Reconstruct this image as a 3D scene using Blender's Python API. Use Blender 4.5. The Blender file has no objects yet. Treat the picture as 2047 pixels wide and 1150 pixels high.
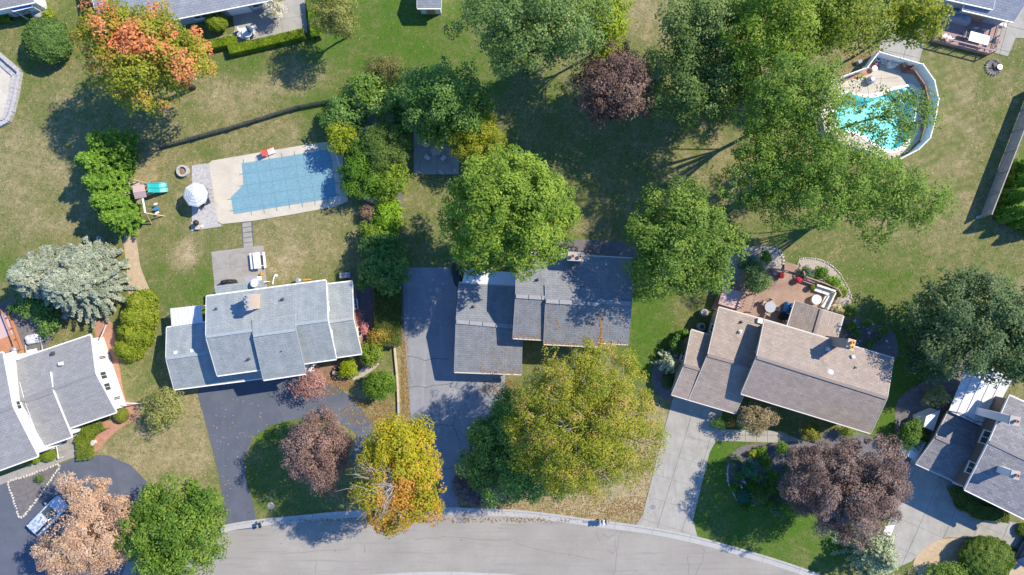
import bpy, bmesh, math, random
import numpy as np
from mathutils import Vector, Matrix
from mathutils.geometry import tessellate_polygon

random.seed(7)
scene = bpy.context.scene
COL = scene.collection

# ------------------------------------------------------------------ camera, sky, sun
H = 76.0            # drone height in metres
PPM = 18.0          # pixels of the 2047-wide photograph per metre on the ground
cam_d = bpy.data.cameras.new('camera')
cam = bpy.data.objects.new('camera', cam_d)
COL.objects.link(cam)
cam.location = (0, 0, H)
cam.rotation_euler = (0, 0, 0)
cam_d.sensor_width = 36.0
cam_d.lens = 36.0 * H / (2047.0 / PPM)
cam_d.clip_start = 0.5
cam_d.clip_end = 3000
scene.camera = cam

SUN_EL = math.radians(45)
SUN_AZ = math.atan2(0.89, 0.45)
world = bpy.data.worlds.new('World'); scene.world = world
world.use_nodes = True
wn = world.node_tree.nodes; wl = world.node_tree.links
sky = wn.new('ShaderNodeTexSky'); sky.sky_type = 'NISHITA'; sky.sun_disc = False
sky.sun_elevation = SUN_EL; sky.sun_rotation = SUN_AZ; sky.ozone_density = 10.0; sky.dust_density = 0.0
bg = wn['Background']; bg.inputs['Strength'].default_value = 0.15
_tint = wn.new('ShaderNodeMix'); _tint.data_type = 'RGBA'; _tint.blend_type = 'MULTIPLY'
_tint.inputs[0].default_value = 1.0; _tint.inputs[7].default_value = (0.82, 0.97, 1.08, 1)   # deep clear autumn blue
wl.new(sky.outputs[0], _tint.inputs[6]); wl.new(_tint.outputs[2], bg.inputs['Color'])

sun_d = bpy.data.lights.new('sun', 'SUN')
sun_d.energy = 4.0; sun_d.angle = math.radians(0.6); sun_d.color = (1.0, 0.885, 0.72)
sun = bpy.data.objects.new('sun', sun_d); COL.objects.link(sun)
_d = Vector((math.sin(SUN_AZ) * math.cos(SUN_EL), math.cos(SUN_AZ) * math.cos(SUN_EL), math.sin(SUN_EL)))
sun.rotation_euler = _d.to_track_quat('Z', 'Y').to_euler()
sun.location = _d * 150
scene.view_settings.view_transform = 'Standard'
scene.view_settings.look = 'None'
scene.view_settings.exposure = 0.73
scene.view_settings.gamma = 1.0

# ------------------------------------------------------------------ helpers
def P(px, py, z=0.0):
    k = (H - z) / H / PPM
    return Vector(((px - 1023.5) * k, (575.0 - py) * k, z))

def mpp(z=0.0):
    return (H - z) / H / PPM

ORG = {}

def tag(o, label=None, cat=None, group=None, kind=None):
    if label: o['label'] = label
    if cat: o['category'] = cat
    if group: o['group'] = group
    if kind: o['kind'] = kind
    return o

def thing(name, label, cat, loc, group=None):
    o = bpy.data.objects.new(name, None); COL.objects.link(o)
    o.empty_display_size = 0.3
    o.location = (loc[0], loc[1], loc[2] if len(loc) > 2 else 0)
    ORG[o] = Vector(o.location)
    return tag(o, label, cat, group)

def link_mesh(name, me, mat, parent=None, origin=None):
    """me has world coordinates already shifted by -origin"""
    o = bpy.data.objects.new(name, me); COL.objects.link(o)
    if mat is not None and not me.materials: me.materials.append(mat)
    if parent is not None:
        o.parent = parent; ORG[o] = ORG[parent]
    else:
        o.location = origin; ORG[o] = Vector(origin)
    return o

class MB:
    def __init__(s): s.v = []; s.f = []; s.uv = None; s.sm = False
    def add(s, vs, fs):
        b = len(s.v); s.v += [Vector(v) for v in vs]; s.f += [tuple(b + i for i in f) for f in fs]; return s
    def box(s, c, size, rz=0.0, top=1.0):
        c = Vector(c); hx, hy, hz = size[0] / 2, size[1] / 2, size[2] / 2
        R = Matrix.Rotation(rz, 3, 'Z'); vs = []
        for z, k in ((-hz, 1.0), (hz, top)):
            for x, y in ((-hx, -hy), (hx, -hy), (hx, hy), (-hx, hy)):
                vs.append(c + R @ Vector((x * k, y * k, z)))
        return s.add(vs, [(3, 2, 1, 0), (4, 5, 6, 7), (0, 1, 5, 4), (1, 2, 6, 5), (2, 3, 7, 6), (3, 0, 4, 7)])
    def beam(s, a, b, w, h, up=Vector((0, 0, 1))):
        a = Vector(a); b = Vector(b); d = (b - a).normalized()
        if abs(d.dot(up)) > 0.98: up = Vector((1, 0, 0))
        sx = d.cross(up).normalized() * (w / 2); sy = sx.cross(d).normalized() * (h / 2)
        vs = [p + q for p in (a, b) for q in (-sx - sy, sx - sy, sx + sy, -sx + sy)]
        return s.add(vs, [(0, 1, 2, 3), (7, 6, 5, 4), (0, 4, 5, 1), (1, 5, 6, 2), (2, 6, 7, 3), (3, 7, 4, 0)])
    def tube(s, pts, rad, n=8, cap=True):
        pts = [Vector(p) for p in pts]
        if not hasattr(rad, '__len__'): rad = [rad] * len(pts)
        rings = []
        for i, p in enumerate(pts):
            d = (pts[min(i + 1, len(pts) - 1)] - pts[max(i - 1, 0)])
            if d.length < 1e-6: d = Vector((0, 0, 1))
            d.normalize()
            up = Vector((0, 0, 1)) if abs(d.z) < 0.9 else Vector((1, 0, 0))
            x = d.cross(up).normalized(); y = d.cross(x).normalized()
            rings.append([p + (x * math.cos(t) + y * math.sin(t)) * rad[i] for t in [2 * math.pi * k / n for k in range(n)]])
        vs = [v for r in rings for v in r]; fs = []
        for i in range(len(pts) - 1):
            for k in range(n):
                a = i * n + k; b = i * n + (k + 1) % n
                fs.append((a, b, b + n, a + n))
        if cap:
            fs.append(tuple(range(n))[::-1]); fs.append(tuple((len(pts) - 1) * n + k for k in range(n)))
        return s.add(vs, fs)
    def lathe(s, c, prof, n=20, sx=1.0, sy=1.0, rz=0.0):
        c = Vector(c); vs = []; fs = []
        for r, z in prof:
            for k in range(n):
                t = 2 * math.pi * k / n + rz
                vs.append(c + Vector((r * sx * math.cos(t), r * sy * math.sin(t), z)))
        for i in range(len(prof) - 1):
            for k in range(n):
                a = i * n + k; b = i * n + (k + 1) % n
                fs.append((a, b, b + n, a + n))
        fs.append(tuple(range(n))[::-1]); fs.append(tuple((len(prof) - 1) * n + k for k in range(n)))
        return s.add(vs, fs)
    def prism(s, pts, z0, z1, holes=()):
        """pts: list of Vector xy"""
        loops = [[Vector((p[0], p[1], 0)) for p in pts]] + [[Vector((p[0], p[1], 0)) for p in h] for h in holes]
        flat = [p for l in loops for p in l]
        tris = tessellate_polygon(loops)
        n = len(flat)
        vs = [Vector((p.x, p.y, z1)) for p in flat] + [Vector((p.x, p.y, z0)) for p in flat]
        fs = []
        for t in tris:
            a, b, c = (flat[i] for i in t)
            t = tuple(t)
            if (b - a).cross(c - a).z < 0: t = t[::-1]
            fs.append(t)
        st = 0
        for li, l in enumerate(loops):
            area = sum(l[i].x * l[(i + 1) % len(l)].y - l[(i + 1) % len(l)].x * l[i].y for i in range(len(l)))
            ccw = area > 0
            if li > 0: ccw = not ccw
            for i in range(len(l)):
                a = st + i; b = st + (i + 1) % len(l)
                fs.append((a, a + n, b + n, b) if ccw else (b, b + n, a + n, a))
            st += len(l)
        return s.add(vs, fs)
    def build(s, name, mat, parent=None, smooth=False, label=None, cat=None, group=None, kind=None):
        if parent is not None: org = ORG[parent]
        else:
            xs = [v.x for v in s.v]; ys = [v.y for v in s.v]; zs = [v.z for v in s.v]
            org = Vector(((min(xs) + max(xs)) / 2, (min(ys) + max(ys)) / 2, min(zs)))
        me = bpy.data.meshes.new(name)
        me.from_pydata([tuple(v - org) for v in s.v], [], s.f)
        if s.uv:
            ul = me.uv_layers.new(name='UVMap')
            for i, l in enumerate(me.loops): ul.data[i].uv = s.uv[l.vertex_index]
        if smooth or s.sm:
            for p in me.polygons: p.use_smooth = True
        me.update()
        o = link_mesh(name, me, mat, parent, org)
        if label or cat or group or kind: tag(o, label, cat, group, kind)
        return o

def piece(name, me, mat, parent, wloc, rz=0.0, sc=(1, 1, 1), rot=None):
    """an object that shares mesh data, child of parent, at a world location"""
    o = bpy.data.objects.new(name, me); COL.objects.link(o)
    if mat is not None and not me.materials: me.materials.append(mat)
    o.parent = parent; o.location = Vector(wloc) - ORG[parent]
    o.rotation_euler = rot if rot is not None else (0, 0, rz); o.scale = sc
    ORG[o] = ORG[parent]
    return o

def unit_box(name):
    me = bpy.data.meshes.new(name)
    m = MB().box((0, 0, 0), (1, 1, 1))
    me.from_pydata([tuple(v) for v in m.v], [], m.f); me.update()
    return me

def pl(pts, z=0.0): return [P(x, y, z) for x, y in pts]

def smooth_loop(pts, n=4, closed=True):
    out = []; N = len(pts)
    for i in range(N if closed else N - 1):
        p0 = Vector(pts[(i - 1) % N] if closed or i > 0 else pts[i]); p1 = Vector(pts[i])
        p2 = Vector(pts[(i + 1) % N]); p3 = Vector(pts[(i + 2) % N] if closed or i + 2 < N else pts[i + 1])
        for k in range(n):
            t = k / n
            out.append(0.5 * ((2 * p1) + (-p0 + p2) * t + (2 * p0 - 5 * p1 + 4 * p2 - p3) * t * t + (-p0 + 3 * p1 - 3 * p2 + p3) * t ** 3))
    if not closed: out.append(Vector(pts[-1]))
    return out

def clip_half(poly, a, nrm):
    out = []
    for i in range(len(poly)):
        p = poly[i]; q = poly[(i + 1) % len(poly)]
        dp = (p - a).dot(nrm); dq = (q - a).dot(nrm)
        if dp >= 0: out.append(p)
        if (dp >= 0) != (dq >= 0): out.append(p + (q - p) * (dp / (dp - dq)))
    return out

def slabs(poly, origin, ang, cw, ch, parent, mat, z0, z1, name='slab', gap=0.018, minarea=0.15):
    """cut a paved polygon into separate slabs along a rotated grid"""
    u = Vector((math.cos(ang), math.sin(ang), 0)); v = Vector((-u.y, u.x, 0))
    poly = [Vector((p.x, p.y, 0)) for p in poly]; o = Vector((origin[0], origin[1], 0))
    us = [(p - o).dot(u) for p in poly]; vs = [(p - o).dot(v) for p in poly]
    k = 0
    for i in range(math.floor(min(us) / cw), math.ceil(max(us) / cw)):
        for j in range(math.floor(min(vs) / ch), math.ceil(max(vs) / ch)):
            q = poly
            for a, n in ((o + u * (i * cw + gap), u), (o + u * ((i + 1) * cw - gap), -u), (o + v * (j * ch + gap), v), (o + v * ((j + 1) * ch - gap), -v)):
                q = clip_half(q, a, n)
                if len(q) < 3: break
            if len(q) < 3: continue
            r = [q[0]]
            for p in q[1:]:
                if (p - r[-1]).length > 0.01: r.append(p)
            if (r[0] - r[-1]).length < 0.01: r.pop()
            if len(r) < 3: continue
            ar = abs(sum(r[m].x * r[(m + 1) % len(r)].y - r[(m + 1) % len(r)].x * r[m].y for m in range(len(r)))) / 2
            if ar < minarea: continue
            MB().prism(r, z0, z1 + random.uniform(-0.004, 0.004)).build(name, mat, parent); k += 1
    return k

# ------------------------------------------------------------------ materials
def nodes_of(name, rough=0.8, spec=0.3, metal=0.0):
    m = bpy.data.materials.new(name); m.use_nodes = True
    nt = m.node_tree; b = nt.nodes['Principled BSDF']
    b.inputs['Roughness'].default_value = rough
    b.inputs['Specular IOR Level'].default_value = spec
    b.inputs['Metallic'].default_value = metal
    return m, nt, b

def nn(nt, typ, **kw):
    n = nt.nodes.new(typ)
    for k, v in kw.items():
        if k in n.inputs: n.inputs[k].default_value = v
        else: setattr(n, k, v)
    return n

def geo_pos(nt):
    return nt.nodes.new('ShaderNodeNewGeometry').outputs['Position']

def mix_rgb(nt, fac, a, b, blend='MIX'):
    m = nt.nodes.new('ShaderNodeMix'); m.data_type = 'RGBA'; m.blend_type = blend
    for s, v in ((0, fac), (6, a), (7, b)):
        if hasattr(v, 'links') or hasattr(v, 'is_linked'): nt.links.new(v, m.inputs[s])
        elif isinstance(v, (int, float)): m.inputs[s].default_value = v
        else: m.inputs[s].default_value = (*v, 1)
    return m.outputs[2]

def ramp(nt, src, stops):
    r = nt.nodes.new('ShaderNodeValToRGB')
    while len(r.color_ramp.elements) < len(stops): r.color_ramp.elements.new(0.5)
    for e, (p, c) in zip(r.color_ramp.elements, stops):
        e.position = p; e.color = (*c, 1) if len(c) == 3 else c
    if src is not None: nt.links.new(src, r.inputs[0])
    return r.outputs[0]

def noise(nt, vec, scale, detail=4, rough=0.6, dist=0.0):
    n = nn(nt, 'ShaderNodeTexNoise', Scale=scale, Detail=detail, Roughness=rough, Distortion=dist)
    if vec is not None: nt.links.new(vec, n.inputs['Vector'])
    return n.outputs['Fac']

def bump(nt, b, h, strength=0.3, dist=0.02):
    n = nn(nt, 'ShaderNodeBump', Strength=strength, Distance=dist)
    nt.links.new(h, n.inputs['Height']); nt.links.new(n.outputs[0], b.inputs['Normal'])

def mat_mottled(name, c1, c2, scale=3.0, fine=25.0, rough=0.85, bstr=0.25, c3=None, spec=0.25, metal=0.0, streak=None, sdir=(0.12, 2.2)):
    """base colour varied by a coarse and a fine noise"""
    m, nt, b = nodes_of(name, rough, spec, metal)
    p = geo_pos(nt)
    n1 = noise(nt, p, scale, 5, 0.65)
    n2 = noise(nt, p, fine, 3, 0.7)
    col = ramp(nt, n1, [(0.3, c1), (0.7, c2)])
    f = nn(nt, 'ShaderNodeMapRange'); nt.links.new(n2, f.inputs[0])
    f.inputs[1].default_value = 0.3; f.inputs[2].default_value = 0.7; f.inputs[3].default_value = 0.82; f.inputs[4].default_value = 1.18
    col2 = mix_rgb(nt, 1.0, col, f.outputs[0], 'MULTIPLY')
    if c3 is not None:
        n3 = noise(nt, p, scale * 0.35, 6, 0.7, 1.0)
        g = ramp(nt, n3, [(0.52, (0, 0, 0)), (0.68, (1, 1, 1))])
        col2 = mix_rgb(nt, g, col2, c3)
    if streak is not None:      # wear drawn out along one direction
        mp = nn(nt, 'ShaderNodeMapping'); nt.links.new(p, mp.inputs[0]); mp.inputs['Scale'].default_value = (sdir[0], sdir[1], 1); mp.inputs['Rotation'].default_value = (0, 0, 0.06)
        n4 = noise(nt, mp.outputs[0], 1.0, 6, 0.75, 0.5)
        col2 = mix_rgb(nt, ramp(nt, n4, [(0.52, (0, 0, 0)), (0.66, (0.75, 0.75, 0.75))]), col2, streak)
        n5 = noise(nt, p, 1.7, 2, 0.5, 0.2)
        col2 = mix_rgb(nt, ramp(nt, n5, [(0.70, (0, 0, 0)), (0.78, (0.5, 0.5, 0.5))]), col2, [x * 0.55 for x in c1])
    nt.links.new(col2, b.inputs['Base Color'])
    if bstr: bump(nt, b, n2, bstr, 0.02)
    return m

def mat_plain(name, c, rough=0.5, spec=0.4, metal=0.0, var=0.06):
    m, nt, b = nodes_of(name, rough, spec, metal)
    p = geo_pos(nt); n = noise(nt, p, 9.0, 4, 0.6)
    f = nn(nt, 'ShaderNodeMapRange'); nt.links.new(n, f.inputs[0])
    f.inputs[1].default_value = 0.3; f.inputs[2].default_value = 0.7; f.inputs[3].default_value = 1 - var; f.inputs[4].default_value = 1 + var
    col = mix_rgb(nt, 1.0, c, f.outputs[0], 'MULTIPLY')
    nt.links.new(col, b.inputs['Base Color'])
    return m

def mat_shingle(name, c1, c2, streak=(0.2, 0.2, 0.2), sk=0.25, w=0.55, h=0.24):
    m, nt, b = nodes_of(name, 0.92, 0.15)
    uv = nt.nodes.new('ShaderNodeUVMap')
    br = nn(nt, 'ShaderNodeTexBrick', Scale=1.0)
    br.inputs['Color1'].default_value = (*c1, 1); br.inputs['Color2'].default_value = (*c2, 1)
    br.inputs['Mortar'].default_value = (*[x * 0.72 for x in c1], 1)
    br.inputs['Mortar Size'].default_value = 0.018; br.inputs['Mortar Smooth'].default_value = 0.3
    br.inputs['Bias'].default_value = 0.0; br.inputs['Brick Width'].default_value = w; br.inputs['Row Height'].default_value = h
    nt.links.new(uv.outputs[0], br.inputs['Vector'])
    n0 = noise(nt, uv.outputs[0], 1.1, 6, 0.7)
    mp = nn(nt, 'ShaderNodeMapping'); nt.links.new(uv.outputs[0], mp.inputs[0]); mp.inputs['Scale'].default_value = (1.6, 0.16, 1)
    n1 = noise(nt, mp.outputs[0], 1.2, 5, 0.65)
    g = ramp(nt, n1, [(0.45, (0, 0, 0)), (0.75, (sk, sk, sk))])
    col = mix_rgb(nt, g, br.outputs['Color'], streak)
    n2 = noise(nt, uv.outputs[0], 16.0, 3, 0.7)
    f = nn(nt, 'ShaderNodeMapRange'); nt.links.new(n2, f.inputs[0])
    f.inputs[1].default_value = 0.3; f.inputs[2].default_value = 0.7; f.inputs[3].default_value = 0.8; f.inputs[4].default_value = 1.2
    col = mix_rgb(nt, 1.0, col, f.outputs[0], 'MULTIPLY')
    f2 = nn(nt, 'ShaderNodeMapRange'); nt.links.new(n0, f2.inputs[0])
    f2.inputs[1].default_value = 0.3; f2.inputs[2].default_value = 0.7; f2.inputs[3].default_value = 0.88; f2.inputs[4].default_value = 1.12
    col = mix_rgb(nt, 1.0, col, f2.outputs[0], 'MULTIPLY')
    nt.links.new(col, b.inputs['Base Color'])
    bump(nt, b, br.outputs['Fac'], 0.5, -0.02)
    return m

def mat_siding(name, c, pitch=0.2):
    m, nt, b = nodes_of(name, 0.6, 0.3)
    p = geo_pos(nt)
    w = nn(nt, 'ShaderNodeTexWave', Scale=1.0 / pitch * 0.1592 * 2); w.wave_type = 'BANDS'; w.bands_direction = 'Z'; w.wave_profile = 'SAW'
    nt.links.new(p, w.inputs['Vector'])
    n = noise(nt, p, 4, 4)
    col = mix_rgb(nt, n, [x * 0.93 for x in c], c)
    nt.links.new(col, b.inputs['Base Color'])
    bump(nt, b, w.outputs['Fac'], 0.4, 0.02)
    return m

def mat_brick(name, c1, c2, mortar):
    m, nt, b = nodes_of(name, 0.85, 0.2)
    p = geo_pos(nt)
    s = nt.nodes.new('ShaderNodeSeparateXYZ'); nt.links.new(p, s.inputs[0])
    a = nn(nt, 'ShaderNodeMath', operation='ADD'); nt.links.new(s.outputs[0], a.inputs[0]); nt.links.new(s.outputs[1], a.inputs[1])
    c = nt.nodes.new('ShaderNodeCombineXYZ'); nt.links.new(a.outputs[0], c.inputs[0]); nt.links.new(s.outputs[2], c.inputs[1])
    br = nn(nt, 'ShaderNodeTexBrick', Scale=1.0)
    br.inputs['Color1'].default_value = (*c1, 1); br.inputs['Color2'].default_value = (*c2, 1); br.inputs['Mortar'].default_value = (*mortar, 1)
    br.inputs['Brick Width'].default_value = 0.22; br.inputs['Row Height'].default_value = 0.075; br.inputs['Mortar Size'].default_value = 0.01
    nt.links.new(c.outputs[0], br.inputs['Vector']); nt.links.new(br.outputs['Color'], b.inputs['Base Color'])
    bump(nt, b, br.outputs['Fac'], 0.5, -0.01)
    return m

def mat_leaf(name, trans=0.36, rough=0.55, spec=0.25):
    m, nt, b = nodes_of(name, rough, spec)
    a = nt.nodes.new('ShaderNodeAttribute'); a.attribute_name = 'Col'
    nt.links.new(a.outputs['Color'], b.inputs['Base Color'])
    t = nt.nodes.new('ShaderNodeBsdfTranslucent')
    warm = mix_rgb(nt, 1.0, a.outputs['Color'], (1.1, 1.15, 0.6), 'MULTIPLY')
    nt.links.new(warm, t.inputs['Color'])
    mx = nt.nodes.new('ShaderNodeMixShader'); mx.inputs[0].default_value = trans
    nt.links.new(b.outputs[0], mx.inputs[1]); nt.links.new(t.outputs[0], mx.inputs[2])
    nt.links.new(mx.outputs[0], nt.nodes['Material Output'].inputs['Surface'])
    return m

M = {}
M['leaf'] = mat_leaf('leaf')
M['needle'] = mat_leaf('needle', 0.1, 0.6)
M['bark'] = mat_mottled('bark', (0.07, 0.055, 0.04), (0.16, 0.13, 0.10), 5, 30)
M['bark_grey'] = mat_mottled('bark_grey', (0.26, 0.245, 0.22), (0.42, 0.40, 0.36), 5, 30)
M['asphalt_old'] = mat_mottled('asphalt_old', (0.211, 0.219, 0.240), (0.288, 0.293, 0.312), 0.35, 22, 0.9, 0.3, (0.324, 0.326, 0.336), streak=(0.33, 0.33, 0.335), sdir=(1.8, 0.16))
M['asphalt_sealed'] = mat_mottled('asphalt_sealed', (0.088, 0.102, 0.132), (0.116, 0.13, 0.162), 0.5, 26, 0.85, 0.25, (0.135, 0.148, 0.175), streak=(0.12, 0.135, 0.163), sdir=(1.8, 0.16))
M['road'] = mat_mottled('road', (0.272, 0.256, 0.226), (0.342, 0.323, 0.287), 0.22, 24, 0.9, 0.2, (0.30, 0.282, 0.252), streak=(0.25, 0.235, 0.21))
M['concrete'] = mat_mottled('concrete', (0.320, 0.309, 0.272), (0.394, 0.384, 0.347), 0.8, 20, 0.9, 0.15, (0.286, 0.275, 0.245), streak=(0.29, 0.28, 0.245), sdir=(1.6, 0.3))
M['curb'] = mat_mottled('curb', (0.374, 0.367, 0.346), (0.446, 0.439, 0.418), 1.2, 22, 0.9, 0.15)
M['pool_deck'] = mat_mottled('pool_deck', (0.492, 0.451, 0.361), (0.590, 0.549, 0.459), 0.5, 16, 0.9, 0.12, (0.443, 0.410, 0.344), streak=(0.47, 0.43, 0.345), sdir=(0.5, 1.0))
M['patio'] = mat_mottled('patio', (0.288, 0.272, 0.248), (0.368, 0.352, 0.320), 0.9, 18, 0.9, 0.15, streak=(0.25, 0.235, 0.21), sdir=(0.6, 0.9))
M['paver'] = mat_mottled('paver', (0.33, 0.32, 0.315), (0.53, 0.52, 0.51), 3.5, 14, 0.9, 0.3)
M['stone'] = mat_mottled('stone', (0.34, 0.33, 0.33), (0.54, 0.53, 0.52), 4, 20, 0.9, 0.3)
M['mulch'] = mat_mottled('mulch', (0.17, 0.11, 0.07), (0.30, 0.20, 0.13), 2.2, 18, 0.95, 0.5, (0.38, 0.26, 0.16))
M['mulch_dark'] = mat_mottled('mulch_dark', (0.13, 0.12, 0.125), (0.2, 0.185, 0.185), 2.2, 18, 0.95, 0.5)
M['mulch_red'] = mat_mottled('mulch_red', (0.36, 0.18, 0.12), (0.48, 0.27, 0.19), 2.2, 18, 0.95, 0.5)
M['straw'] = mat_mottled('straw', (0.400, 0.304, 0.192), (0.528, 0.416, 0.280), 2.5, 20, 0.95, 0.5)
M['gravel'] = mat_mottled('gravel', (0.336, 0.288, 0.240), (0.496, 0.448, 0.392), 4.5, 16, 0.95, 0.5)
M['roof_left'] = mat_shingle('roof_left', (0.255, 0.29, 0.30), (0.30, 0.335, 0.345), (0.40, 0.42, 0.42), 0.5)
M['roof_centre'] = mat_shingle('roof_centre', (0.20, 0.217, 0.237), (0.245, 0.262, 0.282), (0.30, 0.31, 0.325), 0.5)
M['roof_right'] = mat_shingle('roof_right', (0.31, 0.258, 0.222), (0.375, 0.316, 0.272), (0.37, 0.33, 0.30), 0.4)
M['roof_slate'] = mat_shingle('roof_slate', (0.19, 0.19, 0.20), (0.28, 0.275, 0.285), (0.26, 0.255, 0.26), 0.35)
M['roof_grey'] = mat_shingle('roof_grey', (0.265, 0.267, 0.27), (0.31, 0.312, 0.315), (0.31, 0.31, 0.31), 0.3)
M['roof_blue'] = mat_shingle('roof_blue', (0.27, 0.295, 0.34), (0.33, 0.355, 0.395), (0.30, 0.32, 0.35), 0.25)
M['white'] = mat_plain('white', (0.80, 0.80, 0.78), 0.5)
M['white_metal'] = mat_plain('white_metal', (0.629, 0.646, 0.663), 0.35, 0.5)
M['siding_white'] = mat_siding('siding_white', (0.80, 0.79, 0.77))
M['siding_tan'] = mat_siding('siding_tan', (0.50, 0.44, 0.38))
M['siding_brown'] = mat_siding('siding_brown', (0.20, 0.16, 0.14))
M['siding_blue'] = mat_siding('siding_blue', (0.36, 0.42, 0.46))
M['brick'] = mat_brick('brick', (0.42, 0.20, 0.11), (0.52, 0.27, 0.15), (0.45, 0.42, 0.38))
M['brick_tan'] = mat_brick('brick_tan', (0.52, 0.36, 0.26), (0.60, 0.44, 0.34), (0.55, 0.52, 0.48))
M['trim_rust'] = mat_plain('trim_rust', (0.42, 0.28, 0.18), 0.6, var=0.2)
M['trim_tan'] = mat_plain('trim_tan', (0.62, 0.58, 0.53), 0.6)
M['glass'] = mat_plain('glass', (0.05, 0.065, 0.07), 0.08, 0.8, var=0.02)
M['glass_green'] = mat_plain('glass_green', (0.16, 0.20, 0.15), 0.1, 0.8)
M['black'] = mat_plain('black', (0.025, 0.027, 0.03), 0.5)
M['dark_metal'] = mat_plain('dark_metal', (0.07, 0.07, 0.075), 0.45, 0.5)
M['grey_metal'] = mat_plain('grey_metal', (0.38, 0.40, 0.42), 0.4, 0.5, 0.3)
M['deck_wood'] = mat_mottled('deck_wood', (0.29, 0.195, 0.145), (0.40, 0.285, 0.22), 0.7, 14, 0.8, 0.2)
M['deck_mauve'] = mat_mottled('deck_mauve', (0.34, 0.23, 0.205), (0.44, 0.31, 0.28), 0.9, 14, 0.8, 0.2)
M['deck_red'] = mat_mottled('deck_red', (0.42, 0.19, 0.10), (0.55, 0.27, 0.15), 0.9, 14, 0.8, 0.2)
M['fence_grey'] = mat_mottled('fence_grey', (0.29, 0.27, 0.25), (0.42, 0.395, 0.365), 2.5, 22, 0.9, 0.3)
M['fence_dark'] = mat_mottled('fence_dark', (0.075, 0.085, 0.09), (0.15, 0.155, 0.155), 2.5, 22, 0.9, 0.3)
M['wood_pale'] = mat_mottled('wood_pale', (0.50, 0.40, 0.30), (0.62, 0.52, 0.41), 3, 20, 0.8, 0.2)
M['teal'] = mat_plain('teal', (0.02, 0.36, 0.36), 0.3, 0.5)
M['blue'] = mat_plain('blue', (0.02, 0.24, 0.55), 0.5)
M['red'] = mat_plain('red', (0.62, 0.06, 0.05), 0.5)
M['orange'] = mat_plain('orange', (0.75, 0.32, 0.03), 0.5)
M['yellow'] = mat_plain('yellow', (0.75, 0.60, 0.10), 0.5)
M['turquoise'] = mat_plain('turquoise', (0.03, 0.42, 0.55), 0.4)
M['pink'] = mat_plain('pink', (0.55, 0.40, 0.38), 0.7)
M['grey_cloth'] = mat_plain('grey_cloth', (0.34, 0.34, 0.37), 0.8, var=0.15)
M['cream_cloth'] = mat_plain('cream_cloth', (0.72, 0.70, 0.64), 0.8, var=0.08)
M['cover_blue'] = mat_mottled('cover_blue', (0.165, 0.315, 0.38), (0.18, 0.335, 0.40), 0.3, 6, 0.75, 0.3)
M['cover_seam'] = mat_plain('cover_seam', (0.145, 0.285, 0.35), 0.8, 0.2)
M['rock_white'] = mat_plain('rock_white', (0.50, 0.475, 0.43), 0.9, 0.2, var=0.25)
M['terracotta'] = mat_plain('terracotta', (0.40, 0.19, 0.11), 0.8)
# ------------------------------------------------------------------ lawn (one sheet to the horizon)
TURF = [  # px, py, radius x, radius y, value (0 lush green .. 1 dry tan), weight
 (40,60,90,60,.35,1),(60,200,80,60,.5,1),(60,300,110,60,.74,1.3),(60,420,110,60,.68,1),(15,520,40,40,.3,1),(480,130,60,25,.35,1.2),
 (520,190,110,40,.78,1.2),(600,150,60,30,.7,1),(750,70,110,90,.10,1.6),(640,215,80,34,.05,2.2),(480,128,50,16,.15,2),(1130,330,120,60,.3,1.5),(560,250,90,22,.72,1.2),(450,290,60,20,.62,1),
 (420,300,25,15,.3,1),(650,255,40,18,.25,1),(340,330,40,40,.62,1),(310,460,50,50,.5,1),(340,560,50,40,.28,1.4),(400,590,40,35,.2,1.4),(590,470,80,50,.74,1.3),(680,450,40,50,.6,1),
 (570,525,40,15,.5,1),(1130,300,150,60,.52,1),(1180,400,90,60,.62,1),(1430,330,80,60,.62,1.2),(1290,20,50,40,.78,1.4),(1700,150,60,50,.82,1.4),
 (1930,130,60,60,.52,1),(1920,280,80,110,.6,1.3),(1880,430,120,50,.6,1.3),(1700,520,110,40,.36,1.3),(1630,500,80,40,.4,1),(1760,560,60,30,.25,1.2),
 (1800,800,50,120,.0,2),(1435,910,40,60,.0,2),(1560,1040,150,60,.08,1.6),(1305,640,40,60,.05,2.6),(1365,640,30,30,.5,1),(1300,700,30,60,.02,1.6),
 (1290,950,45,100,1.0,2.6),(1120,1000,150,40,.92,1.6),(310,900,80,70,.78,1.5),(390,870,25,80,.85,1.5),(285,850,30,30,.4,1),(560,960,60,60,.30,1.4),(560,860,60,16,.05,1.6),
 (570,1010,60,20,.42,1.3),(812,760,10,110,.85,2),(750,820,60,30,.72,1.6),(720,790,20,20,.7,1),(860,470,60,60,.4,1),(850,420,40,40,.6,1),(780,700,20,60,.55,1),
 (367,512,20,20,1.05,3.5),(570,516,26,24,.95,2.5),(300,345,22,40,.9,2),(266,430,12,50,.95,2.5),(1870,1090,60,40,.3,1.4),(1240,330,60,40,.5,1),(930,110,90,80,.2,1.2),(1120,250,80,40,.5,1),
]
LITTER = [(1120,1015,160,30,1),(1290,930,40,110,.9),(1270,1020,60,25,1),(812,800,10,110,.9),(740,825,60,30,.75),(960,1010,60,20,.9),(640,790,60,20,.5),(1700,130,60,40,.5),(690,985,60,14,.5),(560,260,50,14,.15)]
xs = np.concatenate([np.array([-600, -300, -150, -90]), np.arange(-66, 66.01, 0.55), np.array([90, 150, 300, 600])])
ys = np.concatenate([np.array([-600, -300, -150, -70]), np.arange(-42, 42.01, 0.55), np.array([70, 150, 300, 600])])
gx, gy = np.meshgrid(xs, ys)
gpx = gx * PPM + 1023.5; gpy = 575 - gy * PPM
num = np.full(gx.shape, 0.5 * 0.25); den = np.full(gx.shape, 0.25); lit = np.zeros(gx.shape)
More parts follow.
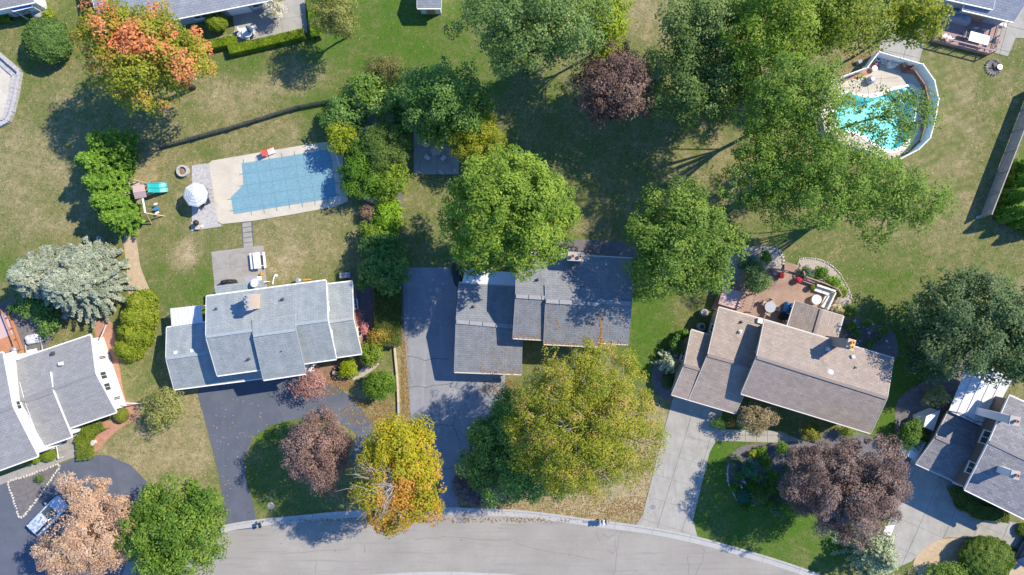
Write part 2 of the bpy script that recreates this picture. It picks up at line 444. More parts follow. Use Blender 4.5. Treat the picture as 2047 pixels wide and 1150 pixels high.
for (x, y, rx, ry, v, w) in TURF:
    g = w * np.exp(-((gpx - x) / rx) ** 2 - ((gpy - y) / ry) ** 2); num += g * v; den += g
for (x, y, rx, ry, v) in LITTER:
    lit = np.maximum(lit, v * np.exp(-(((gpx - x) / rx) ** 2 + ((gpy - y) / ry) ** 2) ** 1.5 * 0.7))
turf = num / den
# mowing passes: direction differs from yard to yard
gxp, gyp = gpx, gpy
def _box(x, y, rx, ry): return np.exp(-(((gxp - x) / rx) ** 4 + ((gyp - y) / ry) ** 4))
mow = np.maximum.reduce([_box(1760, 520, 190, 70), _box(1900, 240, 110, 170), _box(330, 900, 110, 90) * .4])
mow2 = np.maximum.reduce([_box(520, 170, 190, 90), _box(80, 330, 160, 140) * .7, _box(560, 480, 120, 70) * .5, _box(1310, 660, 50, 90), _box(760, 80, 140, 100) * .7])
nx, ny = len(xs), len(ys)
POOL_HOLE = pl([(1690,200),(1712,190),(1738,196),(1782,182),(1815,176),(1832,195),(1824,245),(1810,285),(1782,296),(1755,290),(1725,266),(1680,256),(1670,230)])
_pc = sum(POOL_HOLE, Vector()) / len(POOL_HOLE)
POOL_HOLE = [p_ + (p_ - _pc).normalized() * 0.75 for p_ in POOL_HOLE]
def inside(p, poly):
    c = False; n = len(poly)
    for i in range(n):
        a = poly[i]; b = poly[(i + 1) % n]
        if (a.y > p[1]) != (b.y > p[1]) and p[0] < (b.x - a.x) * (p[1] - a.y) / (b.y - a.y) + a.x: c = not c
    return c
faces = []
for j in range(ny - 1):
    for i in range(nx - 1):
        cx = (xs[i] + xs[i + 1]) / 2; cy = (ys[j] + ys[j + 1]) / 2
        if 30 < cx < 52 and 10 < cy < 30 and inside((cx, cy), POOL_HOLE): continue
        a = j * nx + i
        faces.append((a, a + 1, a + nx + 1, a + nx))
me = bpy.data.meshes.new('lawn')
me.from_pydata(np.stack([gx.ravel(), gy.ravel(), np.zeros(gx.size)], 1).tolist(), [], faces)
for nm, arr in (('turf', turf), ('litter', lit), ('mow', mow), ('mow2', mow2)):
    at = me.attributes.new(nm, 'FLOAT', 'POINT'); at.data.foreach_set('value', arr.ravel().astype(np.float32))
me.update()

m, nt, b = nodes_of('lawn', 0.95, 0.1)
p = geo_pos(nt)
at = nt.nodes.new('ShaderNodeAttribute'); at.attribute_name = 'turf'
n1 = noise(nt, p, 0.35, 6, 0.72, 0.6); n2 = noise(nt, p, 1.6, 6, 0.8, 0.8); n3 = noise(nt, p, 7, 5, 0.8)
def madd(nt, a, k, c):
    q = nn(nt, 'ShaderNodeMath', operation='MULTIPLY_ADD'); nt.links.new(a, q.inputs[0]); q.inputs[1].default_value = k
    if isinstance(c, (int, float)): q.inputs[2].default_value = c
    else: nt.links.new(c, q.inputs[2])
    return q.outputs[0]
f = madd(nt, n1, 1.3, madd(nt, n2, 1.35, madd(nt, n3, 1.25, at.outputs['Fac'])))
f = madd(nt, f, 0.80, -1.56 + 0.09)
for an, rot_, sc in (('mow', math.radians(66), 0.30), ('mow2', math.radians(-76), 0.26)):
    mp = nn(nt, 'ShaderNodeMapping'); nt.links.new(p, mp.inputs[0]); mp.inputs['Rotation'].default_value = (0, 0, rot_)
    wv = nn(nt, 'ShaderNodeTexWave', Scale=sc, Distortion=5.0, Detail=4.0); wv.inputs['Detail Scale'].default_value = 0.6; nt.links.new(mp.outputs[0], wv.inputs['Vector'])
    ma = nt.nodes.new('ShaderNodeAttribute'); ma.attribute_name = an
    c_ = madd(nt, wv.outputs['Fac'], 1.0, -0.5)
    pr = nn(nt, 'ShaderNodeMath', operation='MULTIPLY'); nt.links.new(c_, pr.inputs[0]); nt.links.new(ma.outputs['Fac'], pr.inputs[1])
    f = madd(nt, pr.outputs[0], 0.08, f)
col = ramp(nt, f, [(0.0, (0.06, 0.145, 0.014)), (0.22, (0.088, 0.152, 0.026)), (0.45, (0.15, 0.165, 0.058)), (0.62, (0.225, 0.205, 0.095)), (0.82, (0.33, 0.275, 0.155)), (1.0, (0.44, 0.375, 0.25))])
al = nt.nodes.new('ShaderNodeAttribute'); al.attribute_name = 'litter'
v = nn(nt, 'ShaderNodeTexVoronoi', Scale=6.5); nt.links.new(p, v.inputs['Vector'])
lf = ramp(nt, v.outputs['Distance'], [(0.28, (1, 1, 1)), (0.42, (0, 0, 0))])
q = nn(nt, 'ShaderNodeMath', operation='MULTIPLY'); nt.links.new(lf, q.inputs[0]); nt.links.new(al.outputs['Fac'], q.inputs[1])
n4 = noise(nt, p, 0.9, 4, 0.7)
q2 = nn(nt, 'ShaderNodeMath', operation='MULTIPLY'); nt.links.new(q.outputs[0], q2.inputs[0]); nt.links.new(ramp(nt, n4, [(0.35, (0.1,)*3), (0.7, (0.75,)*3)]), q2.inputs[1])
lc = mix_rgb(nt, v.outputs['Color'], (0.34, 0.19, 0.07), (0.46, 0.32, 0.16))
col = mix_rgb(nt, q2.outputs[0], col, lc)
f3 = nn(nt, 'ShaderNodeMapRange'); nt.links.new(noise(nt, p, 22, 4, 0.85), f3.inputs[0])
f3.inputs[1].default_value = 0.25; f3.inputs[2].default_value = 0.75; f3.inputs[3].default_value = 0.55; f3.inputs[4].default_value = 1.45
col = mix_rgb(nt, 1.0, col, f3.outputs[0], 'MULTIPLY')
nt.links.new(col, b.inputs['Base Color'])
bump(nt, b, n3, 0.7, 0.06)
M['lawn'] = m
lawn = link_mesh('lawn', me, m, None, (0, 0, 0)); lawn['kind'] = 'structure'

def sheet(name, pts, mat, z=0.03, holes=(), kind='structure', n=0):
    w = pl(pts)
    if n: w = smooth_loop(w, n)
    o = MB().prism(w, -0.06, z, holes).build(name, mat); o['kind'] = kind
    return o

# ------------------------------------------------------------------ road with gutters and kerb segments
top_g = [(330,1099),(440,1066),(520,1052),(600,1044),(700,1035),(850,1028),(960,1030),(1060,1036),(1180,1052),(1300,1068),(1400,1089),(1500,1117),(1580,1142),(1680,1178),(1800,1225)]
bot_g = [(380,1215),(520,1180),(640,1160),(760,1148),(880,1143),(1000,1147),(1100,1155),(1200,1170),(1300,1190),(1420,1222),(1560,1268)]
tg = smooth_loop(pl(top_g), 5, False); bgp = smooth_loop(pl(bot_g), 5, False)
tg2 = smooth_loop(pl([(-400,1480),(-200,1350),(60,1220),(220,1140)] + top_g + [(2000,1320),(2400,1560)]), 3, False)
bg2 = smooth_loop(pl([(-350,1650),(-100,1470),(130,1340),(260,1270)] + bot_g + [(1800,1370),(2200,1620)]), 3, False)
o = MB().prism(tg2 + bg2[::-1], -0.06, 0.02).build('road', M['road']); o['kind'] = 'structure'

def kerb(name, line, side, step=4.2):
    """gutter pan and kerb in cast segments; side=+1: the lawn lies to the left of the walking direction"""
    root = bpy.data.objects.new(name, None); COL.objects.link(root); root['kind'] = 'structure'; ORG[root] = Vector((0, 0, 0))
    d = [0.0]
    for i in range(1, len(line)): d.append(d[-1] + (line[i] - line[i - 1]).length)
    def at(t):
        for i in range(1, len(line)):
            if t <= d[i]:
                k = (t - d[i - 1]) / (d[i] - d[i - 1]); q = line[i - 1].lerp(line[i], k)
                dr = (line[i] - line[i - 1]).normalized(); return q, Vector((-dr.y, dr.x, 0)) * side
        dr = (line[-1] - line[-2]).normalized(); return line[-1], Vector((-dr.y, dr.x, 0)) * side
    t = 0.0
    while t < d[-1] - 0.3:
        t2 = min(t + step, d[-1]); prof = [(0.0, -0.05), (0.0, 0.034), (0.52, 0.045), (0.60, 0.115), (0.80, 0.12), (0.80, -0.05)]
        vs = []; fs = []; K = 6; n = len(prof)
        for k in range(K + 1):
            p, nr = at(t + 0.012 + (t2 - t - 0.024) * k / K)
            vs += [Vector((p.x, p.y, 0)) + nr * a + Vector((0, 0, z)) for a, z in prof]
        for k in range(K):
            for i in range(n - 1):
                a = k * n + i; fs.append((a, a + 1, a + n + 1, a + n) if side < 0 else (a + n, a + n + 1, a + 1, a))
        fs.append(tuple(range(n))); fs.append(tuple(K * n + i for i in range(n))[::-1])
        MB().add(vs, fs).build('kerb_segment', M['curb'], root)
        t = t2
kerb('kerb_north', tg, +1)
kerb('kerb_south', bgp, -1)

# cracks sealed with tar on the street (thin raised beads)
def crack(pts, w=0.05, z=0.026, mat='crack', wob=0.12):
    w_ = smooth_loop(pl(pts), 6, False)
    w_ = [p + Vector((random.uniform(-wob, wob), random.uniform(-wob, wob), 0)) for p in w_]
    mb = MB()
    for i in range(len(w_) - 1):
        a, b_ = w_[i], w_[i + 1]; d = (b_ - a)
        if d.length < 1e-4: continue
        nr = Vector((-d.y, d.x, 0)).normalized() * w / 2
        mb.add([a - nr + Vector((0, 0, z)), a + nr + Vector((0, 0, z)), b_ + nr + Vector((0, 0, z)), b_ - nr + Vector((0, 0, z))], [(0, 3, 2, 1)])
    return mb
M['crack'] = mat_plain('crack', (0.22, 0.205, 0.20), 0.9, 0.1)
M['crack_dark'] = mat_plain('crack_dark', (0.11, 0.105, 0.105), 0.9, 0.1)
mb = MB()
for pts in ([(1242,1060),(1236,1090),(1226,1150)], [(1192,1064),(1199,1082)], [(1204,1066),(1218,1075),(1233,1063)], [(1230,1080),(1228,1105),(1214,1100)], [(1374,1112),(1378,1150)],
            [(1408,1095),(1402,1125),(1390,1150)], [(730,1090),(729,1105)], [(632,1118),(631,1150)], [(830,1079),(900,1075),(1020,1080)], [(1030,1088),(1190,1120)], [(560,1108),(700,1098)]):
    c = crack(pts); mb.add(c.v, c.f)
mb.build('road_cracks', M['crack'], kind='structure')

# ------------------------------------------------------------------ driveways
sheet('driveway_left', [(395,787),(405,760),(620,745),(655,765),(690,785),(725,822),(748,852),(735,900),(700,920),(715,870),(690,850),(640,832),(590,838),(540,850),(505,875),(488,915),(492,960),(505,1000),(512,1040),(512,1056),(456,1062),(440,960),(415,860)], M['asphalt_sealed'], 0.03)
sheet('driveway_centre', [(806,535),(898,535),(913,575),(913,748),(1010,748),(1010,800),(990,850),(960,900),(940,940),(915,1000),(920,1022),(880,1024),(880,960),(850,900),(822,840),(815,760),(807,650)], M['asphalt_old'], 0.03)
mb = MB()
for pts in ([(812,711),(850,719),(900,716)], [(815,775),(850,773),(905,767)], [(830,862),(870,851),(905,850),(909,830),(900,810)], [(907,850),(912,865),(922,885)], [(885,936),(925,938)], [(940,790),(925,800)]):
    c = crack(pts, 0.06, 0.036); mb.add(c.v, c.f)
mb.build('driveway_cracks', M['crack_dark'], kind='structure')
sheet('driveway_far_left', [(-60,980),(0,968),(20,965),(45,1036),(123,927),(165,910),(215,910),(262,930),(298,968),(300,1000),(280,1040),(262,1080),(240,1170),(180,1240),(-60,1240)], M['asphalt_sealed'], 0.03)
dr = thing('driveway_right', None, None, P(1350,920)); dr['kind'] = 'structure'
dw = pl([(1347,790),(1445,820),(1432,880),(1418,905),(1385,1040),(1395,1076),(1267,1055),(1285,1028),(1292,1000),(1330,850)])
MB().prism(dw, -0.06, 0.02).build('joint_bed', M['concrete'], dr)
ang = math.atan2(-(820-790), (1445-1347))
slabs(dw, P(1336,812), ang, 49.5/18, 84/18*0.55, dr, M['concrete'], 0.0, 0.05)
dr2 = thing('driveway_far_right', None, None, P(1850,1020)); dr2['kind'] = 'structure'
dw2 = pl([(1822,915),(1925,962),(1915,985),(1924,1010),(1948,1027),(2000,1040),(2080,1052),(2080,1130),(2030,1095),(1990,1078),(1950,1076),(1895,1074),(1862,1085),(1838,1105),(1822,1122),(1780,1140),(1755,1110),(1770,1060),(1790,1000)])
MB().prism(dw2, -0.06, 0.02).build('joint_bed', M['concrete'], dr2)
slabs(dw2, P(1880,955), math.radians(-24), 54/18, 54/18, dr2, M['concrete'], 0.0, 0.05)
wk = thing('front_walk', None, None, P(1490,872)); wk['kind'] = 'structure'
slabs(pl([(1424,865),(1440,858),(1560,862),(1600,880),(1560,885),(1424,881)]), P(1424,870), 0.0, 22/18, 1.5, wk, M['concrete'], -0.02, 0.046)
w2 = thing('front_walk_far_left', None, None, P(60,930)); w2['kind'] = 'structure'
slabs(pl([(-40,968),(-40,985),(0,972),(120,925),(165,908),(168,880),(160,850),(112,875),(116,905),(60,930)]), P(0,970), math.radians(20), 20/18, 20/18, w2, M['patio'], -0.02, 0.046)

# ------------------------------------------------------------------ planting beds and bare patches
sheet('bed_front_left', [(560,752),(600,742),(720,712),(742,700),(752,716),(735,735),(700,760),(690,775),(650,772),(600,790),(570,775)], M['mulch'], 0.02, n=3)
sheet('bed_side_left', [(700,575),(745,575),(748,680),(752,690),(728,700),(722,650)], M['mulch_dark'], 0.02)
sheet('bed_gravel_path', [(752,712),(762,718),(752,735),(722,755),(705,760),(715,745)], M['gravel'], 0.024, n=3)
sheet('bed_straw_left', [(248,470),(266,462),(276,500),(280,530),(293,565),(302,590),(300,640),(285,690),(272,720),(262,640),(255,560)], M['straw'], 0.02, n=3)
sheet('bed_red_far_left', [(190,650),(215,640),(228,660),(240,740),(252,800),(275,808),(280,835),(250,850),(225,870),(205,890),(188,905),(180,880),(205,845),(225,830),(200,720)], M['mulch_red'], 0.02, n=3)
sheet('bed_triangle_far_left', [(18,965),(118,930),(44,1034)], M['mulch_dark'], 0.035)
sheet('bed_hedge_row', [(700,200),(800,240),(808,300),(806,420),(800,500),(806,680),(745,680),(742,590),(730,500),(735,420),(715,380),(690,300),(660,260)], M['mulch_dark'], 0.016, n=3)
sheet('bed_back_right', [(1440,530),(1470,500),(1520,492),(1560,500),(1566,535),(1600,535),(1596,520),(1610,515),(1640,520),(1665,535),(1690,570),(1702,605),(1700,625),(1660,630),(1560,600),(1440,600)], M['gravel'], 0.02, n=3)
sheet('bed_side_right', [(1685,640),(1705,635),(1760,650),(1790,670),(1795,710),(1780,720),(1740,700),(1680,680)], M['mulch_dark'], 0.02, n=3)
sheet('bed_front_right', [(1452,930),(1460,910),(1490,890),(1560,885),(1640,860),(1760,880),(1790,960),(1740,1040),(1640,1020),(1510,1005),(1475,1000),(1455,965)], M['mulch_dark'], 0.02, n=3)
sheet('bed_side_of_garage_right', [(1350,690),(1375,700),(1366,740),(1345,790),(1335,800),(1310,780),(1305,735)], M['mulch_dark'], 0.02, n=3)
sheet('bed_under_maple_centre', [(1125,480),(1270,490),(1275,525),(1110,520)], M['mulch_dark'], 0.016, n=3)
sheet('island_far_right', [(1834,1108),(1852,1088),(1895,1076),(1945,1079),(1990,1084),(2040,1115),(2060,1170),(1900,1190),(1830,1140)], M['straw'], 0.018, n=3)
sheet('bed_far_right', [(1795,800),(1850,760),(1930,700),(1945,715),(1885,830),(1830,925),(1800,930),(1790,870)], M['mulch_dark'], 0.02, n=3)
sheet('bed_far_left_yard', [(-30,640),(40,590),(90,610),(110,660),(85,700),(40,720),(-30,720)], M['mulch_dark'], 0.018, n=3)
# ------------------------------------------------------------------ houses
def slab_roof(parent, q, mat, t=0.16, name='roof_slope'):
    """q: eave1, eave2, ridge2, ridge1 in world space"""
    a, b_, c, d = q
    u = (b_ - a).normalized(); n = (b_ - a).cross(d - a).normalized()
    if n.z < 0: n = -n
    v = n.cross(u).normalized()
    mb = MB(); dn = Vector((0, 0, -t))
    vs = [a, b_, c, d, a + dn, b_ + dn, c + dn, d + dn]
    f = [(0, 1, 2, 3), (7, 6, 5, 4), (0, 4, 5, 1), (1, 5, 6, 2), (2, 6, 7, 3), (3, 7, 4, 0)]
    if (b_ - a).cross(d - a).z < 0: f = [x[::-1] for x in f]
    mb.add(vs, f)
    off = random.uniform(0, 9)
    mb.uv = [((p - a).dot(u) + off, (p - a).dot(v)) for p in vs]
    return mb.build(name, mat, parent)

def window(parent, c, along, out, w, h, frame='white', pane='glass', sill=True):
    """c: centre on the wall plane; along: unit vector in the wall; out: unit normal"""
    rz = math.atan2(along.y, along.x)
    mb = MB(); cc = c + out * 0.03
    fw = 0.08
    for dx, dz, sx, sz in ((-w / 2, 0, fw, h + fw), (w / 2, 0, fw, h + fw), (0, -h / 2, w - fw, fw), (0, h / 2, w - fw, fw), (0, 0, fw * 0.6, h - fw)):
        mb.box(cc + along * dx + Vector((0, 0, dz)), (sx, 0.08, sz), rz)
    o = mb.build('window', M[frame], parent)
    MB().box(c + out * 0.012, (w - fw, 0.04, h - fw), rz).build('pane', M[pane], o)
    if sill: MB().box(c + out * 0.07 + Vector((0, 0, -h / 2 - 0.075)), (w + 0.2, 0.12, 0.05), rz).build('sill', M[frame], o)
    return o

def gable(root, A1, A2, R1, R2, B1, B2, zA, zR, zB, roof, wall, trim='white', over=0.4, wins=(), ridge='cap', walls=True, z0=0.0, gut=True, rake=None, back=True):
    a1, a2, r1, r2, b1, b2 = P(*A1, zA), P(*A2, zA), P(*R1, zR), P(*R2, zR), P(*B1, zB), P(*B2, zB)
    slab_roof(root, (a1, a2, r2, r1), M[roof]); slab_roof(root, (b1, b2, r2, r1), M[roof])
    u = (a2 - a1); u.z = 0; u.normalize()
    for e1, e2 in ((a1, a2), (b1, b2)):
        if gut and (back or e1 is b1):
            o_ = (e1 - (r1 + (e2 - e1) * 0.0)); o_.z = 0; o_ = (o_ - u * o_.dot(u)).normalized()
            k = o_ * 0.07 + Vector((0, 0, -0.09))
            MB().beam(e1 + k, e2 + k, 0.13, 0.12).build('gutter', M[trim], root)
    for e, r in ((a1, r1), (b1, r1), (a2, r2), (b2, r2)):
        s = u * (-0.03 if r is r1 else 0.03)
        MB().beam(e + s + Vector((0, 0, -0.10)), r + s + Vector((0, 0, -0.10)), 0.05, 0.22).build('rake_trim', M[rake or trim], root)
    k = Vector((0, 0, 0.035))
    if ridge == 'cap':
        MB().beam(r1 + k, r2 + k, 0.30, 0.06).build('ridge_cap', M[roof + '_cap'], root)
    elif ridge == 'vent':
        n = max(2, int((r2 - r1).length / 1.22)); me = None
        for i in range(n):
            p = r1.lerp(r2, (i + 0.02) / n); q = r1.lerp(r2, (i + 0.97) / n)
            MB().beam(p + k, q + k, 0.42, 0.09).build('ridge_vent', M[roof + '_cap'], root)
    if walls:
        v = (b1 - a1); v.z = 0; v = (v - u * v.dot(u)).normalized()
        def flat(p, du, dv, z): return Vector((p.x, p.y, 0)) + u * du + v * dv + Vector((0, 0, z))
        sA = (zR - zA) / max(0.1, abs((r1 - a1).dot(v))); sB = (zR - zB) / max(0.1, abs((b1 - r1).dot(v)))
        tA = zA + sA * over - 0.2; tB = zB + sB * over - 0.2; tR = zR - 0.2
        pts = []
        for (a, r, b_, s) in ((a1, r1, b1, over), (a2, r2, b2, -over)):
            pts += [flat(a, s, over, z0), flat(a, s, over, tA), flat(r, s, 0, tR), flat(b_, s, -over, tB), flat(b_, s, -over, z0)]
        mb = MB().add(pts, [(0, 1, 2, 3, 4), (9, 8, 7, 6, 5), (0, 5, 6, 1), (4, 3, 8, 9)])
        w = mb.build('wall', M[wall], root)
        for (side, fr, zc, ww, hh) in wins:
            if side == 'A': c = pts[0].lerp(pts[5], fr); al = u; out = -v
            elif side == 'B': c = pts[4].lerp(pts[9], fr); al = u; out = v
            elif side == '1': c = pts[0].lerp(pts[4], fr); al = v; out = -u
            else: c = pts[5].lerp(pts[9], fr); al = v; out = u
            c = Vector((c.x, c.y, zc))
            if hh > 1.9:
                rz = math.atan2(al.y, al.x)
                d = MB().box(c + out * 0.02, (ww, 0.09, hh), rz).build('door' if ww < 2 else 'garage_door', M['white'] if ww > 2 else M['trim_rust'], root)
                if ww > 2:
                    for i in range(4):
                        MB().box(c + out * 0.075 + Vector((0, 0, -hh / 2 + hh * (i + 0.5) / 4)), (ww - 0.1, 0.03, hh / 4 - 0.05), rz).build('door_panel', M['white'], d)
                else: MB().box(c + out * 0.1 + al * ww * 0.4, (0.05, 0.06, 0.12), rz).build('handle', M['dark_metal'], d)
            else: window(root, c, al, out, ww, hh)
    return u

for k, c in (('roof_left', (0.32, 0.37, 0.39)), ('roof_centre', (0.32, 0.325, 0.34)), ('roof_right', (0.27, 0.225, 0.20)), ('roof_slate', (0.22, 0.215, 0.225)), ('roof_grey', (0.24, 0.24, 0.25)), ('roof_blue', (0.30, 0.32, 0.36))):
    M[k + '_cap'] = mat_mottled(k + '_cap', [x * 0.9 for x in c], [x * 1.1 for x in c], 4, 20, 0.9, 0.3)

def roof_vent(parent, px, py, z, kind='pipe'):
    c = P(px, py, z)
    if kind == 'pipe': MB().lathe(c, [(0.16, -0.12), (0.16, 0.02), (0.06, 0.06), (0.06, 0.34)], 10).build('vent_pipe', M['dark_metal'], parent)
    elif kind == 'white': 
        MB().lathe(c, [(0.2, -0.12), (0.2, 0.02), (0.08, 0.06), (0.08, 0.3)], 10).build('vent_pipe', M['white'], parent)
    elif kind == 'box': MB().box(c + Vector((0, 0, 0.08)), (0.42, 0.42, 0.36), random.uniform(-.3, .3), 0.8).build('box_vent', M['white_metal'], parent)
    elif kind == 'boxdark': MB().box(c + Vector((0, 0, 0.06)), (0.34, 0.34, 0.3), random.uniform(-.3, .3), 0.8).build('box_vent', M['dark_metal'], parent)
    else: MB().lathe(c, [(0.3, -0.15), (0.3, 0.12), (0.46, 0.14), (0.44, 0.3), (0.3, 0.4), (0.05, 0.45)], 18).build('turbine_vent', M['white_metal'], parent, True)

def chimney(parent, px, py, zt, zb, sx, sy, rz, body, cap='concrete', pots=2, potmat='terracotta'):
    c = P(px, py, zt)
    o = MB().box(Vector((c.x, c.y, (zt + zb) / 2)), (sx, sy, zt - zb), rz).build('chimney', M[body], parent)
    MB().box(Vector((c.x, c.y, zt + 0.06)), (sx + 0.16, sy + 0.16, 0.14), rz).build('chimney_cap', M[cap], o)
    R = Matrix.Rotation(rz, 3, 'Z'); L = max(sx, sy)
    for i in range(pots):
        t = (i + 0.5) / pots - 0.5
        d = R @ (Vector((t * L, 0, 0)) if sx >= sy else Vector((0, t * L, 0)))
        MB().lathe(Vector((c.x, c.y, zt + 0.1)) + d, [(0.14, 0), (0.15, 0.3), (0.19, 0.34), (0.19, 0.42), (0.1, 0.42), (0.1, 0.2)], 12).build('flue', M[potmat], o)
    return o

# ---- left house (pale grey roof)
h = thing('house', 'two-storey house with pale blue-grey roof beside the covered pool', 'house', P(520, 660))
gable(h, (412.5,593), (651.4,561), (411.5,673.4), (655,640), (434,751), (672,717.6), 5.4, 7.0, 5.4, 'roof_left', 'siding_white', over=0.5,
      wins=[('A', .2, 4.2, 1.3, 1.2), ('A', .5, 4.2, 1.3, 1.2), ('A', .8, 4.2, 1.3, 1.2), ('A', .7, 1.4, 2.0, 1.3), ('B', .88, 4.2, 1.4, 1.2), ('B', .88, 1.5, 1.6, 1.3), ('2', .3, 4.6, .9, .9), ('2', .7, 4.6, .9, .9)])
gable(h, (505,640), (589,628), (506.4,671.3), (590.5,659.8), (526.4,759.6), (610.4,747), 6.75, 7.35, 5.5, 'roof_left', 'siding_white', over=0.35, rake='roof_left_cap', back=False,
      wins=[('B', .25, 4.0, 1.3, 1.3), ('B', .75, 4.0, 1.3, 1.3), ('B', .5, 1.1, 1.0, 2.1)])
gable(h, (333,655.6), (500,632), (331.6,717), (512,692), (348,778.5), (525,756), 2.7, 4.1, 2.7, 'roof_left', 'brick_tan', over=0.4,
      wins=[('B', .3, 1.15, 4.8, 2.2), ('B', .7, 1.15, 2.6, 2.2), ('1', .5, 1.6, 1.0, 1.0)])
gable(h, (645,570), (704,563), (650,645), (706,636.7), (660,716), (722.8,707), 3.0, 4.4, 3.0, 'roof_left', 'brick', over=0.3,
      wins=[('2', .3, 1.6, 1.0, 1.2), ('2', .72, 1.6, 1.0, 1.2), ('B', .5, 1.6, 1.4, 1.2)])
slab_roof(h, (P(428,572,2.7), P(525,560,2.7), P(530,577,3.0), P(432,590,3.0)), M['roof_left'], name='porch_roof')
for x, y in ((432, 575), (522, 563)): MB().tube([P(x, y, 2.55) * 1.0 + Vector((0, 0, -2.55)), P(x, y, 2.55)], 0.06, 8).build('porch_post', M['white'], h)
# flat white roof over the garage side porch with standing ribs
q = [P(340,617,2.7), P(402,610,2.7), P(405,645,2.75), P(343,653,2.75)]
slab_roof(h, (q[0], q[1], q[2], q[3]), M['white_metal'], 0.1, 'side_porch_roof')
for i in range(9):
    t = (i + 0.5) / 9
    MB().beam(q[0].lerp(q[1], t) + Vector((0, 0, .03)), q[3].lerp(q[2], t) + Vector((0, 0, .03)), 0.05, 0.06).build('roof_rib', M['white'], h)
for c in (q[0], q[1]): MB().tube([Vector((c.x * .995, c.y - .1, 0)), Vector((c.x * .995, c.y - .1, 2.65))], 0.07, 8).build('porch_post', M['white'], h)
chimney(h, 496, 604, 8.3, 5.4, 0.6, 1.5, math.radians(7), 'brick_tan', 'curb', 3, 'grey_metal')
for x, y, z, k in ((432,618,6.0,'pipe'),(565,598,6.2,'pipe'),(497,718,6.1,'pipe'),(564,702,6.4,'pipe'),(352,705,3.75,'box'),(385,701,3.75,'box')): roof_vent(h, x, y, z, k)
# satellite dish on the porch roof
d = MB().tube([P(508,572,2.9), P(508,572,2.9) + Vector((0, 0, .55))], 0.03, 8).build('dish_mast', M['white'], h)
c = P(511, 566, 3.5); mb = MB()
R = Vector((-0.2, 0.35, 0.9)).to_track_quat('Z', 'Y').to_matrix()
vs = []; fs = []
for i, r in enumerate((0.02, 0.2, 0.38, 0.5)):
    for k in range(16):
        t = 2 * math.pi * k / 16; vs.append(c + R @ Vector((r * math.cos(t), r * math.sin(t), r * r * 0.5)))
for i in range(3):
    for k in range(16): fs.append((i * 16 + k, i * 16 + (k + 1) % 16, (i + 1) * 16 + (k + 1) % 16, (i + 1) * 16 + k))
mb.add(vs, fs).build('satellite_dish', M['white'], h, True)

# ---- centre house (dark grey roof)
h = thing('house', 'two-storey house with dark grey roof between the two big green trees', 'house', P(1100, 620))
gable(h, (1033,504), (1263.9,517.5), (1031,592), (1262.5,607), (1025.4,675.7), (1255.5,688), 5.4, 7.0, 5.4, 'roof_centre', 'siding_tan', 'trim_tan', 0.4, ridge='vent', rake='roof_centre_cap',
      wins=[('B', .1, 4.2, 1.3, 1.2), ('B', .9, 4.2, 1.4, 1.2), ('B', .9, 1.5, 1.6, 1.3), ('2', .5, 4.2, 1.2, 1.2), ('A', .7, 4.2, 1.3, 1.2), ('1', .5, 5.2, 1.0, .8)])
gable(h, (1090,570), (1198,577), (1091,602), (1199,608.5), (1087,687.6), (1194,692.4), 6.72, 7.25, 5.45, 'roof_centre', 'siding_tan', 'trim_tan', 0.25, ridge='vent', rake='roof_centre_cap', back=False,
      wins=[('B', .25, 4.0, 1.4, 1.3), ('B', .75, 4.0, 1.4, 1.3), ('B', .5, 1.1, 1.0, 2.1)])
gable(h, (917.5,566), (1040,573), (912,643), (1044,655), (908.5,743.5), (1042,748), 2.7, 4.1, 2.7, 'roof_centre', 'brick_tan', 'trim_tan', 0.35, ridge='vent', rake='roof_centre_cap',
      wins=[('B', .4, 1.15, 4.8, 2.2), ('1', .4, 1.6, 1.0, 1.0), ('1', .75, 1.6, 1.0, 1.0)])
q = [P(930,538,2.5), P(1035,545,2.5), P(1033,572,2.65), P(924,564,2.65)]
slab_roof(h, q, M['white_metal'], 0.1, 'patio_roof')
for c in q[:2]: MB().tube([Vector((c.x, c.y - .2, 0)), Vector((c.x, c.y - .2, 2.45))], 0.07, 8).build('porch_post', M['white'], h)
chimney(h, 1151.5, 513, 7.9, 0.0, 1.5, 0.75, math.radians(-3), 'brick_tan', 'curb', 2, 'terracotta')
for x, y, z, k in ((1075.5,559,6.6,'pipe'),(1175,645,6.35,'boxdark'),(1187,646.5,6.35,'boxdark'),(947,613,3.7,'pipe')): roof_vent(h, x, y, z, k)

# ---- right house (brown roof)
h = thing('house', 'house with brown shingle roof in front of the large wooden deck', 'house', P(1590, 740))
gable(h, (1528.2,640), (1786.4,717), (1512.6,714.3), (1773.4,796.5), (1482,786.8), (1740.8,866), 4.5, 6.3, 4.5, 'roof_right', 'siding_tan', 'trim_tan', 0.45,
      wins=[('1', .38, 4.4, .7, .9), ('A', .15, 2.2, 1.6, 1.3), ('A', .75, 2.4, 1.6, 1.3), ('B', .2, 1.1, 1.1, 2.1), ('B', .45, 2.4, 1.8, 1.4), ('B', .8, 2.4, 1.8, 1.4), ('2', .5, 2.6, 1.4, 1.3)])
gable(h, (1437,615), (1524,639), (1414.8,710.4), (1512,737), (1377,799), (1470,826), 2.7, 4.3, 2.7, 'roof_right', 'siding_tan', 'trim_tan', 0.35,
      wins=[('B', .45, 1.15, 4.6, 2.2), ('1', .2, 1.6, .8, 1.0)])
gable(h, (1382,660), (1418,671), (1367.8,730), (1403,740), (1343,788.7), (1381,800), 2.7, 3.6, 2.68, 'roof_right', 'siding_tan', 'trim_tan', 0.3, wins=[('1', .4, 1.6, 1.0, 1.0)])
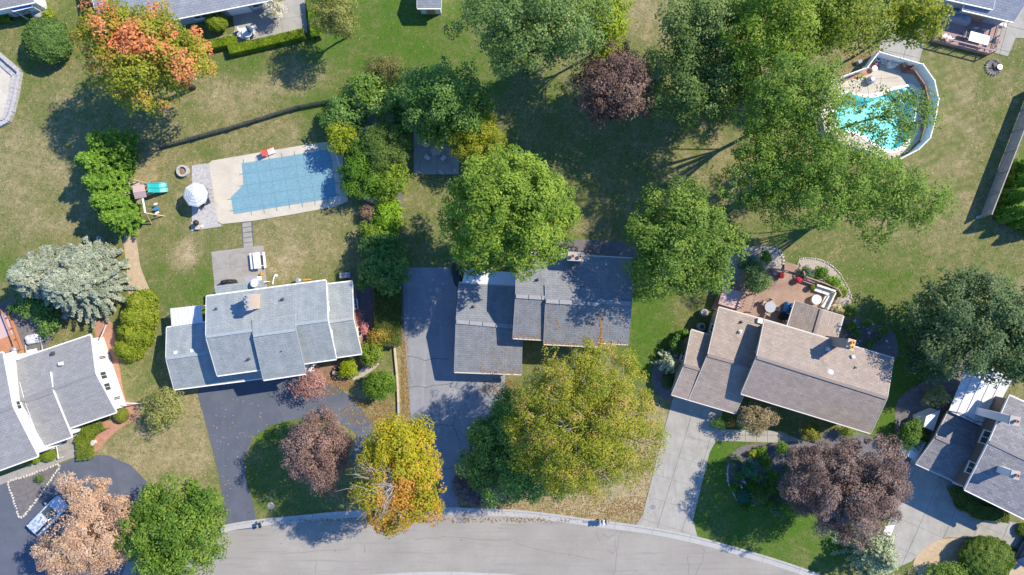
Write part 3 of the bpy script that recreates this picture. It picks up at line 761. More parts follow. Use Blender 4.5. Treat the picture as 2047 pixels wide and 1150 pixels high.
# gabled sunroom on the deck
gable(h, (1590.8,602), (1575,652), (1641.7,618.6), (1627.5,668), (1686,632), (1672,680), 2.75, 3.6, 2.75, 'roof_right', 'siding_tan', 'trim_tan', 0.2, wins=[('A', .5, 1.5, 1.6, 1.2), ('B', .5, 1.5, 1.6, 1.2)])
MB().tube([P(1465,824,2.6), P(1480,788,2.75)], 0.06, 8).build('downpipe', M['white'], h)
MB().box(P(1520,642,2.9), (0.7, 0.5, 0.5), math.radians(-15)).build('flashing', M['white'], h)
chimney(h, 1700, 689, 8.0, 0.0, 0.62, 0.95, math.radians(-16), 'fence_grey', 'wood_pale', 2, 'orange')
for x, y, z, k in ((1656,746,5.6,'turbine'),(1654,698,5.0,'box'),(1704,713,5.0,'box'),(1640,712,5.2,'pipe'),(1709,735,5.4,'pipe'),(1482,644,3.1,'pipe'),(1480,663,3.5,'white')): roof_vent(h, x, y, z, k)

# ---- far right house (slate roof, two chimneys, metal porch)
h = thing('house', 'slate-grey roofed house with two white chimneys and a metal porch roof', 'house', P(1960, 900))
gable(h, (2018,791), (2140,846), (1977,884), (2105,945), (1928.7,978.6), (2060,1043), 5.2, 6.4, 5.2, 'roof_slate', 'siding_brown', 'white', 0.3,
      wins=[('1', .45, 4.4, 1.4, 1.3), ('1', .8, 4.4, 1.2, 1.2), ('B', .3, 4.2, 1.4, 1.2), ('B', .3, 1.5, 1.4, 1.2)])
gable(h, (1896,822), (1990,866), (1870.8,873.7), (1968,918), (1831.6,927), (1930,972), 2.6, 3.5, 2.6, 'roof_slate', 'siding_brown', 'trim_tan', 0.3, wins=[('B', .5, 1.1, 4.4, 2.1)])
gable(h, (2070,860), (2150,890), (2050,905), (2130,940), (2016,1006), (2110,1050), 5.9, 6.3, 5.35, 'roof_grey', 'siding_brown', 'trim_tan', 0.3)
q = [P(1941,714,2.9), P(2024,758,2.9), P(1973,857,3.05), P(1896,822,3.05)]
for i in range(5):
    a, b_ = i / 5, (i + 1) / 5
    slab_roof(h, (q[0].lerp(q[1], a + .004), q[0].lerp(q[1], b_ - .004), q[3].lerp(q[2], b_ - .004), q[3].lerp(q[2], a + .004)), M['white_metal'], 0.06, 'metal_panel')
    if i: MB().beam(q[0].lerp(q[1], a) + Vector((0, 0, .03)), q[3].lerp(q[2], a) + Vector((0, 0, .03)), 0.06, 0.09).build('panel_seam', M['white'], h)
for c in (q[0], q[1]): MB().tube([Vector((c.x - .1, c.y - .2, 0)), Vector((c.x - .1, c.y - .2, 2.85))], 0.07, 8).build('porch_post', M['white'], h)
MB().tube([P(1895,821,3.15), P(1920,826,3.2), P(1950,843,3.2), P(1975,846,3.2)], 0.035, 6).build('cable', M['black'], h)
chimney(h, 2027, 841, 8.0, 0.0, 0.9, 0.8, math.radians(-12), 'white', 'curb', 1, 'terracotta')
chimney(h, 2028, 949, 7.9, 5.2, 0.75, 0.7, math.radians(-12), 'white', 'curb', 1, 'terracotta')

# ---- far left house
h = thing('house', 'long grey-roofed house with bright white gable wall at the left edge', 'house', P(110, 790))
gable(h, (20,724), (180.8,670), (28,806), (190.5,747), (62,882), (232,824), 2.7, 4.1, 2.7, 'roof_grey', 'siding_white', over=0.3, ridge='cap',
      wins=[('2', .28, 1.5, .35, 1.3), ('2', .52, 2.3, .8, 1.1), ('2', .68, 2.3, .8, 1.1), ('2', .86, 1.3, .35, 1.3), ('B', .75, 1.5, 1.8, 1.3), ('A', .7, 1.5, 1.6, 1.2)])
gable(h, (40,765), (100,744), (50,803), (106,783), (84,894), (143,873), 3.75, 4.2, 2.75, 'roof_grey', 'siding_white', over=0.25, back=False, wins=[('B', .5, 1.2, 1.0, 2.1)])
gable(h, (-140,757), (5,705), (-120,866), (25,813), (-70,965), (75.5,912), 4.6, 6.0, 4.6, 'roof_grey', 'siding_white', over=0.3, wins=[('2', .5, 4.6, .9, .9), ('B', .8, 3.6, 1.3, 1.2), ('B', .8, 1.4, 1.8, 1.3)])
for x, y, z, k in ((106,706,3.3,'boxdark'),(122,727,3.6,'box')): roof_vent(h, x, y, z, k)
MB().tube([P(203,672,2.4), P(212,650,0.2)], 0.06, 8).build('downpipe', M['white'], h)
MB().tube([P(247,806,2.2), P(283,807,0.15)], 0.06, 8).build('downpipe', M['white'], h)
MB().box(P(18,716,3.0), (1.6, 1.0, 0.5), math.radians(20)).build('dormer_box', M['white'], h)

# ---- houses cut by the top edge
h = thing('house', 'grey-roofed house with white gable in the top left corner', 'house', P(10, -10))
gable(h, (-110,-55), (45,-88), (-100,-15), (58,-50), (-90,36), (68,4), 2.7, 3.9, 2.7, 'roof_grey', 'siding_white', over=0.3, wins=[('B', .75, 1.5, 1.8, 1.2)])
h = thing('house', 'low blue-grey roofed house behind the hedged patio', 'house', P(380, -10))
gable(h, (160,-75), (510,-140), (180,-15), (525,-82), (205,66), (545,-1), 2.7, 4.0, 2.7, 'roof_blue', 'siding_blue', over=0.4, wins=[('B', .55, 1.5, 1.6, 1.2), ('B', .78, 1.1, 2.4, 2.05), ('B', .92, 1.5, 1.8, 1.2), ('B', .35, 1.5, 1.6, 1.2)])
h = thing('house', 'blue-grey roofed house with white gutter above the mauve deck', 'house', P(2000, -20))
gable(h, (1975,-110), (2085,-78), (1950,-40), (2060,-8), (1924.5,19.5), (2027,43.5), 2.8, 3.9, 2.8, 'roof_blue', 'siding_blue', over=0.35, wins=[('B', .4, 1.1, 2.0, 2.05)])
gable(h, (1890,-120), (2010,-90), (1878,-60), (1995,-30), (1868,-8), (1985,18), 2.9, 4.1, 3.3, 'roof_blue', 'siding_blue', over=0.3)
h = thing('garden_shed', 'small shed with shaded blue-grey roof at the top edge', 'shed', P(860, -10))
gable(h, (836,-48), (882,-48), (834,-18), (881,-18), (834,16), (882,16), 2.2, 2.9, 2.2, 'roof_blue', 'siding_white', over=0.2, wins=[('B', .5, 1.0, .9, 1.92)])
# ------------------------------------------------------------------ trees and shrubs
RNG = np.random.default_rng(11)
LEAFK = 1.45

def quads_mesh(name, V, colors, parent, mat):
    n = len(V) // 4
    me = bpy.data.meshes.new(name)
    me.vertices.add(4 * n); me.vertices.foreach_set('co', (V - np.array(ORG[parent])).astype(np.float32).ravel())
    me.loops.add(4 * n); me.loops.foreach_set('vertex_index', np.arange(4 * n, dtype=np.int32))
    me.polygons.add(n); me.polygons.foreach_set('loop_start', np.arange(0, 4 * n, 4, dtype=np.int32))
    try: me.polygons.foreach_set('loop_total', np.full(n, 4, dtype=np.int32))
    except Exception: pass
    a = me.attributes.new('Col', 'FLOAT_COLOR', 'POINT')
    c = np.ones((4 * n, 4), np.float32); c[:, :3] = np.repeat(np.minimum(colors * LEAFK * np.where((colors[:, 1] > colors[:, 0] * 1.02)[:, None], np.array([[1.10, 1.05, 0.90]]), 1.0), 0.8), 4, axis=0)
    a.data.foreach_set('color', c.ravel())
    me.update(calc_edges=True); me.validate()
    return link_mesh(name, me, mat, parent)

def nrmz(a): return a / np.maximum(np.linalg.norm(a, axis=1, keepdims=True), 1e-6)

def leaf_quads(pos, nrm, L, W, tang=None, fold=0.0):
    n = len(pos)
    if tang is None: tang = RNG.normal(size=(n, 3))
    tang = tang - nrm * np.sum(tang * nrm, 1, keepdims=True); tang = nrmz(tang)
    bi = np.cross(nrm, tang)
    L = (L * RNG.uniform(0.7, 1.3, n))[:, None]; W = (W * RNG.uniform(0.7, 1.3, n))[:, None]
    V = np.empty((n, 4, 3))
    V[:, 0] = pos - tang * L * 0.5; V[:, 1] = pos + bi * W * 0.5 - nrm * fold * L
    V[:, 2] = pos + tang * L * 0.5; V[:, 3] = pos - bi * W * 0.5 - nrm * fold * L
    return V.reshape(-1, 3)

def pal(cols, t):
    cols = np.array(cols); t = np.clip(t, 0, 0.9999) * (len(cols) - 1)
    i = t.astype(int); f = (t - i)[:, None]
    return cols[i] * (1 - f) + cols[i + 1] * f

def limbs(root, base, tips, r0, mat='bark', fork=0.45, name='trunk', n=6):
    """trunk from base with limbs to the tips, one mesh"""
    mb = MB(); base = Vector(base)
    top = Vector((0, 0, 0))
    for t in tips: top += Vector(t)
    top /= len(tips)
    fz = base.z + (top.z - base.z) * fork
    fk = Vector((base.x + (top.x - base.x) * .3, base.y + (top.y - base.y) * .3, fz))
    mb.tube([base + Vector((0, 0, -0.1)), base.lerp(fk, .5) + Vector((random.uniform(-.1, .1), random.uniform(-.1, .1), 0)), fk], [r0 * 1.25, r0, r0 * .85], 9)
    for t in tips:
        t = Vector(t); mid = fk.lerp(t, .5) + Vector((random.uniform(-.3, .3), random.uniform(-.3, .3), random.uniform(.0, .5)))
        mb.tube([fk - Vector((0, 0, random.uniform(0, .5))), mid, t], [r0 * .42, r0 * .25, r0 * .06], n)
        if r0 > .12:
            for k in range(3):
                s = mid.lerp(t, random.uniform(0, .7)); e = s + Vector((random.gauss(0, .9), random.gauss(0, .9), random.uniform(.1, 1.0)))
                mb.tube([s, e], [r0 * .14, r0 * .03], 5)
    return mb.build(name, M[mat], root, True)

def broad(name, label, cat, px, py, rx, ry, zc, rz, cols, group=None, lai=7.0, leaf=(0.25, 0.165), clump=1.1, gap=0.0, seed=0, lobes=0.16,
          rot=0.0, patch=None, jit=0.16, trunk='bark', nl=12, base=None, crown_name='crown', up=0.85, mat='leaf', fill=0.28, squash=1.0, zlow=0.05, cut=None, tr=None):
    global RNG
    RNG = np.random.default_rng(seed * 101 + int(px) * 7 + int(py)); random.seed(seed * 31 + int(px) + int(py))
    k = mpp(zc); c = np.array(P(px, py, zc)); R = np.array([rx * k * .96, ry * k * .96, rz])
    b = P(px, py, zc) if base is None else P(*base)
    b = Vector((b.x, b.y, 0))
    root = thing(name, label, cat, b, group)
    cr, sr = math.cos(rot), math.sin(rot)
    Q = np.array([[cr, -sr, 0], [sr, cr, 0], [0, 0, 1]])
    area = math.pi * R[0] * R[1]
    nclump = max(8, int(area / (clump ** 2) * 2.3))
    d = nrmz(RNG.normal(size=(nclump * 3, 3))); d = d[d[:, 2] > -0.35][:nclump]; nclump = len(d)
    # lobed outline: radius varies smoothly with azimuth
    az = np.arctan2(d[:, 1], d[:, 0]); ph = RNG.uniform(0, 6.28, 5)
    lob = 1 + lobes * (np.sin(3 * az + ph[0]) * .5 + np.sin(5 * az + ph[1]) * .4 + np.sin(8 * az + ph[2]) * .3)
    rr = RNG.uniform(0.70, 1.02, nclump) * lob
    inner = RNG.random(nclump) < 0.25
    rr[inner] *= RNG.uniform(0.4, 0.85, inner.sum())
    cen = (d * rr[:, None]) * (R - clump * 0.22 * np.array([1, 1, 1.5])).clip(0.3)
    crad = clump * np.clip(RNG.lognormal(-.22, .36, nclump), .4, 1.7)
    ct = RNG.random(nclump)
    n = int(lai * area / (leaf[0] * leaf[1] * 0.5)); n = min(n, 70000)
    keep = RNG.random(nclump) >= gap
    if cut is not None:      # part of the crown that carries no leaves
        for (qx, qy, qr) in cut:
            wc = cen @ Q.T + c; kk = H / (H - wc[:, 2]) * PPM
            keep &= np.hypot(wc[:, 0] * kk + 1023.5 - qx, 575 - wc[:, 1] * kk - qy) > qr
    cen, crad, ct, d = cen[keep], crad[keep], ct[keep], d[keep]
    wts = crad ** 2; wts /= wts.sum()
    idx = RNG.choice(len(cen), n, p=wts)
    ld = RNG.normal(size=(n, 3)); ld[:, 2] += 0.45; ld = nrmz(ld)
    lr = RNG.uniform(0.35, 1.0, n) ** 0.6
    pos = cen[idx] + ld * (lr * crad[idx])[:, None] * np.array([1, 1, 0.72 * squash])
    nf = int(n * fill)          # leaves scattered deeper in the crown
    if nf:
        dd = nrmz(RNG.normal(size=(nf, 3))); q = dd * (RNG.uniform(0.1, 0.9, nf)[:, None]) * R * 0.85
        pos[:nf] = q
    pos = pos @ Q.T
    out = nrmz(pos / R)
    nrm = nrmz(out * 0.55 + ld * 0.6 + np.array([0, 0, up]) + RNG.normal(size=(n, 3)) * 0.5)
    w = pos + c
    ok = w[:, 2] > zlow; 
    t = np.clip(ct[idx] * 0.62 + RNG.normal(0.19, jit, n), 0, 1)
    colr = pal(cols, t)
    if patch is not None: colr = patch(w, pos / R, t, colr, ct[idx])
    colr = colr * RNG.uniform(0.8, 1.2, n)[:, None]
    V = leaf_quads(w, nrm, leaf[0], leaf[1], fold=0.12)
    okk = np.repeat(ok, 4)
    quads_mesh(crown_name, V[okk], colr[ok], root, M[mat])
    tips = [Vector(c) + Vector((Q @ (cen[i] * 0.92))) for i in RNG.choice(len(cen), min(nl, len(cen)), replace=False)]
    limbs(root, b, tips, tr or max(0.04, min(0.32, 0.045 * (R[0] + R[1]) / 2)), trunk, fork=0.45 if tr is None else 0.8, name='trunk' if cat == 'tree' else 'stem')
    return root

def conifer(name, label, cat, px, py, r, h, cols, group=None, nb=None, seed=0, droop=0.18, spray=(0.34, 0.11), width=0.5, dens=26, lowz=0.4, power=0.9, upturn=0.0, mat='needle'):
    """px, py: trunk foot on the ground in pixels; r: radius in metres at the foot"""
    global RNG
    RNG = np.random.default_rng(seed * 77 + int(px) * 3 + int(py)); random.seed(seed + int(px))
    b = P(px, py, 0); root = thing(name, label, cat, b, group)
    mb = MB().tube([b + Vector((0, 0, -.1)), b + Vector((0, 0, h * .5)), b + Vector((0, 0, h * .97))], [0.04 * r + .06, 0.025 * r + .04, .015], 8)
    PS, NS, TS, CS = [], [], [], []
    nb = nb or int(18 * h)
    for i in range(nb):
        f = (i + RNG.random()) / nb
        z = lowz + (h - lowz) * f
        L = r * (1 - f) ** power * RNG.uniform(0.62, 1.12) + 0.12
        az = i * 2.39996 + RNG.normal(0, .25)
        dx = np.array([math.cos(az), math.sin(az), 0])
        lat = np.array([-dx[1], dx[0], 0])
        m = max(6, int(dens * L))
        s = RNG.random(m) ** 0.75
        zz = z - droop * L * s + upturn * L * s ** 2
        wd = width * (1 - 0.75 * s) * min(1.0, L) * (0.35 + 0.65 * np.minimum(1, s * 4))
        off = RNG.uniform(-1, 1, m)
        p = np.array(b)[None] * [1, 1, 0] + dx[None] * (s * L)[:, None] + lat[None] * (off * wd)[:, None] + np.stack([0 * s, 0 * s, zz + RNG.normal(0, .06, m)], 1)
        PS.append(p)
        TS.append(dx[None] * 0.8 + lat[None] * (np.sign(off) * 0.7)[:, None] + RNG.normal(0, .45, (m, 3)))
        NS.append(np.array([0, 0, 1.0])[None] + dx[None] * 0.35 + RNG.normal(0, .38, (m, 3)))
        CS.append(np.clip(RNG.random() * .6 + s * 0.25 + RNG.normal(.08, .12, m), 0, 1))
        if L > .8: mb.tube([b + Vector((0, 0, z)), b + Vector(dx * L * .85) + Vector((0, 0, z - droop * L * .8))], [.03, .008], 4, False)
    pos = np.concatenate(PS); nrm = nrmz(np.concatenate(NS)); tg_ = np.concatenate(TS); t = np.concatenate(CS)
    col = pal(cols, t) * RNG.uniform(.82, 1.18, len(pos))[:, None]
    V = leaf_quads(pos, nrm, spray[0], spray[1], tg_, 0.05)
    quads_mesh('crown', V, col, root, M[mat])
    mb.build('trunk', M['bark'], root)
    return root

def plume(name, label, cat, px, py, r, h, cols, group=None, seed=0, lai=9, leaf=(0.34, 0.12), shape=0.55, ry=None, rot=0.0, mat='needle'):
    """upright feathery evergreen: sprays that point up and out on a tapering column. px, py on the ground"""
    global RNG
    RNG = np.random.default_rng(seed * 13 + int(px) * 5 + int(py)); random.seed(seed + int(px) * 2)
    b = P(px, py, 0); root = thing(name, label, cat, b, group)
    ry = ry or r
    n = int(lai * (math.pi * r * ry + h * r * 1.2) / (leaf[0] * leaf[1] * .5)); n = min(n, 40000)
    nc = int(60 + 14 * h * r)
    caz = RNG.uniform(0, 6.283, nc); cf = RNG.random(nc) ** 1.25; cs = RNG.uniform(.75, 1.12, nc); ct = RNG.random(nc)
    i = RNG.integers(0, nc, n)
    f = np.clip(cf[i] + RNG.normal(0, .05, n), 0, 1); az = caz[i] + RNG.normal(0, .22, n)
    rr = (1 - f ** 1.6) ** shape * cs[i] * RNG.uniform(.45, 1.0, n) ** .5
    x = np.cos(az) * rr * r; y = np.sin(az) * rr * ry
    if rot:
        x, y = x * math.cos(rot) - y * math.sin(rot), x * math.sin(rot) + y * math.cos(rot)
    pos = np.stack([b.x + x, b.y + y, .15 + f * (h - .15)], 1)
    o = np.stack([np.cos(az + rot), np.sin(az + rot), np.zeros(n)], 1)
    tg_ = o * .75 + np.array([0, 0, .7]) + RNG.normal(0, .3, (n, 3))
    nrm = nrmz(o * .45 + np.array([0, 0, .75]) + RNG.normal(0, .45, (n, 3)))
    col = pal(cols, np.clip(ct[i] * .55 + RNG.normal(.22, .16, n), 0, 1)) * RNG.uniform(.8, 1.2, n)[:, None]
    quads_mesh('crown', leaf_quads(pos, nrm, leaf[0], leaf[1], tg_, .06), col, root, M[mat])
    MB().tube([b + Vector((0, 0, -.1)), b + Vector((0, 0, h * .9))], [.05 + .03 * r, .02], 7).build('trunk' if cat == 'tree' else 'stem', M['bark'], root)
    return root

def clipped(name, label, cat, px, py, rx, ry, h, cols, group=None, seed=0, leaf=(0.16, 0.09), lai=6, ground=True, sq=2.3):
    """sheared round shrub; px, py: apparent centre"""
    global RNG
    RNG = np.random.default_rng(seed + int(px) * 9 + int(py)); random.seed(seed + int(px))
    zc = h * .5; c = np.array(P(px, py, zc)); k = mpp(zc); R = np.array([rx * k, ry * k, h * .5])
    root = thing(name, label, cat, (c[0], c[1], 0), group)
    n = min(45000, int(lai * 2.2 * math.pi * R[0] * R[1] / (leaf[0] * leaf[1] * .5)))
    d = nrmz(RNG.normal(size=(n, 3)) + np.array([0, 0, .25]))
    lump = 1 + .045 * np.sin(d[:, 0] * 9 + 1) * np.sin(d[:, 1] * 8 + 2) + .05 * np.sin(d[:, 0] * 17 + d[:, 2] * 13) * np.sin(d[:, 1] * 15 + d[:, 2] * 7)
    pos = d * R * (lump * RNG.uniform(.82, 1.0, n) ** .6)[:, None] + c
    nrm = nrmz(d * .9 + np.array([0, 0, .25]) + RNG.normal(0, .5, (n, 3)))
    t = np.clip(.5 + .35 * np.sin(d[:, 0] * 13 + d[:, 1] * 11) * np.sin(d[:, 1] * 12 - d[:, 2] * 9) + RNG.normal(0, .2, n), 0, 1)
    ok = pos[:, 2] > .03
    col = pal(cols, t) * RNG.uniform(.8, 1.2, n)[:, None]
    quads_mesh('foliage', leaf_quads(pos, nrm, leaf[0], leaf[1])[np.repeat(ok, 4)], col[ok], root, M['leaf'])
    MB().lathe((c[0], c[1], 0), [(R[0] * .25, 0), (R[0] * .62, h * .3), (R[0] * .7, h * .55), (R[0] * .4, h * .8)], 10, 1, R[1] / R[0]).build('stem', M['bark'], root)
    return root

def hedge(name, label, pts, w, h, cols, seed=0, leaf=(0.15, 0.09), lai=7, cat='hedge'):
    """box-cut hedge along a ground polyline (pixels)"""
    global RNG
    RNG = np.random.default_rng(seed + 500 + int(pts[0][0])); line = [P(x, y, 0) for x, y in pts]
    root = thing(name, label, cat, line[0])
    PS, NS = [], []; core = MB()
    for a, b in zip(line[:-1], line[1:]):
        d = b - a; L = d.length; d.normalize(); nr = Vector((-d.y, d.x, 0))
        n = int(lai * L * (w + 1.6 * h) / (leaf[0] * leaf[1] * .5) * .5)
        u = RNG.uniform(-w * .4, L + w * .4, n); s = RNG.uniform(0, 1, n); top = s < w / (w + 2 * h) * 1.3
        v = np.where(top, RNG.uniform(-w / 2, w / 2, n), np.sign(RNG.uniform(-1, 1, n)) * w / 2 * RNG.uniform(.88, 1.04, n))
        z = np.where(top, h * RNG.uniform(.9, 1.04, n), h * RNG.uniform(.02, 1, n))
        PS.append(np.array(a)[None] + np.array(d)[None] * u[:, None] + np.array(nr)[None] * v[:, None] + np.stack([0 * z, 0 * z, z], 1))
        NS.append(np.where(top[:, None], np.array([[0, 0, 1.0]]), np.array(nr)[None] * np.sign(v)[:, None] + np.array([[0, 0, .3]])) + RNG.normal(0, .45, (n, 3)))
        core.beam(a + Vector((0, 0, h * .45)), b + Vector((0, 0, h * .45)), w * .75, h * .85)
    pos = np.concatenate(PS); nrm = nrmz(np.concatenate(NS)); n = len(pos)
    t = np.clip(.5 + .3 * np.sin(pos[:, 0] * 3.1) * np.sin(pos[:, 1] * 2.7 + 1) + RNG.normal(0, .22, n), 0, 1)
    quads_mesh('foliage', leaf_quads(pos, nrm, leaf[0], leaf[1]), pal(cols, t) * RNG.uniform(.8, 1.2, n)[:, None], root, M['leaf'])
    core.build('stem', M['bark'], root)
    return root

# palettes, dark to light
G_MID = [(.05, .10, .02), (.09, .16, .028), (.14, .22, .038), (.185, .265, .055)]
G_DARK = [(.038, .10, .026), (.068, .15, .036), (.11, .205, .05), (.16, .255, .07)]
G_BLUE = [(.05, .085, .05), (.08, .125, .07), (.12, .17, .09), (.18, .22, .12)]
G_LIME = [(.10, .16, .01), (.17, .235, .012), (.25, .30, .02), (.32, .34, .035)]
G_BRIGHT = [(.028, .085, .01), (.055, .135, .014), (.09, .185, .02), (.14, .235, .032)]
G_OLIVE = [(.08, .10, .03), (.13, .155, .04), (.19, .205, .065), (.27, .26, .10)]
SILVER = [(.095, .125, .10), (.155, .195, .165), (.215, .255, .22), (.285, .32, .28)]
PURPLE = [(.06, .038, .036), (.11, .072, .062), (.18, .12, .098), (.27, .19, .15)]
MAUVE = [(.11, .07, .065), (.18, .115, .10), (.26, .17, .145), (.34, .23, .19)]
TAN = [(.29, .185, .125), (.375, .25, .175), (.44, .315, .23), (.50, .385, .295)]
YEL = [(.15, .17, .012), (.24, .24, .012), (.34, .30, .015), (.42, .33, .02)]
LOC = [(.11, .15, .014), (.17, .205, .018), (.235, .25, .026), (.30, .285, .05)]

def red_patch(w, q, t, c, ct):
    s = .7 * np.sin(q[:, 0] * 5.5 + 1.0 + q[:, 1] * 2) * np.sin(q[:, 1] * 4.2 + .6) + .6 * np.exp(-((q[:, 0] - .45) ** 2 + (q[:, 1] - .05) ** 2) / .10) + .7 * np.exp(-((q[:, 0] + .05) ** 2 / .18 + (q[:, 1] + .05) ** 2 / .03)) + (ct - .5) * 1.9 - .7 * (q[:, 1] < -.3)
    red = pal([(.42, .16, .05), (.60, .20, .08), (.68, .27, .14)], np.random.default_rng(3).random(len(t)))
    org = pal([(.26, .22, .03), (.36, .25, .04)], np.random.default_rng(4).random(len(t)))
    c = np.where((s > .0)[:, None], org, c); c = np.where((s > .42)[:, None], red, c)
    return c
def yellow_patch(w, q, t, c, ct):
    s = -q[:, 1] * .5 + ct * .8 - .16 + .7 * np.exp(-(q[:, 0] ** 2 + q[:, 1] ** 2) / .1)
    org = pal([(.34, .19, .03), (.42, .21, .035), (.46, .25, .06)], np.random.default_rng(5).random(len(t)))
    return np.where((s + np.random.default_rng(6).normal(0, .25, len(t)) > .48)[:, None], org, c)
def locust_patch(w, q, t, c, ct):
    s = ct + np.random.default_rng(8).normal(0, .25, len(t))
    org = pal([(.36, .20, .07), (.42, .27, .10)], np.random.default_rng(9).random(len(t)))
    return np.where((s > 1.0)[:, None], org, c)

T = 'tree'
broad('maple_tree', 'maple with red and orange autumn patches over green, by the top left house', T, 285, 112, 130, 108, 10.5, 5.3, [(.10, .14, .015), (.16, .19, .02), (.23, .25, .03), (.30, .29, .05)], lai=6.5, clump=1.0, patch=red_patch, leaf=(.27, .18), seed=1, rot=-.2)
clipped('round_bush', 'large round dark green clipped bush with a dark shadow in the top left lawn', 'bush', 95, 82, 47, 45, 3.4, [(.045, .10, .025), (.09, .165, .045), (.14, .225, .07)], leaf=(.22, .11))
grp = 'bright green evergreens beside the playset'
ev = [(254, 303, 2.3, 7.0, 'northernmost'), (240, 340, 2.4, 7.4, 'second'), (250, 380, 2.3, 7.0, 'third'), (258, 413, 2.2, 6.6, 'fourth'), (266, 442, 1.9, 5.8, 'southernmost')]
for x, y, r, hh, w in ev:
    conifer('evergreen_tree', f'bright green feathery evergreen, {w} of the row beside the playset' if w.endswith('most') else f'bright green feathery evergreen, {w} from the top in the row beside the playset', T, x, y, r, hh, G_BRIGHT, grp, seed=3, droop=-.12, upturn=.12, dens=50, nb=150, power=.62, spray=(.30, .13), width=.55)
conifer('blue_spruce', 'large pale silver-blue spruce in the left yard, its trunk nearest the straw bed', T, 195, 572, 4.4, 8.6, SILVER, 'silver spruces in the left yard', seed=5, droop=.10, upturn=.10, dens=85, nb=300, power=.7, spray=(.22, .11), width=.6)
conifer('blue_spruce', 'pale silver-blue spruce at the left edge with boughs spread to the left', T, 125, 555, 3.9, 8.0, SILVER, 'silver spruces in the left yard', seed=6, droop=.10, upturn=.10, dens=85, nb=280, power=.7, spray=(.22, .11), width=.6)
conifer('blue_spruce', 'smaller silver-blue spruce at the top of the silver clump, touching the green evergreens', T, 200, 530, 3.3, 6.0, SILVER, 'silver spruces in the left yard', seed=7, droop=.10, upturn=.10, dens=85, nb=210, power=.7, spray=(.22, .11), width=.6)
grp = 'yellow-green arborvitae beside the white gable'
for x, y, r, hh, w in ((291, 606, 1.5, 3.0, 'topmost'), (287, 632, 1.8, 3.4, 'second from the top'), (281, 663, 1.85, 3.2, 'third from the top'), (267, 693, 1.6, 2.8, 'bottom')):
    plume('arborvitae', f'yellow-green arborvitae beside the white gable wall, {w} of four', 'shrub', x, y, r, hh, [(.055, .095, .008), (.095, .14, .01), (.145, .185, .015), (.2, .22, .03)], grp, seed=2)
broad('pine_tree', 'small grey-green ragged pine left of the sealed black driveway', T, 325, 815, 46, 44, 2.2, 1.7, G_OLIVE, lai=3.6, leaf=(.30, .07), clump=.6, gap=.1, lobes=.25, seed=2, mat='needle')
broad('tan_tree', 'tree with dry peach-tan leaves above the silver car', T, 172, 1054, 110, 102, 7.3, 4.0, TAN, lai=6.5, leaf=(.20, .13), clump=.75, lobes=.22, seed=4, jit=.2, base=(205, 1030), cut=[(85, 1025, 60), (60, 1060, 22)], fill=.1)
broad('green_tree', 'dense rounded dark green tree beside the road, right of the tan tree', T, 352, 1055, 108, 104, 7.3, 4.4, [(.035, .085, .012), (.07, .14, .018), (.12, .20, .03), (.17, .24, .045)], lai=7, clump=.95, seed=5)
broad('plum_tree', 'purple-brown plum tree on the driveway island', T, 636, 897, 70, 82, 7.2, 3.7, MAUVE, lai=5.5, leaf=(.20, .10), clump=.7, lobes=.2, seed=6)
yt = broad('yellow_tree', 'yellow and orange tree at the kerb with bare grey branches in its middle', T, 800, 955, 98, 118, 10.5, 4.4, YEL, lai=6.2, leaf=(.22, .15), clump=.85, patch=yellow_patch, seed=7, lobes=0.06, fill=0.1, trunk='bark_grey', cut=[(768, 978, 13)], nl=18)
broad('smoke_bush', 'low dark purple-grey weeping bush beneath the yellow-green trees by the kerb', 'bush', 952, 968, 46, 46, 1.5, 1.2, [(.10, .075, .08), (.17, .13, .13), (.25, .19, .18)], lai=6, leaf=(.14, .09), clump=.4, seed=8, fill=.1)
broad('linden_tree', 'dark green tree half hidden under the yellow-green locust', T, 1030, 905, 110, 112, 6.6, 4.1, G_DARK, lai=7.5, clump=.9, leaf=(.24, .17), seed=9, base=(1050, 880))
lt = broad('locust_tree', 'wide airy yellow-green locust tree in front of the dark grey roof', T, 1168, 842, 157, 168, 12.8, 4.6, LOC, lai=5.4, leaf=(.19, .10), clump=0.75, gap=0.05, patch=locust_patch, seed=10, lobes=0.06, fill=.35, nl=26, trunk='bark_grey', base=(1165, 835))
broad('maple_tree', 'big dense round green maple behind the dark grey roof', T, 1018, 427, 141, 134, 13, 6, [(.065, .12, .016), (.11, .185, .022), (.16, .245, .032), (.215, .295, .048)], lai=8.5, clump=.9, seed=11, lobes=.05, fill=.2)
broad('green_tree', 'green tree with irregular outline between the dark grey and brown roofs', T, 1362, 486, 120, 124, 10.6, 5.0, G_MID, lai=6.2, clump=.95, seed=12, lobes=.2)
broad('lime_tree', 'round yellow-green tree above the big green maple, beside the small patio', T, 950, 272, 59, 64, 4.0, 2.6, [(.10, .14, .01), (.15, .19, .012), (.21, .24, .02), (.25, .25, .035)], lai=7, leaf=(.18, .11), clump=.6, seed=13)
broad('dark_tree', 'deep green tree shading the upper part of the small patio', T, 878, 195, 94, 79, 6.6, 3.9, G_DARK, lai=4.4, clump=.9, seed=14, gap=0.1)
broad('green_tree', 'loose mid-green tree overhanging the small patio', T, 880, 248, 60, 46, 4.2, 2.2, G_MID, lai=6, clump=.7, seed=15, gap=.1)
broad('ash_tree', 'very wide grey-green tree at the top centre edge', T, 1060, 52, 165, 96, 13, 5.6, [(.055, .105, .03), (.09, .155, .045), (.14, .21, .07), (.21, .27, .12)], lai=3.9, clump=1.05, seed=16, lobes=.2, gap=0.2)
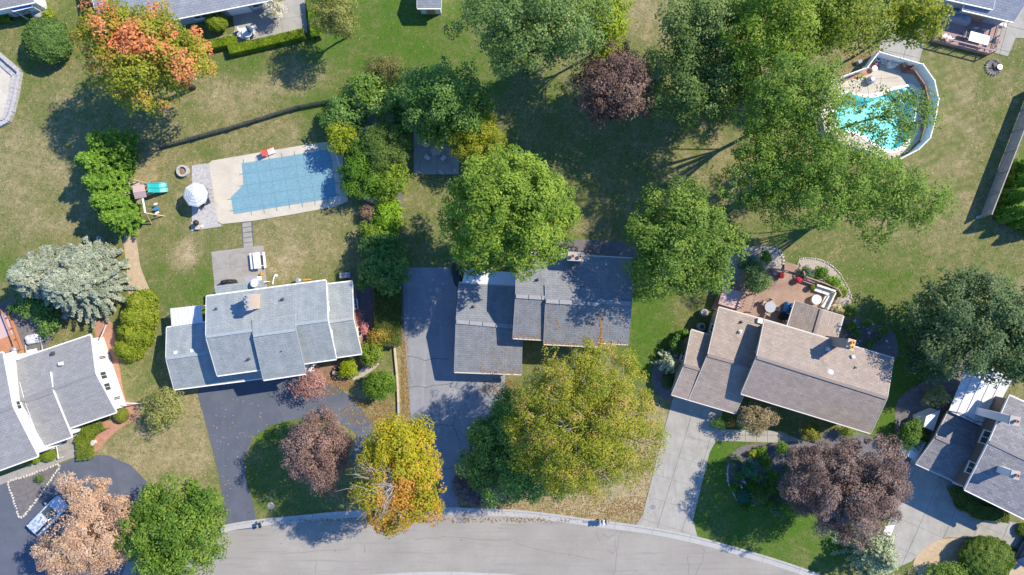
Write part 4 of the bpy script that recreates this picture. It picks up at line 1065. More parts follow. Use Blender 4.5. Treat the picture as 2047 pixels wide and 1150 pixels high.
broad('lime_tree', 'bright yellow-green tree at the top edge right of the wide grey-green tree', T, 1205, 48, 58, 68, 9.0, 4.1, [(.08, .14, .01), (.14, .21, .012), (.2, .27, .02), (.26, .3, .03)], lai=6.5, clump=.85, seed=17)
broad('copper_beech', 'round dark purple-brown tree behind the big green maple', T, 1228, 172, 84, 84, 7.4, 4.6, PURPLE, lai=6, leaf=(.22, .15), clump=.75, seed=18)
broad('oak_tree', 'grey-green tree right of the round purple tree', T, 1392, 170, 110, 101, 8.4, 4.6, [(.05, .10, .03), (.085, .15, .045), (.13, .2, .06), (.18, .25, .085)], lai=3.8, clump=.9, seed=19, lobes=.25, gap=0.22)
broad('oak_tree', 'grey-green open tree at the top edge above the round purple tree', T, 1395, 60, 101, 76, 10.6, 4.1, [(.055, .10, .03), (.09, .15, .045), (.135, .2, .065), (.19, .25, .095)], lai=3.8, clump=.85, seed=20, lobes=.28, gap=0.2)
broad('elm_tree', 'mid-green tree at the top edge left of the kidney pool', T, 1565, 55, 121, 92, 12.5, 5.1, [(.06, .115, .012), (.1, .17, .016), (.15, .225, .025), (.2, .26, .04)], lai=4.0, clump=.95, seed=21, lobes=.2, gap=0.18)
broad('elm_tree', 'olive-green tree at the top edge above the kidney pool', T, 1690, 40, 101, 68, 12.5, 4.6, [(.07, .11, .012), (.115, .165, .018), (.17, .22, .028), (.23, .26, .045)], lai=3.6, clump=.9, seed=22, lobes=.22, gap=0.2)
broad('elm_tree', 'yellow-green tree at the top edge touching the mauve deck', T, 1815, 40, 63, 52, 11, 3.9, [(.10, .14, .012), (.16, .2, .016), (.23, .26, .025), (.29, .29, .04)], lai=5.5, clump=.75, seed=23, lobes=.26, gap=.1)
E = [(.055, .115, .018), (.09, .165, .024), (.135, .22, .034), (.19, .265, .055)]
broad('honey_locust', 'green tree left of the kidney pool fence, below the top trees', T, 1580, 205, 121, 108, 13.5, 5, E, lai=3.0, leaf=(.24, .13), clump=.8, gap=0.3, seed=24, lobes=0.34, nl=20, base=(1570, 235), cut=[(1785, 235, 92)])
broad('honey_locust', 'large open green tree below the kidney pool with bare limbs showing', T, 1640, 352, 128, 112, 13.8, 5, E, lai=3.0, leaf=(.24, .13), clump=.8, gap=0.32, seed=25, lobes=0.36, nl=24, base=(1600, 340), cut=[(1778, 240, 82)])
broad('honey_locust', 'open green tree with drooping edge on the right lawn below the kidney pool', T, 1775, 392, 121, 83, 12.5, 3.7, E, lai=2.6, leaf=(.24, .13), clump=.75, gap=0.36, seed=26, lobes=0.4, nl=22, base=(1740, 400), cut=[(1778, 240, 82)])
broad('honey_locust', 'thin leafy limb spread over the turquoise pool water', T, 1782, 232, 101, 70, 12.5, 1.7, E, lai=1.35, leaf=(.24, .13), clump=.6, gap=0.3, seed=27, lobes=.42, nl=7, base=(1650, 268), fill=.05, tr=0.11)
broad('honey_locust', 'sparse green tree over the lawn left of the open tree, above the brown roof', T, 1520, 345, 77, 101, 12.5, 3.4, E, lai=2.6, leaf=(.24, .13), clump=.7, gap=.4, seed=28, lobes=.4, nl=18, base=(1540, 330), fill=.1)
broad('oak_tree', 'large dark blue-green tree right of the brown roof', T, 1930, 640, 132, 112, 6.8, 5.3, [(.035, .075, .035), (.06, .11, .05), (.10, .15, .065), (.16, .2, .10)], lai=6.5, clump=.95, leaf=(.25, .17), seed=29, lobes=.2)
broad('oak_tree', 'dark green tree cut by the right edge above the metal porch roof', T, 2052, 705, 84, 76, 8.0, 4.4, [(.035, .075, .035), (.06, .11, .045), (.10, .15, .06), (.15, .19, .09)], lai=5.5, clump=.9, leaf=(.25, .17), seed=34, lobes=.22)
broad('oak_tree', 'smaller dark blue-green tree in the lower left flank of the large oak', T, 1862, 690, 62, 66, 4.0, 3.0, [(.03, .07, .035), (.05, .1, .045), (.08, .135, .06)], lai=5.5, clump=.8, seed=30, lobes=.25)
broad('copper_beech', 'wide dark purple tree in front of the brown roof, lower right', T, 1690, 972, 126, 106, 7.8, 4.2, [(.075, .05, .046), (.13, .088, .078), (.205, .145, .125), (.30, .22, .19)], lai=7.5, leaf=(.21, .11), clump=.8, seed=31, lobes=.18)
conifer('blue_spruce', 'sage-green spruce at the bottom edge below the wide purple tree', T, 1722, 1088, 4.0, 6.5, [(.11, .155, .095), (.17, .22, .14), (.25, .3, .2), (.33, .37, .25)], seed=9, droop=.12, dens=24, nb=105, power=.75, spray=(.34, .13), width=.45)
clipped('ball_shrub', 'large round clipped green shrub on the far right driveway island', 'bush', 1972, 1118, 54, 46, 2.6, [(.06, .11, .02), (.11, .18, .035), (.18, .25, .06)])
broad('olive_tree', 'thin olive-green tree by the corner of the hedged patio', T, 668, 28, 52, 52, 6.3, 3.0, G_OLIVE, lai=4.0, leaf=(.2, .11), clump=.65, gap=.15, seed=33, lobes=.25)
# bare branches of the yellow tree
random.seed(5); mb = MB(); c0 = P(783, 968, 12.6)
for i in range(110):
    a = random.gauss(math.radians(195), 0.95); L = random.uniform(0.8, 3.6)
    s = c0 + Vector((random.gauss(0, .35), random.gauss(0, .35), random.uniform(-1.2, .9)))
    e = s + Vector((math.cos(a) * L, math.sin(a) * L, random.uniform(.6, 2.6) - L * .10))
    m_ = s.lerp(e, .55) + Vector((random.gauss(0, .12), random.gauss(0, .12), .25))
    mb.tube([s, m_, e], [.045, .028, .008], 5, False)
    for k in range(2):
        q = m_.lerp(e, random.random()); mb.tube([q, q + Vector((random.gauss(0, .45), random.gauss(0, .45), random.uniform(.1, .5)))], [.018, .006], 4, False)
mb.build('bare_branch', M['bark_grey'], yt, kind='stuff')
random.seed(6); mb = MB()
for i in range(90):
    a = random.uniform(0, 6.28); rr_ = math.sqrt(random.random()); c0 = P(1172 + 132 * rr_ * math.cos(a), 848 + 145 * rr_ * math.sin(a), 13.4 + 3.0 * (1 - rr_ ** 2))
    L = random.uniform(.5, 1.5); b_ = a * -1 + random.gauss(0, .6)
    mb.tube([c0, c0 + Vector((math.cos(b_) * L, math.sin(b_) * L, random.uniform(-.1, .4)))], [.03, .008], 4, False)
mb.build('bare_twig', M['bark_grey'], lt, kind='stuff')

# ---- the planted row between the two lots
B = 'shrub'
broad('brown_tree', 'thin olive-brown small tree at the top of the planted row', T, 768, 142, 40, 34, 3.4, 1.6, [(.09, .10, .03), (.16, .15, .05), (.26, .21, .08)], lai=3.2, leaf=(.2, .1), clump=.55, gap=.15, seed=40, lobes=.25)
broad('viburnum', 'plump light green shrub with rounded leaf heads at the end of the picket fence', B, 752, 188, 58, 47, 3.4, 2.0, [(.06, .13, .02), (.10, .19, .03), (.17, .26, .06), (.25, .33, .10)], lai=7, leaf=(.26, .19), clump=.7, seed=41)
broad('dark_shrub', 'deep green shrub left of the white-spotted gap in the planted row', B, 690, 232, 47, 39, 2.4, 1.6, G_DARK, lai=6, clump=.7, seed=42)
broad('gold_shrub', 'bright yellow-green shrub at the top right corner of the covered pool', B, 688, 276, 36, 34, 2.6, 1.7, [(.08, .14, .01), (.14, .20, .012), (.21, .26, .02), (.28, .29, .035)], lai=7, clump=.6, seed=43)
broad('willow_shrub', 'round soft grey-green shrub in the middle of the planted row', B, 772, 288, 53, 55, 3.4, 2.2, [(.065, .12, .025), (.10, .165, .04), (.15, .215, .06)], lai=7, leaf=(.22, .07), clump=.6, seed=44, lobes=.1)
broad('green_shrub', 'leafy green shrub right of the covered pool reel', B, 730, 342, 53, 53, 2.8, 1.9, G_BRIGHT, lai=7, leaf=(.26, .12), clump=.7, seed=45)
broad('green_shrub', 'mid-green shrub on the right flank of the planted row beside the bare strip', B, 775, 358, 39, 46, 2.6, 1.7, [(.07, .14, .015), (.12, .2, .02), (.18, .26, .03)], lai=6.5, clump=.6, seed=46)
hy = broad('hydrangea', 'shrub with cream-white blossom heads in the planted row', B, 752, 396, 26, 14, 1.6, .9, [(.10, .16, .03), (.5, .5, .3), (.72, .68, .5)], lai=5, leaf=(.2, .15), clump=.35, seed=47)
broad('pink_shrub', 'small brownish-pink twiggy shrub below the cream-white blossoms', B, 742, 424, 20, 20, 1.2, .8, [(.16, .12, .07), (.26, .18, .12), (.36, .25, .18)], lai=4, leaf=(.16, .09), clump=.35, seed=48)
plume('arching_shrub', 'tall yellow-green arching shrub in the planted row', B, 776, 440, 1.7, 3.0, [(.05, .13, .01), (.09, .19, .012), (.15, .25, .018), (.21, .29, .03)], seed=4, ry=2.8, leaf=(.42, .13), lai=8)
broad('green_shrub', 'green shrub between the yellow-green arching shrub and the rhododendron', B, 765, 500, 46, 34, 2.2, 1.4, G_DARK, lai=6.5, clump=.6, seed=49)
broad('rhododendron', 'broad-leaved green rhododendron touching the end of the clipped hedge', B, 765, 548, 55, 40, 2.6, 1.6, [(.045, .12, .025), (.08, .17, .04), (.13, .22, .06), (.26, .32, .07)], lai=7, leaf=(.42, .16), clump=.6, seed=50)
hedge('clipped_hedge', 'dark clipped hedge between the left house and the old asphalt driveway', [(778, 592), (778, 670)], 2.7, 1.6, [(.045, .07, .015), (.075, .105, .022), (.11, .145, .03)], seed=1)
broad('burning_bush', 'small shrub half turned orange at the lower end of the clipped hedge', B, 758, 672, 26, 16, 1.3, .8, [(.13, .16, .02), (.22, .2, .03), (.5, .22, .05)], lai=5.5, leaf=(.18, .1), clump=.4, seed=51)
broad('oak_tree', 'mid-green tree filling the gap between the grey-green trees and the pool trees', T, 1478, 165, 58, 72, 8.4, 3.6, [(.05, .105, .02), (.085, .155, .03), (.13, .205, .045), (.18, .25, .07)], lai=2.6, clump=.85, seed=35, lobes=.28, gap=0.3)
broad('green_tree', 'soft green tree at the top edge between the lime tree and the grey-green open tree', T, 1470, 35, 55, 58, 8.6, 3.4, G_MID, lai=5, clump=.85, seed=36, lobes=.25)
broad('dark_tree', 'green tree in the shade right of the deep green tree, above the round yellow-green tree', T, 945, 205, 46, 40, 4.4, 2.4, G_DARK, lai=5.5, clump=.75, seed=37, lobes=.2)
broad('green_shrub', 'mid-green shrub filling the row between the white-spotted gap and the soft grey-green shrub', B, 722, 292, 30, 26, 2.6, 1.6, G_MID, lai=6, clump=.6, seed=38)
broad('dark_shrub', 'dark green shrub between the plump light green shrub and the deep green tree', B, 806, 225, 30, 34, 2.6, 1.7, G_DARK, lai=6, clump=.65, seed=39)
broad('green_shrub', 'feathery green shrub on the left flank of the row below the cream-white blossoms', B, 744, 470, 22, 34, 1.8, 1.2, [(.06, .12, .015), (.1, .17, .02), (.16, .23, .03)], lai=5.5, clump=.45, seed=90)
# ---- shrubs in front of the left house
broad('green_shrub', 'rounded green shrub at the front right corner of the pale roofed house', B, 740, 708, 26, 24, 1.5, 1.1, [(.07, .13, .015), (.13, .2, .02), (.2, .26, .03)], lai=6, clump=.45, seed=52, leaf=(.18, .12))
broad('gold_shrub', 'low yellow-green mounded shrub left of the rounded corner shrub', B, 699, 738, 22, 18, 1.1, .8, [(.11, .17, .008), (.18, .25, .01), (.27, .31, .02)], lai=6, clump=.4, seed=53, leaf=(.18, .1))
broad('juniper', 'large round green shrub beside the gravel path and the low boundary wall', B, 760, 767, 35, 31, 1.9, 1.5, [(.05, .11, .015), (.09, .17, .02), (.14, .23, .03)], lai=6.5, leaf=(.28, .08), clump=.5, seed=54, lobes=.1)
broad('pink_maple', 'small sparse pink-leaved tree over the bend of the sealed driveway', T, 622, 768, 42, 36, 2.7, 1.2, [(.22, .12, .11), (.36, .19, .17), (.48, .27, .24)], lai=1.5, leaf=(.19, .11), clump=.5, gap=.3, seed=55, lobes=.35, nl=18, trunk='bark_grey', fill=.1)
broad('pink_shrub', 'pink-leaved shrub against the brick end of the pale roofed house, upper', B, 718, 633, 7, 15, 1.4, .9, [(.35, .12, .14), (.5, .2, .22)], lai=4, leaf=(.14, .09), clump=.25, seed=56, nl=5)
broad('pink_shrub', 'pink-leaved shrub against the brick end of the pale roofed house, lower', B, 727, 658, 9, 12, 1.3, .9, [(.4, .15, .16), (.55, .25, .25)], lai=4, leaf=(.14, .09), clump=.25, seed=57, nl=5)
# ---- top left
clipped('topiary_ball', 'round yellow-green topiary ball beside the low blue-grey house', 'bush', 433, 44, 22, 19, 2.0, [(.10, .16, .015), (.17, .23, .02), (.24, .28, .035)], leaf=(.13, .08))
hedge('clipped_hedge', 'zigzag bright green hedge around the lower edge of the furnished patio', [(398, 101), (468, 86), (472, 104), (606, 73)], .95, 1.0, [(.08, .14, .01), (.14, .21, .012), (.21, .27, .02)], seed=2)
hedge('clipped_hedge', 'straight bright green hedge along the right edge of the furnished patio', [(627, 6), (636, 74)], .95, 1.2, [(.06, .13, .012), (.11, .2, .015), (.18, .26, .02)], seed=3)
hedge('clipped_hedge', 'short green hedge below the top left corner house', [(-20, 42), (22, 38)], .9, .9, [(.05, .12, .01), (.09, .18, .015), (.14, .23, .02)], seed=4)
broad('white_shrub', 'shrub with pale cream plumes at the edge of the furnished patio', B, 546, 20, 24, 20, 1.8, 1.2, [(.2, .2, .13), (.45, .42, .34), (.66, .62, .55)], lai=5, leaf=(.2, .1), clump=.4, seed=58)
broad('gold_shrub', 'small yellow-green shrub at the corner of the top left house', B, 97, 27, 9, 14, .9, .6, [(.14, .2, .02), (.25, .3, .03)], lai=5, leaf=(.15, .1), clump=.3, seed=59, nl=5)
# ---- far left yard
broad('dark_shrub', 'shaded dark green shrub under the silver spruces, left', B, 60, 610, 44, 28, 1.6, 1.2, G_DARK, lai=5, clump=.6, seed=60)
broad('dark_shrub', 'shaded green shrub under the silver spruces, right of the blue tarp', B, 95, 645, 26, 26, 1.4, 1.0, G_DARK, lai=5, clump=.5, seed=61)
clipped('ball_shrub', 'small round clipped shrub at the front corner of the white gable', 'bush', 242, 830, 15, 15, 1.1, [(.10, .13, .02), (.15, .18, .03), (.2, .22, .04)], leaf=(.12, .07))
hedge('clipped_hedge', 'curved dark green hedge between the front walk and the red mulch', [(176, 905), (174, 878), (188, 856), (204, 848)], 1.5, .9, [(.07, .12, .015), (.115, .165, .02), (.16, .2, .03)], seed=5)
clipped('ball_shrub', 'low clipped shrub at the foot of the far left house, nearest the walk', 'bush', 95, 910, 17, 13, 1.0, [(.07, .13, .01), (.12, .18, .02), (.17, .22, .03)], leaf=(.12, .07))
broad('gold_shrub', 'small bright green shrub at the foot of the far left house', B, 66, 922, 13, 7, .8, .5, [(.1, .17, .01), (.17, .24, .02)], lai=5, leaf=(.14, .09), clump=.25, seed=62, nl=4)
broad('green_shrub', 'little green perennial in the white-edged triangular bed', B, 78, 958, 10, 8, .5, .4, [(.06, .12, .03), (.1, .17, .05)], lai=4, leaf=(.14, .09), clump=.2, seed=63, nl=4)
# ---- right house and its gardens
broad('lilac', 'round sage-green shrub standing on the wooden deck', B, 1508, 560, 29, 30, 2.6, 1.4, [(.07, .13, .045), (.11, .18, .065), (.17, .24, .1)], lai=6, leaf=(.2, .12), clump=.5, seed=64)
broad('dark_shrub', 'blue-green shrub left of the steps to the wooden deck', B, 1500, 530, 26, 18, 1.4, 1.0, [(.03, .09, .05), (.06, .13, .07), (.09, .17, .09)], lai=5, leaf=(.2, .13), clump=.45, seed=65)
broad('green_shrub', 'bright green perennial by the top left steps of the wooden deck', B, 1529, 516, 14, 13, .9, .6, G_BRIGHT, lai=5, leaf=(.18, .11), clump=.3, seed=66)
broad('blue_shrub', 'blue-green spiky perennial behind the deck railing', B, 1614, 545, 15, 13, .9, .7, [(.06, .12, .08), (.1, .17, .12), (.16, .23, .16)], lai=5, leaf=(.3, .06), clump=.35, seed=67)
broad('green_shrub', 'bright green perennial clump behind the deck railing, upper', B, 1641, 547, 17, 15, .9, .7, G_BRIGHT, lai=5.5, leaf=(.2, .11), clump=.35, seed=68)
broad('green_shrub', 'bright green perennial clump behind the deck railing, lower', B, 1666, 566, 19, 14, .9, .7, [(.07, .16, .01), (.12, .23, .015), (.2, .3, .02)], lai=5.5, leaf=(.2, .11), clump=.35, seed=69)
broad('green_shrub', 'bright green perennial clump at the outer corner of the deck railing', B, 1683, 584, 12, 13, .8, .6, [(.07, .15, .015), (.13, .22, .02), (.2, .28, .03)], lai=5, leaf=(.18, .1), clump=.3, seed=70)
broad('cream_shrub', 'cream-variegated shrub beside the gabled sunroom', B, 1677, 619, 12, 9, .9, .6, [(.25, .25, .1), (.42, .4, .2), (.55, .5, .3)], lai=5, leaf=(.15, .1), clump=.3, seed=71, nl=5)
broad('green_shrub', 'green shrub right of the cream-variegated shrub', B, 1698, 622, 15, 18, 1.1, .8, [(.06, .12, .02), (.1, .17, .03), (.16, .22, .05)], lai=5, leaf=(.16, .1), clump=.35, seed=72)
conifer('dwarf_spruce', 'small pale blue-green spruce left of the brown garage roof', T, 1331, 722, 1.6, 3.0, [(.16, .21, .16), (.25, .3, .23), (.34, .39, .3)], seed=12, nb=60, dens=30, droop=.05, upturn=.1, spray=(.28, .09), width=.35)
broad('green_shrub', 'bright green shrub at the back corner of the brown garage annex', B, 1366, 668, 16, 9, .9, .6, G_BRIGHT, lai=5, leaf=(.16, .1), clump=.3, seed=73)
broad('dark_shrub', 'shaded green shrub between the small spruce and the brown garage wall', B, 1352, 690, 16, 18, 1.2, .9, G_DARK, lai=5, leaf=(.18, .11), clump=.4, seed=74)
clipped('ball_shrub', 'low dark mounded shrub below the small pale spruce', 'bush', 1336, 762, 13, 16, .9, [(.05, .08, .035), (.08, .12, .05), (.12, .16, .07)], leaf=(.12, .07))
broad('brown_tree', 'sparse brown-leaved tree at the front door of the brown roofed house', T, 1512, 834, 48, 34, 2.7, 1.4, [(.16, .14, .07), (.25, .2, .11), (.34, .27, .17)], lai=4, leaf=(.19, .1), clump=.5, gap=.12, seed=75, lobes=.3)
broad('red_shrub', 'yellow-green shrub with reddish tips along the front of the brown roof', B, 1620, 862, 26, 22, 1.6, 1.0, [(.12, .15, .02), (.2, .2, .04), (.32, .2, .08)], lai=5, leaf=(.18, .1), clump=.4, seed=76)
broad('green_shrub', 'round green shrub under the front eave of the brown roof', B, 1694, 864, 15, 12, 1.1, .8, [(.08, .14, .02), (.14, .2, .03), (.2, .25, .05)], lai=5, leaf=(.14, .09), clump=.35, seed=77)
broad('green_shrub', 'small dark green shrub beside the front walk at the driveway', B, 1437, 846, 16, 12, 1.0, .7, G_DARK, lai=5, leaf=(.16, .1), clump=.35, seed=78)
broad('orange_shrub', 'small orange-leaved shrub beside the front walk', B, 1460, 847, 9, 8, .8, .6, [(.35, .16, .05), (.5, .25, .1)], lai=4, leaf=(.14, .09), clump=.25, seed=79, nl=4)
broad('dark_shrub', 'round blue-green shrub in the front garden bed beside the bright lawn', B, 1497, 936, 18, 16, 1.0, .8, [(.02, .1, .055), (.04, .14, .075), (.08, .18, .09)], lai=6, leaf=(.15, .09), clump=.35, seed=80)
clipped('ball_shrub', 'dense teal-green mounded shrub at the lower edge of the front garden bed', 'bush', 1487, 992, 16, 17, .8, [(.02, .1, .06), (.035, .13, .075), (.06, .16, .09)], leaf=(.12, .07))
broad('green_shrub', 'leafy green shrub in the middle of the front garden bed', B, 1520, 990, 20, 18, 1.0, .8, [(.03, .08, .015), (.06, .12, .02), (.1, .17, .03)], lai=5, leaf=(.18, .11), clump=.4, seed=81)
broad('green_shrub', 'bright green shrub at the top of the front garden bed by the walk', B, 1563, 897, 15, 13, 1.0, .7, G_BRIGHT, lai=5, leaf=(.16, .1), clump=.3, seed=82)
broad('gold_shrub', 'tiny yellow-green plant at the top left of the front garden bed', B, 1503, 908, 8, 7, .6, .4, [(.14, .2, .01), (.25, .3, .02)], lai=5, leaf=(.13, .08), clump=.2, seed=83, nl=4)
broad('green_shrub', 'green shrub under the wide purple tree, at the bright lawn below', B, 1583, 1018, 22, 16, 1.0, .8, [(.05, .13, .01), (.09, .19, .015), (.15, .25, .02)], lai=4.5, leaf=(.2, .12), clump=.4, seed=84)
RB = random.Random(4)
spots = [(1470, 925), (1478, 950), (1510, 955), (1530, 925), (1545, 955), (1560, 985), (1540, 1005), (1500, 975), (1575, 940), (1590, 975), (1520, 905), (1468, 975), (1600, 930), (1555, 1020), (1610, 1000), (1490, 1015), (1535, 975)]
wds = ['beside the bright lawn, upper', 'beside the stone border', 'below the round blue-green shrub', 'below the front walk, middle', 'in the middle of the bed', 'at the right of the bed, lower', 'at the lower edge of the bed', 'between statues and purple tree', 'at the right of the bed, upper', 'nearest the wide purple tree', 'nearest the front walk', 'at the left tip of the bed', 'beneath the purple tree, upper', 'on the lawn edge below the bed', 'beneath the purple tree, lower', 'below the teal-green mound', 'beside the leafy green shrub']
for (x, y), w in zip(spots, wds):
    broad('ground_cover', f'low leafy green perennial in the front garden bed, {w}', 'plant', x, y, RB.uniform(12, 18), RB.uniform(11, 16), .4, .35, RB.choice([G_DARK, G_MID, G_BRIGHT, G_BLUE]), 'perennials in the front garden bed', lai=4, leaf=(.17, .1), clump=.3, seed=int(x), nl=5)
for (x, y), w in zip([(1712, 668), (1732, 648), (1752, 676), (1768, 660), (1738, 690), (1700, 652)], ['nearest the chimney', 'at the lawn edge', 'in the middle', 'nearest the large oak', 'against the brown eave', 'nearest the sunroom']):
    broad('ground_cover', f'low shaded green plant in the bed right of the sunroom, {w}', 'plant', x, y, RB.uniform(9, 15), RB.uniform(8, 13), .4, .35, RB.choice([G_DARK, G_BLUE, G_MID]), 'plants in the shaded bed right of the sunroom', lai=4, leaf=(.17, .1), clump=.3, seed=int(x) + 3, nl=5)
# ---- far right
broad('hydrangea', 'pale yellow-green shrub beside the white storage cabinets', B, 1872, 792, 28, 22, 1.8, 1.2, [(.13, .15, .06), (.22, .23, .1), (.33, .32, .18)], lai=5.5, leaf=(.2, .13), clump=.45, seed=85)
broad('rose_bush', 'dark green shrub with a few pale flowers left of the white storage cabinets', B, 1822, 868, 26, 36, 1.6, 1.2, [(.03, .09, .015), (.06, .13, .02), (.09, .17, .03), (.09, .17, .03), (.11, .19, .04)], lai=5.5, leaf=(.2, .13), clump=.5, seed=86)
hedge('clipped_hedge', 'dark hedge curving along the front of the far right house', [(1908, 978), (1920, 1002), (1952, 1020), (1996, 1026)], 1.5, .9, [(.05, .09, .015), (.085, .13, .02), (.12, .16, .03)], seed=6)
clipped('ball_shrub', 'small clipped shrub at the right edge beside the dark blue car', 'bush', 2046, 1060, 14, 14, .9, [(.06, .12, .02), (.11, .18, .03), (.16, .22, .04)], leaf=(.12, .07))
broad('dark_shrub', 'green shrubs filling the bottom edge of the driveway island', B, 1895, 1150, 50, 28, 1.2, .9, G_MID, lai=4, leaf=(.2, .12), clump=.5, seed=87)
grp = 'pointed arborvitae behind the grey board fence'
for i, (x, y, hh, w) in enumerate(((2002, 428, 4.6, 'nearest the fence end'), (2011, 396, 4.4, 'second from the fence end'), (2022, 366, 4.2, 'third from the fence end'), (2033, 338, 4.0, 'fourth from the fence end'), (2030, 440, 4.4, 'in the outer row at the corner'), (2058, 452, 4.6, 'cut by the right edge'))):
    plume('arborvitae', f'pointed bright green arborvitae behind the grey board fence, {w}', 'shrub', x, y, 1.05, hh, [(.04, .12, .01), (.08, .18, .015), (.14, .25, .025), (.2, .3, .04)], grp, seed=20 + i, lai=10, shape=.8)
# ------------------------------------------------------------------ generic furniture builders
UB = unit_box('board_mesh')
def boards(parent, name, quad, width, mat, z, t=0.04, gap=0.012, along=None, minlen=.15, poly=None):
    """floor boards clipped to a ground polygon (world), running along direction `along`"""
    u = along.normalized(); v = Vector((-u.y, u.x, 0))
    poly = [Vector((p.x, p.y, 0)) for p in poly]
    vs = [p.dot(v) for p in poly]; j = math.floor(min(vs) / width)
    while j * width < max(vs):
        q = clip_half(poly, v * (j * width + gap / 2), v)
        if len(q) >= 3: q = clip_half(q, v * ((j + 1) * width - gap / 2), -v)
        r = []
        for p in q:
            if not r or (p - r[-1]).length > .005: r.append(p)
        if len(r) >= 3 and (max(p.dot(u) for p in r) - min(p.dot(u) for p in r)) > minlen:
            MB().prism(r, z - t, z).build(name, mat, parent)
        j += 1

def chair(label, px, py, z, rz, seat='grey_cloth', frame='dark_metal', group=None, s=1.0, name='patio_chair'):
    c = P(px, py, z + .4); c.z = z
    t = thing(name, label, 'chair', c, group); R = Matrix.Rotation(rz, 3, 'Z')
    def W(x, y, zz): return c + R @ Vector((x * s, y * s, zz * s))
    MB().box(W(0, 0, .43), (.5 * s, .5 * s, .05), rz).build('seat', M[seat], t)
    mb = MB().beam(W(-.25, -.24, .72), W(.25, -.24, .72), .05, .5 * s); mb.build('backrest', M[seat], t)
    for x in (-.22, .22):
        for y in (-.22, .22): MB().tube([W(x * 1.1, y * 1.1, 0), W(x, y, .42)], .02, 6).build('leg', M[frame], t)
        MB().tube([W(x * 1.2, -.22, .62), W(x * 1.2, .22, .62), W(x * 1.1, .24, .43)], .02, 6).build('armrest', M[frame], t)
    return t

def round_table(label, px, py, z, r, top, leg='dark_metal', h=.72, name='patio_table'):
    c = P(px, py, z + h); c.z = z
    t = thing(name, label, 'table', c)
    MB().lathe(c, [(r * .96, h - .04), (r, h - .02), (r, h), (r * .97, h + .012)], 28).build('tabletop', M[top], t)
    MB().lathe(c, [(.28, 0), (.28, .03), (.05, .06), (.05, h - .05), (.15, h - .04)], 14).build('pedestal', M[leg], t)
    return t

def railing(parent, pts, z, h=.95, mat='deck_wood', step=1.6, base=None, balus=True):
    pts = [Vector((p.x, p.y, z)) for p in pts]
    for a, b_ in zip(pts[:-1], pts[1:]):
        MB().beam(a + Vector((0, 0, h)), b_ + Vector((0, 0, h)), .14, .05).build('top_rail', M[mat], parent)
        MB().beam(a + Vector((0, 0, .15)), b_ + Vector((0, 0, .15)), .05, .08).build('bottom_rail', M[mat], parent)
        L = (b_ - a).length; n = max(1, round(L / step))
        for i in range(0 if a is pts[0] else 1, n + 1):
            p = a.lerp(b_, i / n)
            MB().beam(p + Vector((0, 0, -z + .02 if base is None else 0)), p + Vector((0, 0, h - .03)), .09, .09).build('post', M[mat], parent)
        if balus:
            n = max(1, int(L / .22)); rz = math.atan2((b_ - a).y, (b_ - a).x)
            for i in range(1, n):
                p = a.lerp(b_, i / n); piece('baluster', BAL, M[mat], parent, p + Vector((0, 0, .15 + (h - .2) / 2)), rz, (.035, .035, h - .2))
BAL = unit_box('baluster_mesh')

def pot_flowers(label, px, py, z, r, cols, pot='terracotta', hh=.35, name='flower_pot', leaf=(.12, .09), group=None):
    global RNG
    c = P(px, py, z + hh + .2); c.z = z
    RNG = np.random.default_rng(int(px) + int(py)); t = thing(name, label, 'flower pot', c, group)
    MB().lathe(c, [(r * .55, 0), (r * .75, hh * .9), (r * .82, hh), (r * .7, hh), (r * .68, hh * .9)], 16).build('pot', M[pot], t)
    n = int(900 * r / .35); d = nrmz(RNG.normal(size=(n, 3)) + np.array([0, 0, .5])); pos = np.array(c) + np.array([0, 0, hh + r * .35]) + d * r * RNG.uniform(.6, 1.05, n)[:, None]
    quads_mesh('flowers', leaf_quads(pos, nrmz(d + RNG.normal(0, .4, (n, 3))), leaf[0], leaf[1]), pal(cols, RNG.random(n)), t, M['leaf'])
    return t

def dome_cover(name, label, cat, px, py, z, sx, sy, h, rz, mat, lumps=3, seed=0):
    """draped cover over furniture: lumpy top, folds down the sides"""
    random.seed(seed); c = P(px, py, z + h * .6); c.z = z
    n = 28; prof = [(1.06, 0), (1.0, .25), (.95, .6), (.86, .85), (.6, .97), (.25, 1.0)]
    vs = []; fs = []; R = Matrix.Rotation(rz, 3, 'Z')
    for i, (r, zz) in enumerate(prof):
        for k in range(n):
            t = 2 * math.pi * k / n; e = (abs(math.cos(t)) ** 4 + abs(math.sin(t)) ** 4) ** -.25
            f = 1 + .05 * math.sin(k * 2.9 + seed) * (1 - zz) + .06 * math.sin(lumps * t + seed)
            vs.append(c + R @ Vector((math.cos(t) * e * r * sx / 2 * f, math.sin(t) * e * r * sy / 2 * f, zz * h * (1 - .1 * math.sin(lumps * t + seed + 1)))))
    for i in range(len(prof) - 1):
        for k in range(n):
            a = i * n + k; b_ = i * n + (k + 1) % n; fs.append((a, b_, b_ + n, a + n))
    fs.append(tuple((len(prof) - 1) * n + k for k in range(n)))
    return MB().add(vs, fs).build(name, M[mat], None, True, label, cat)

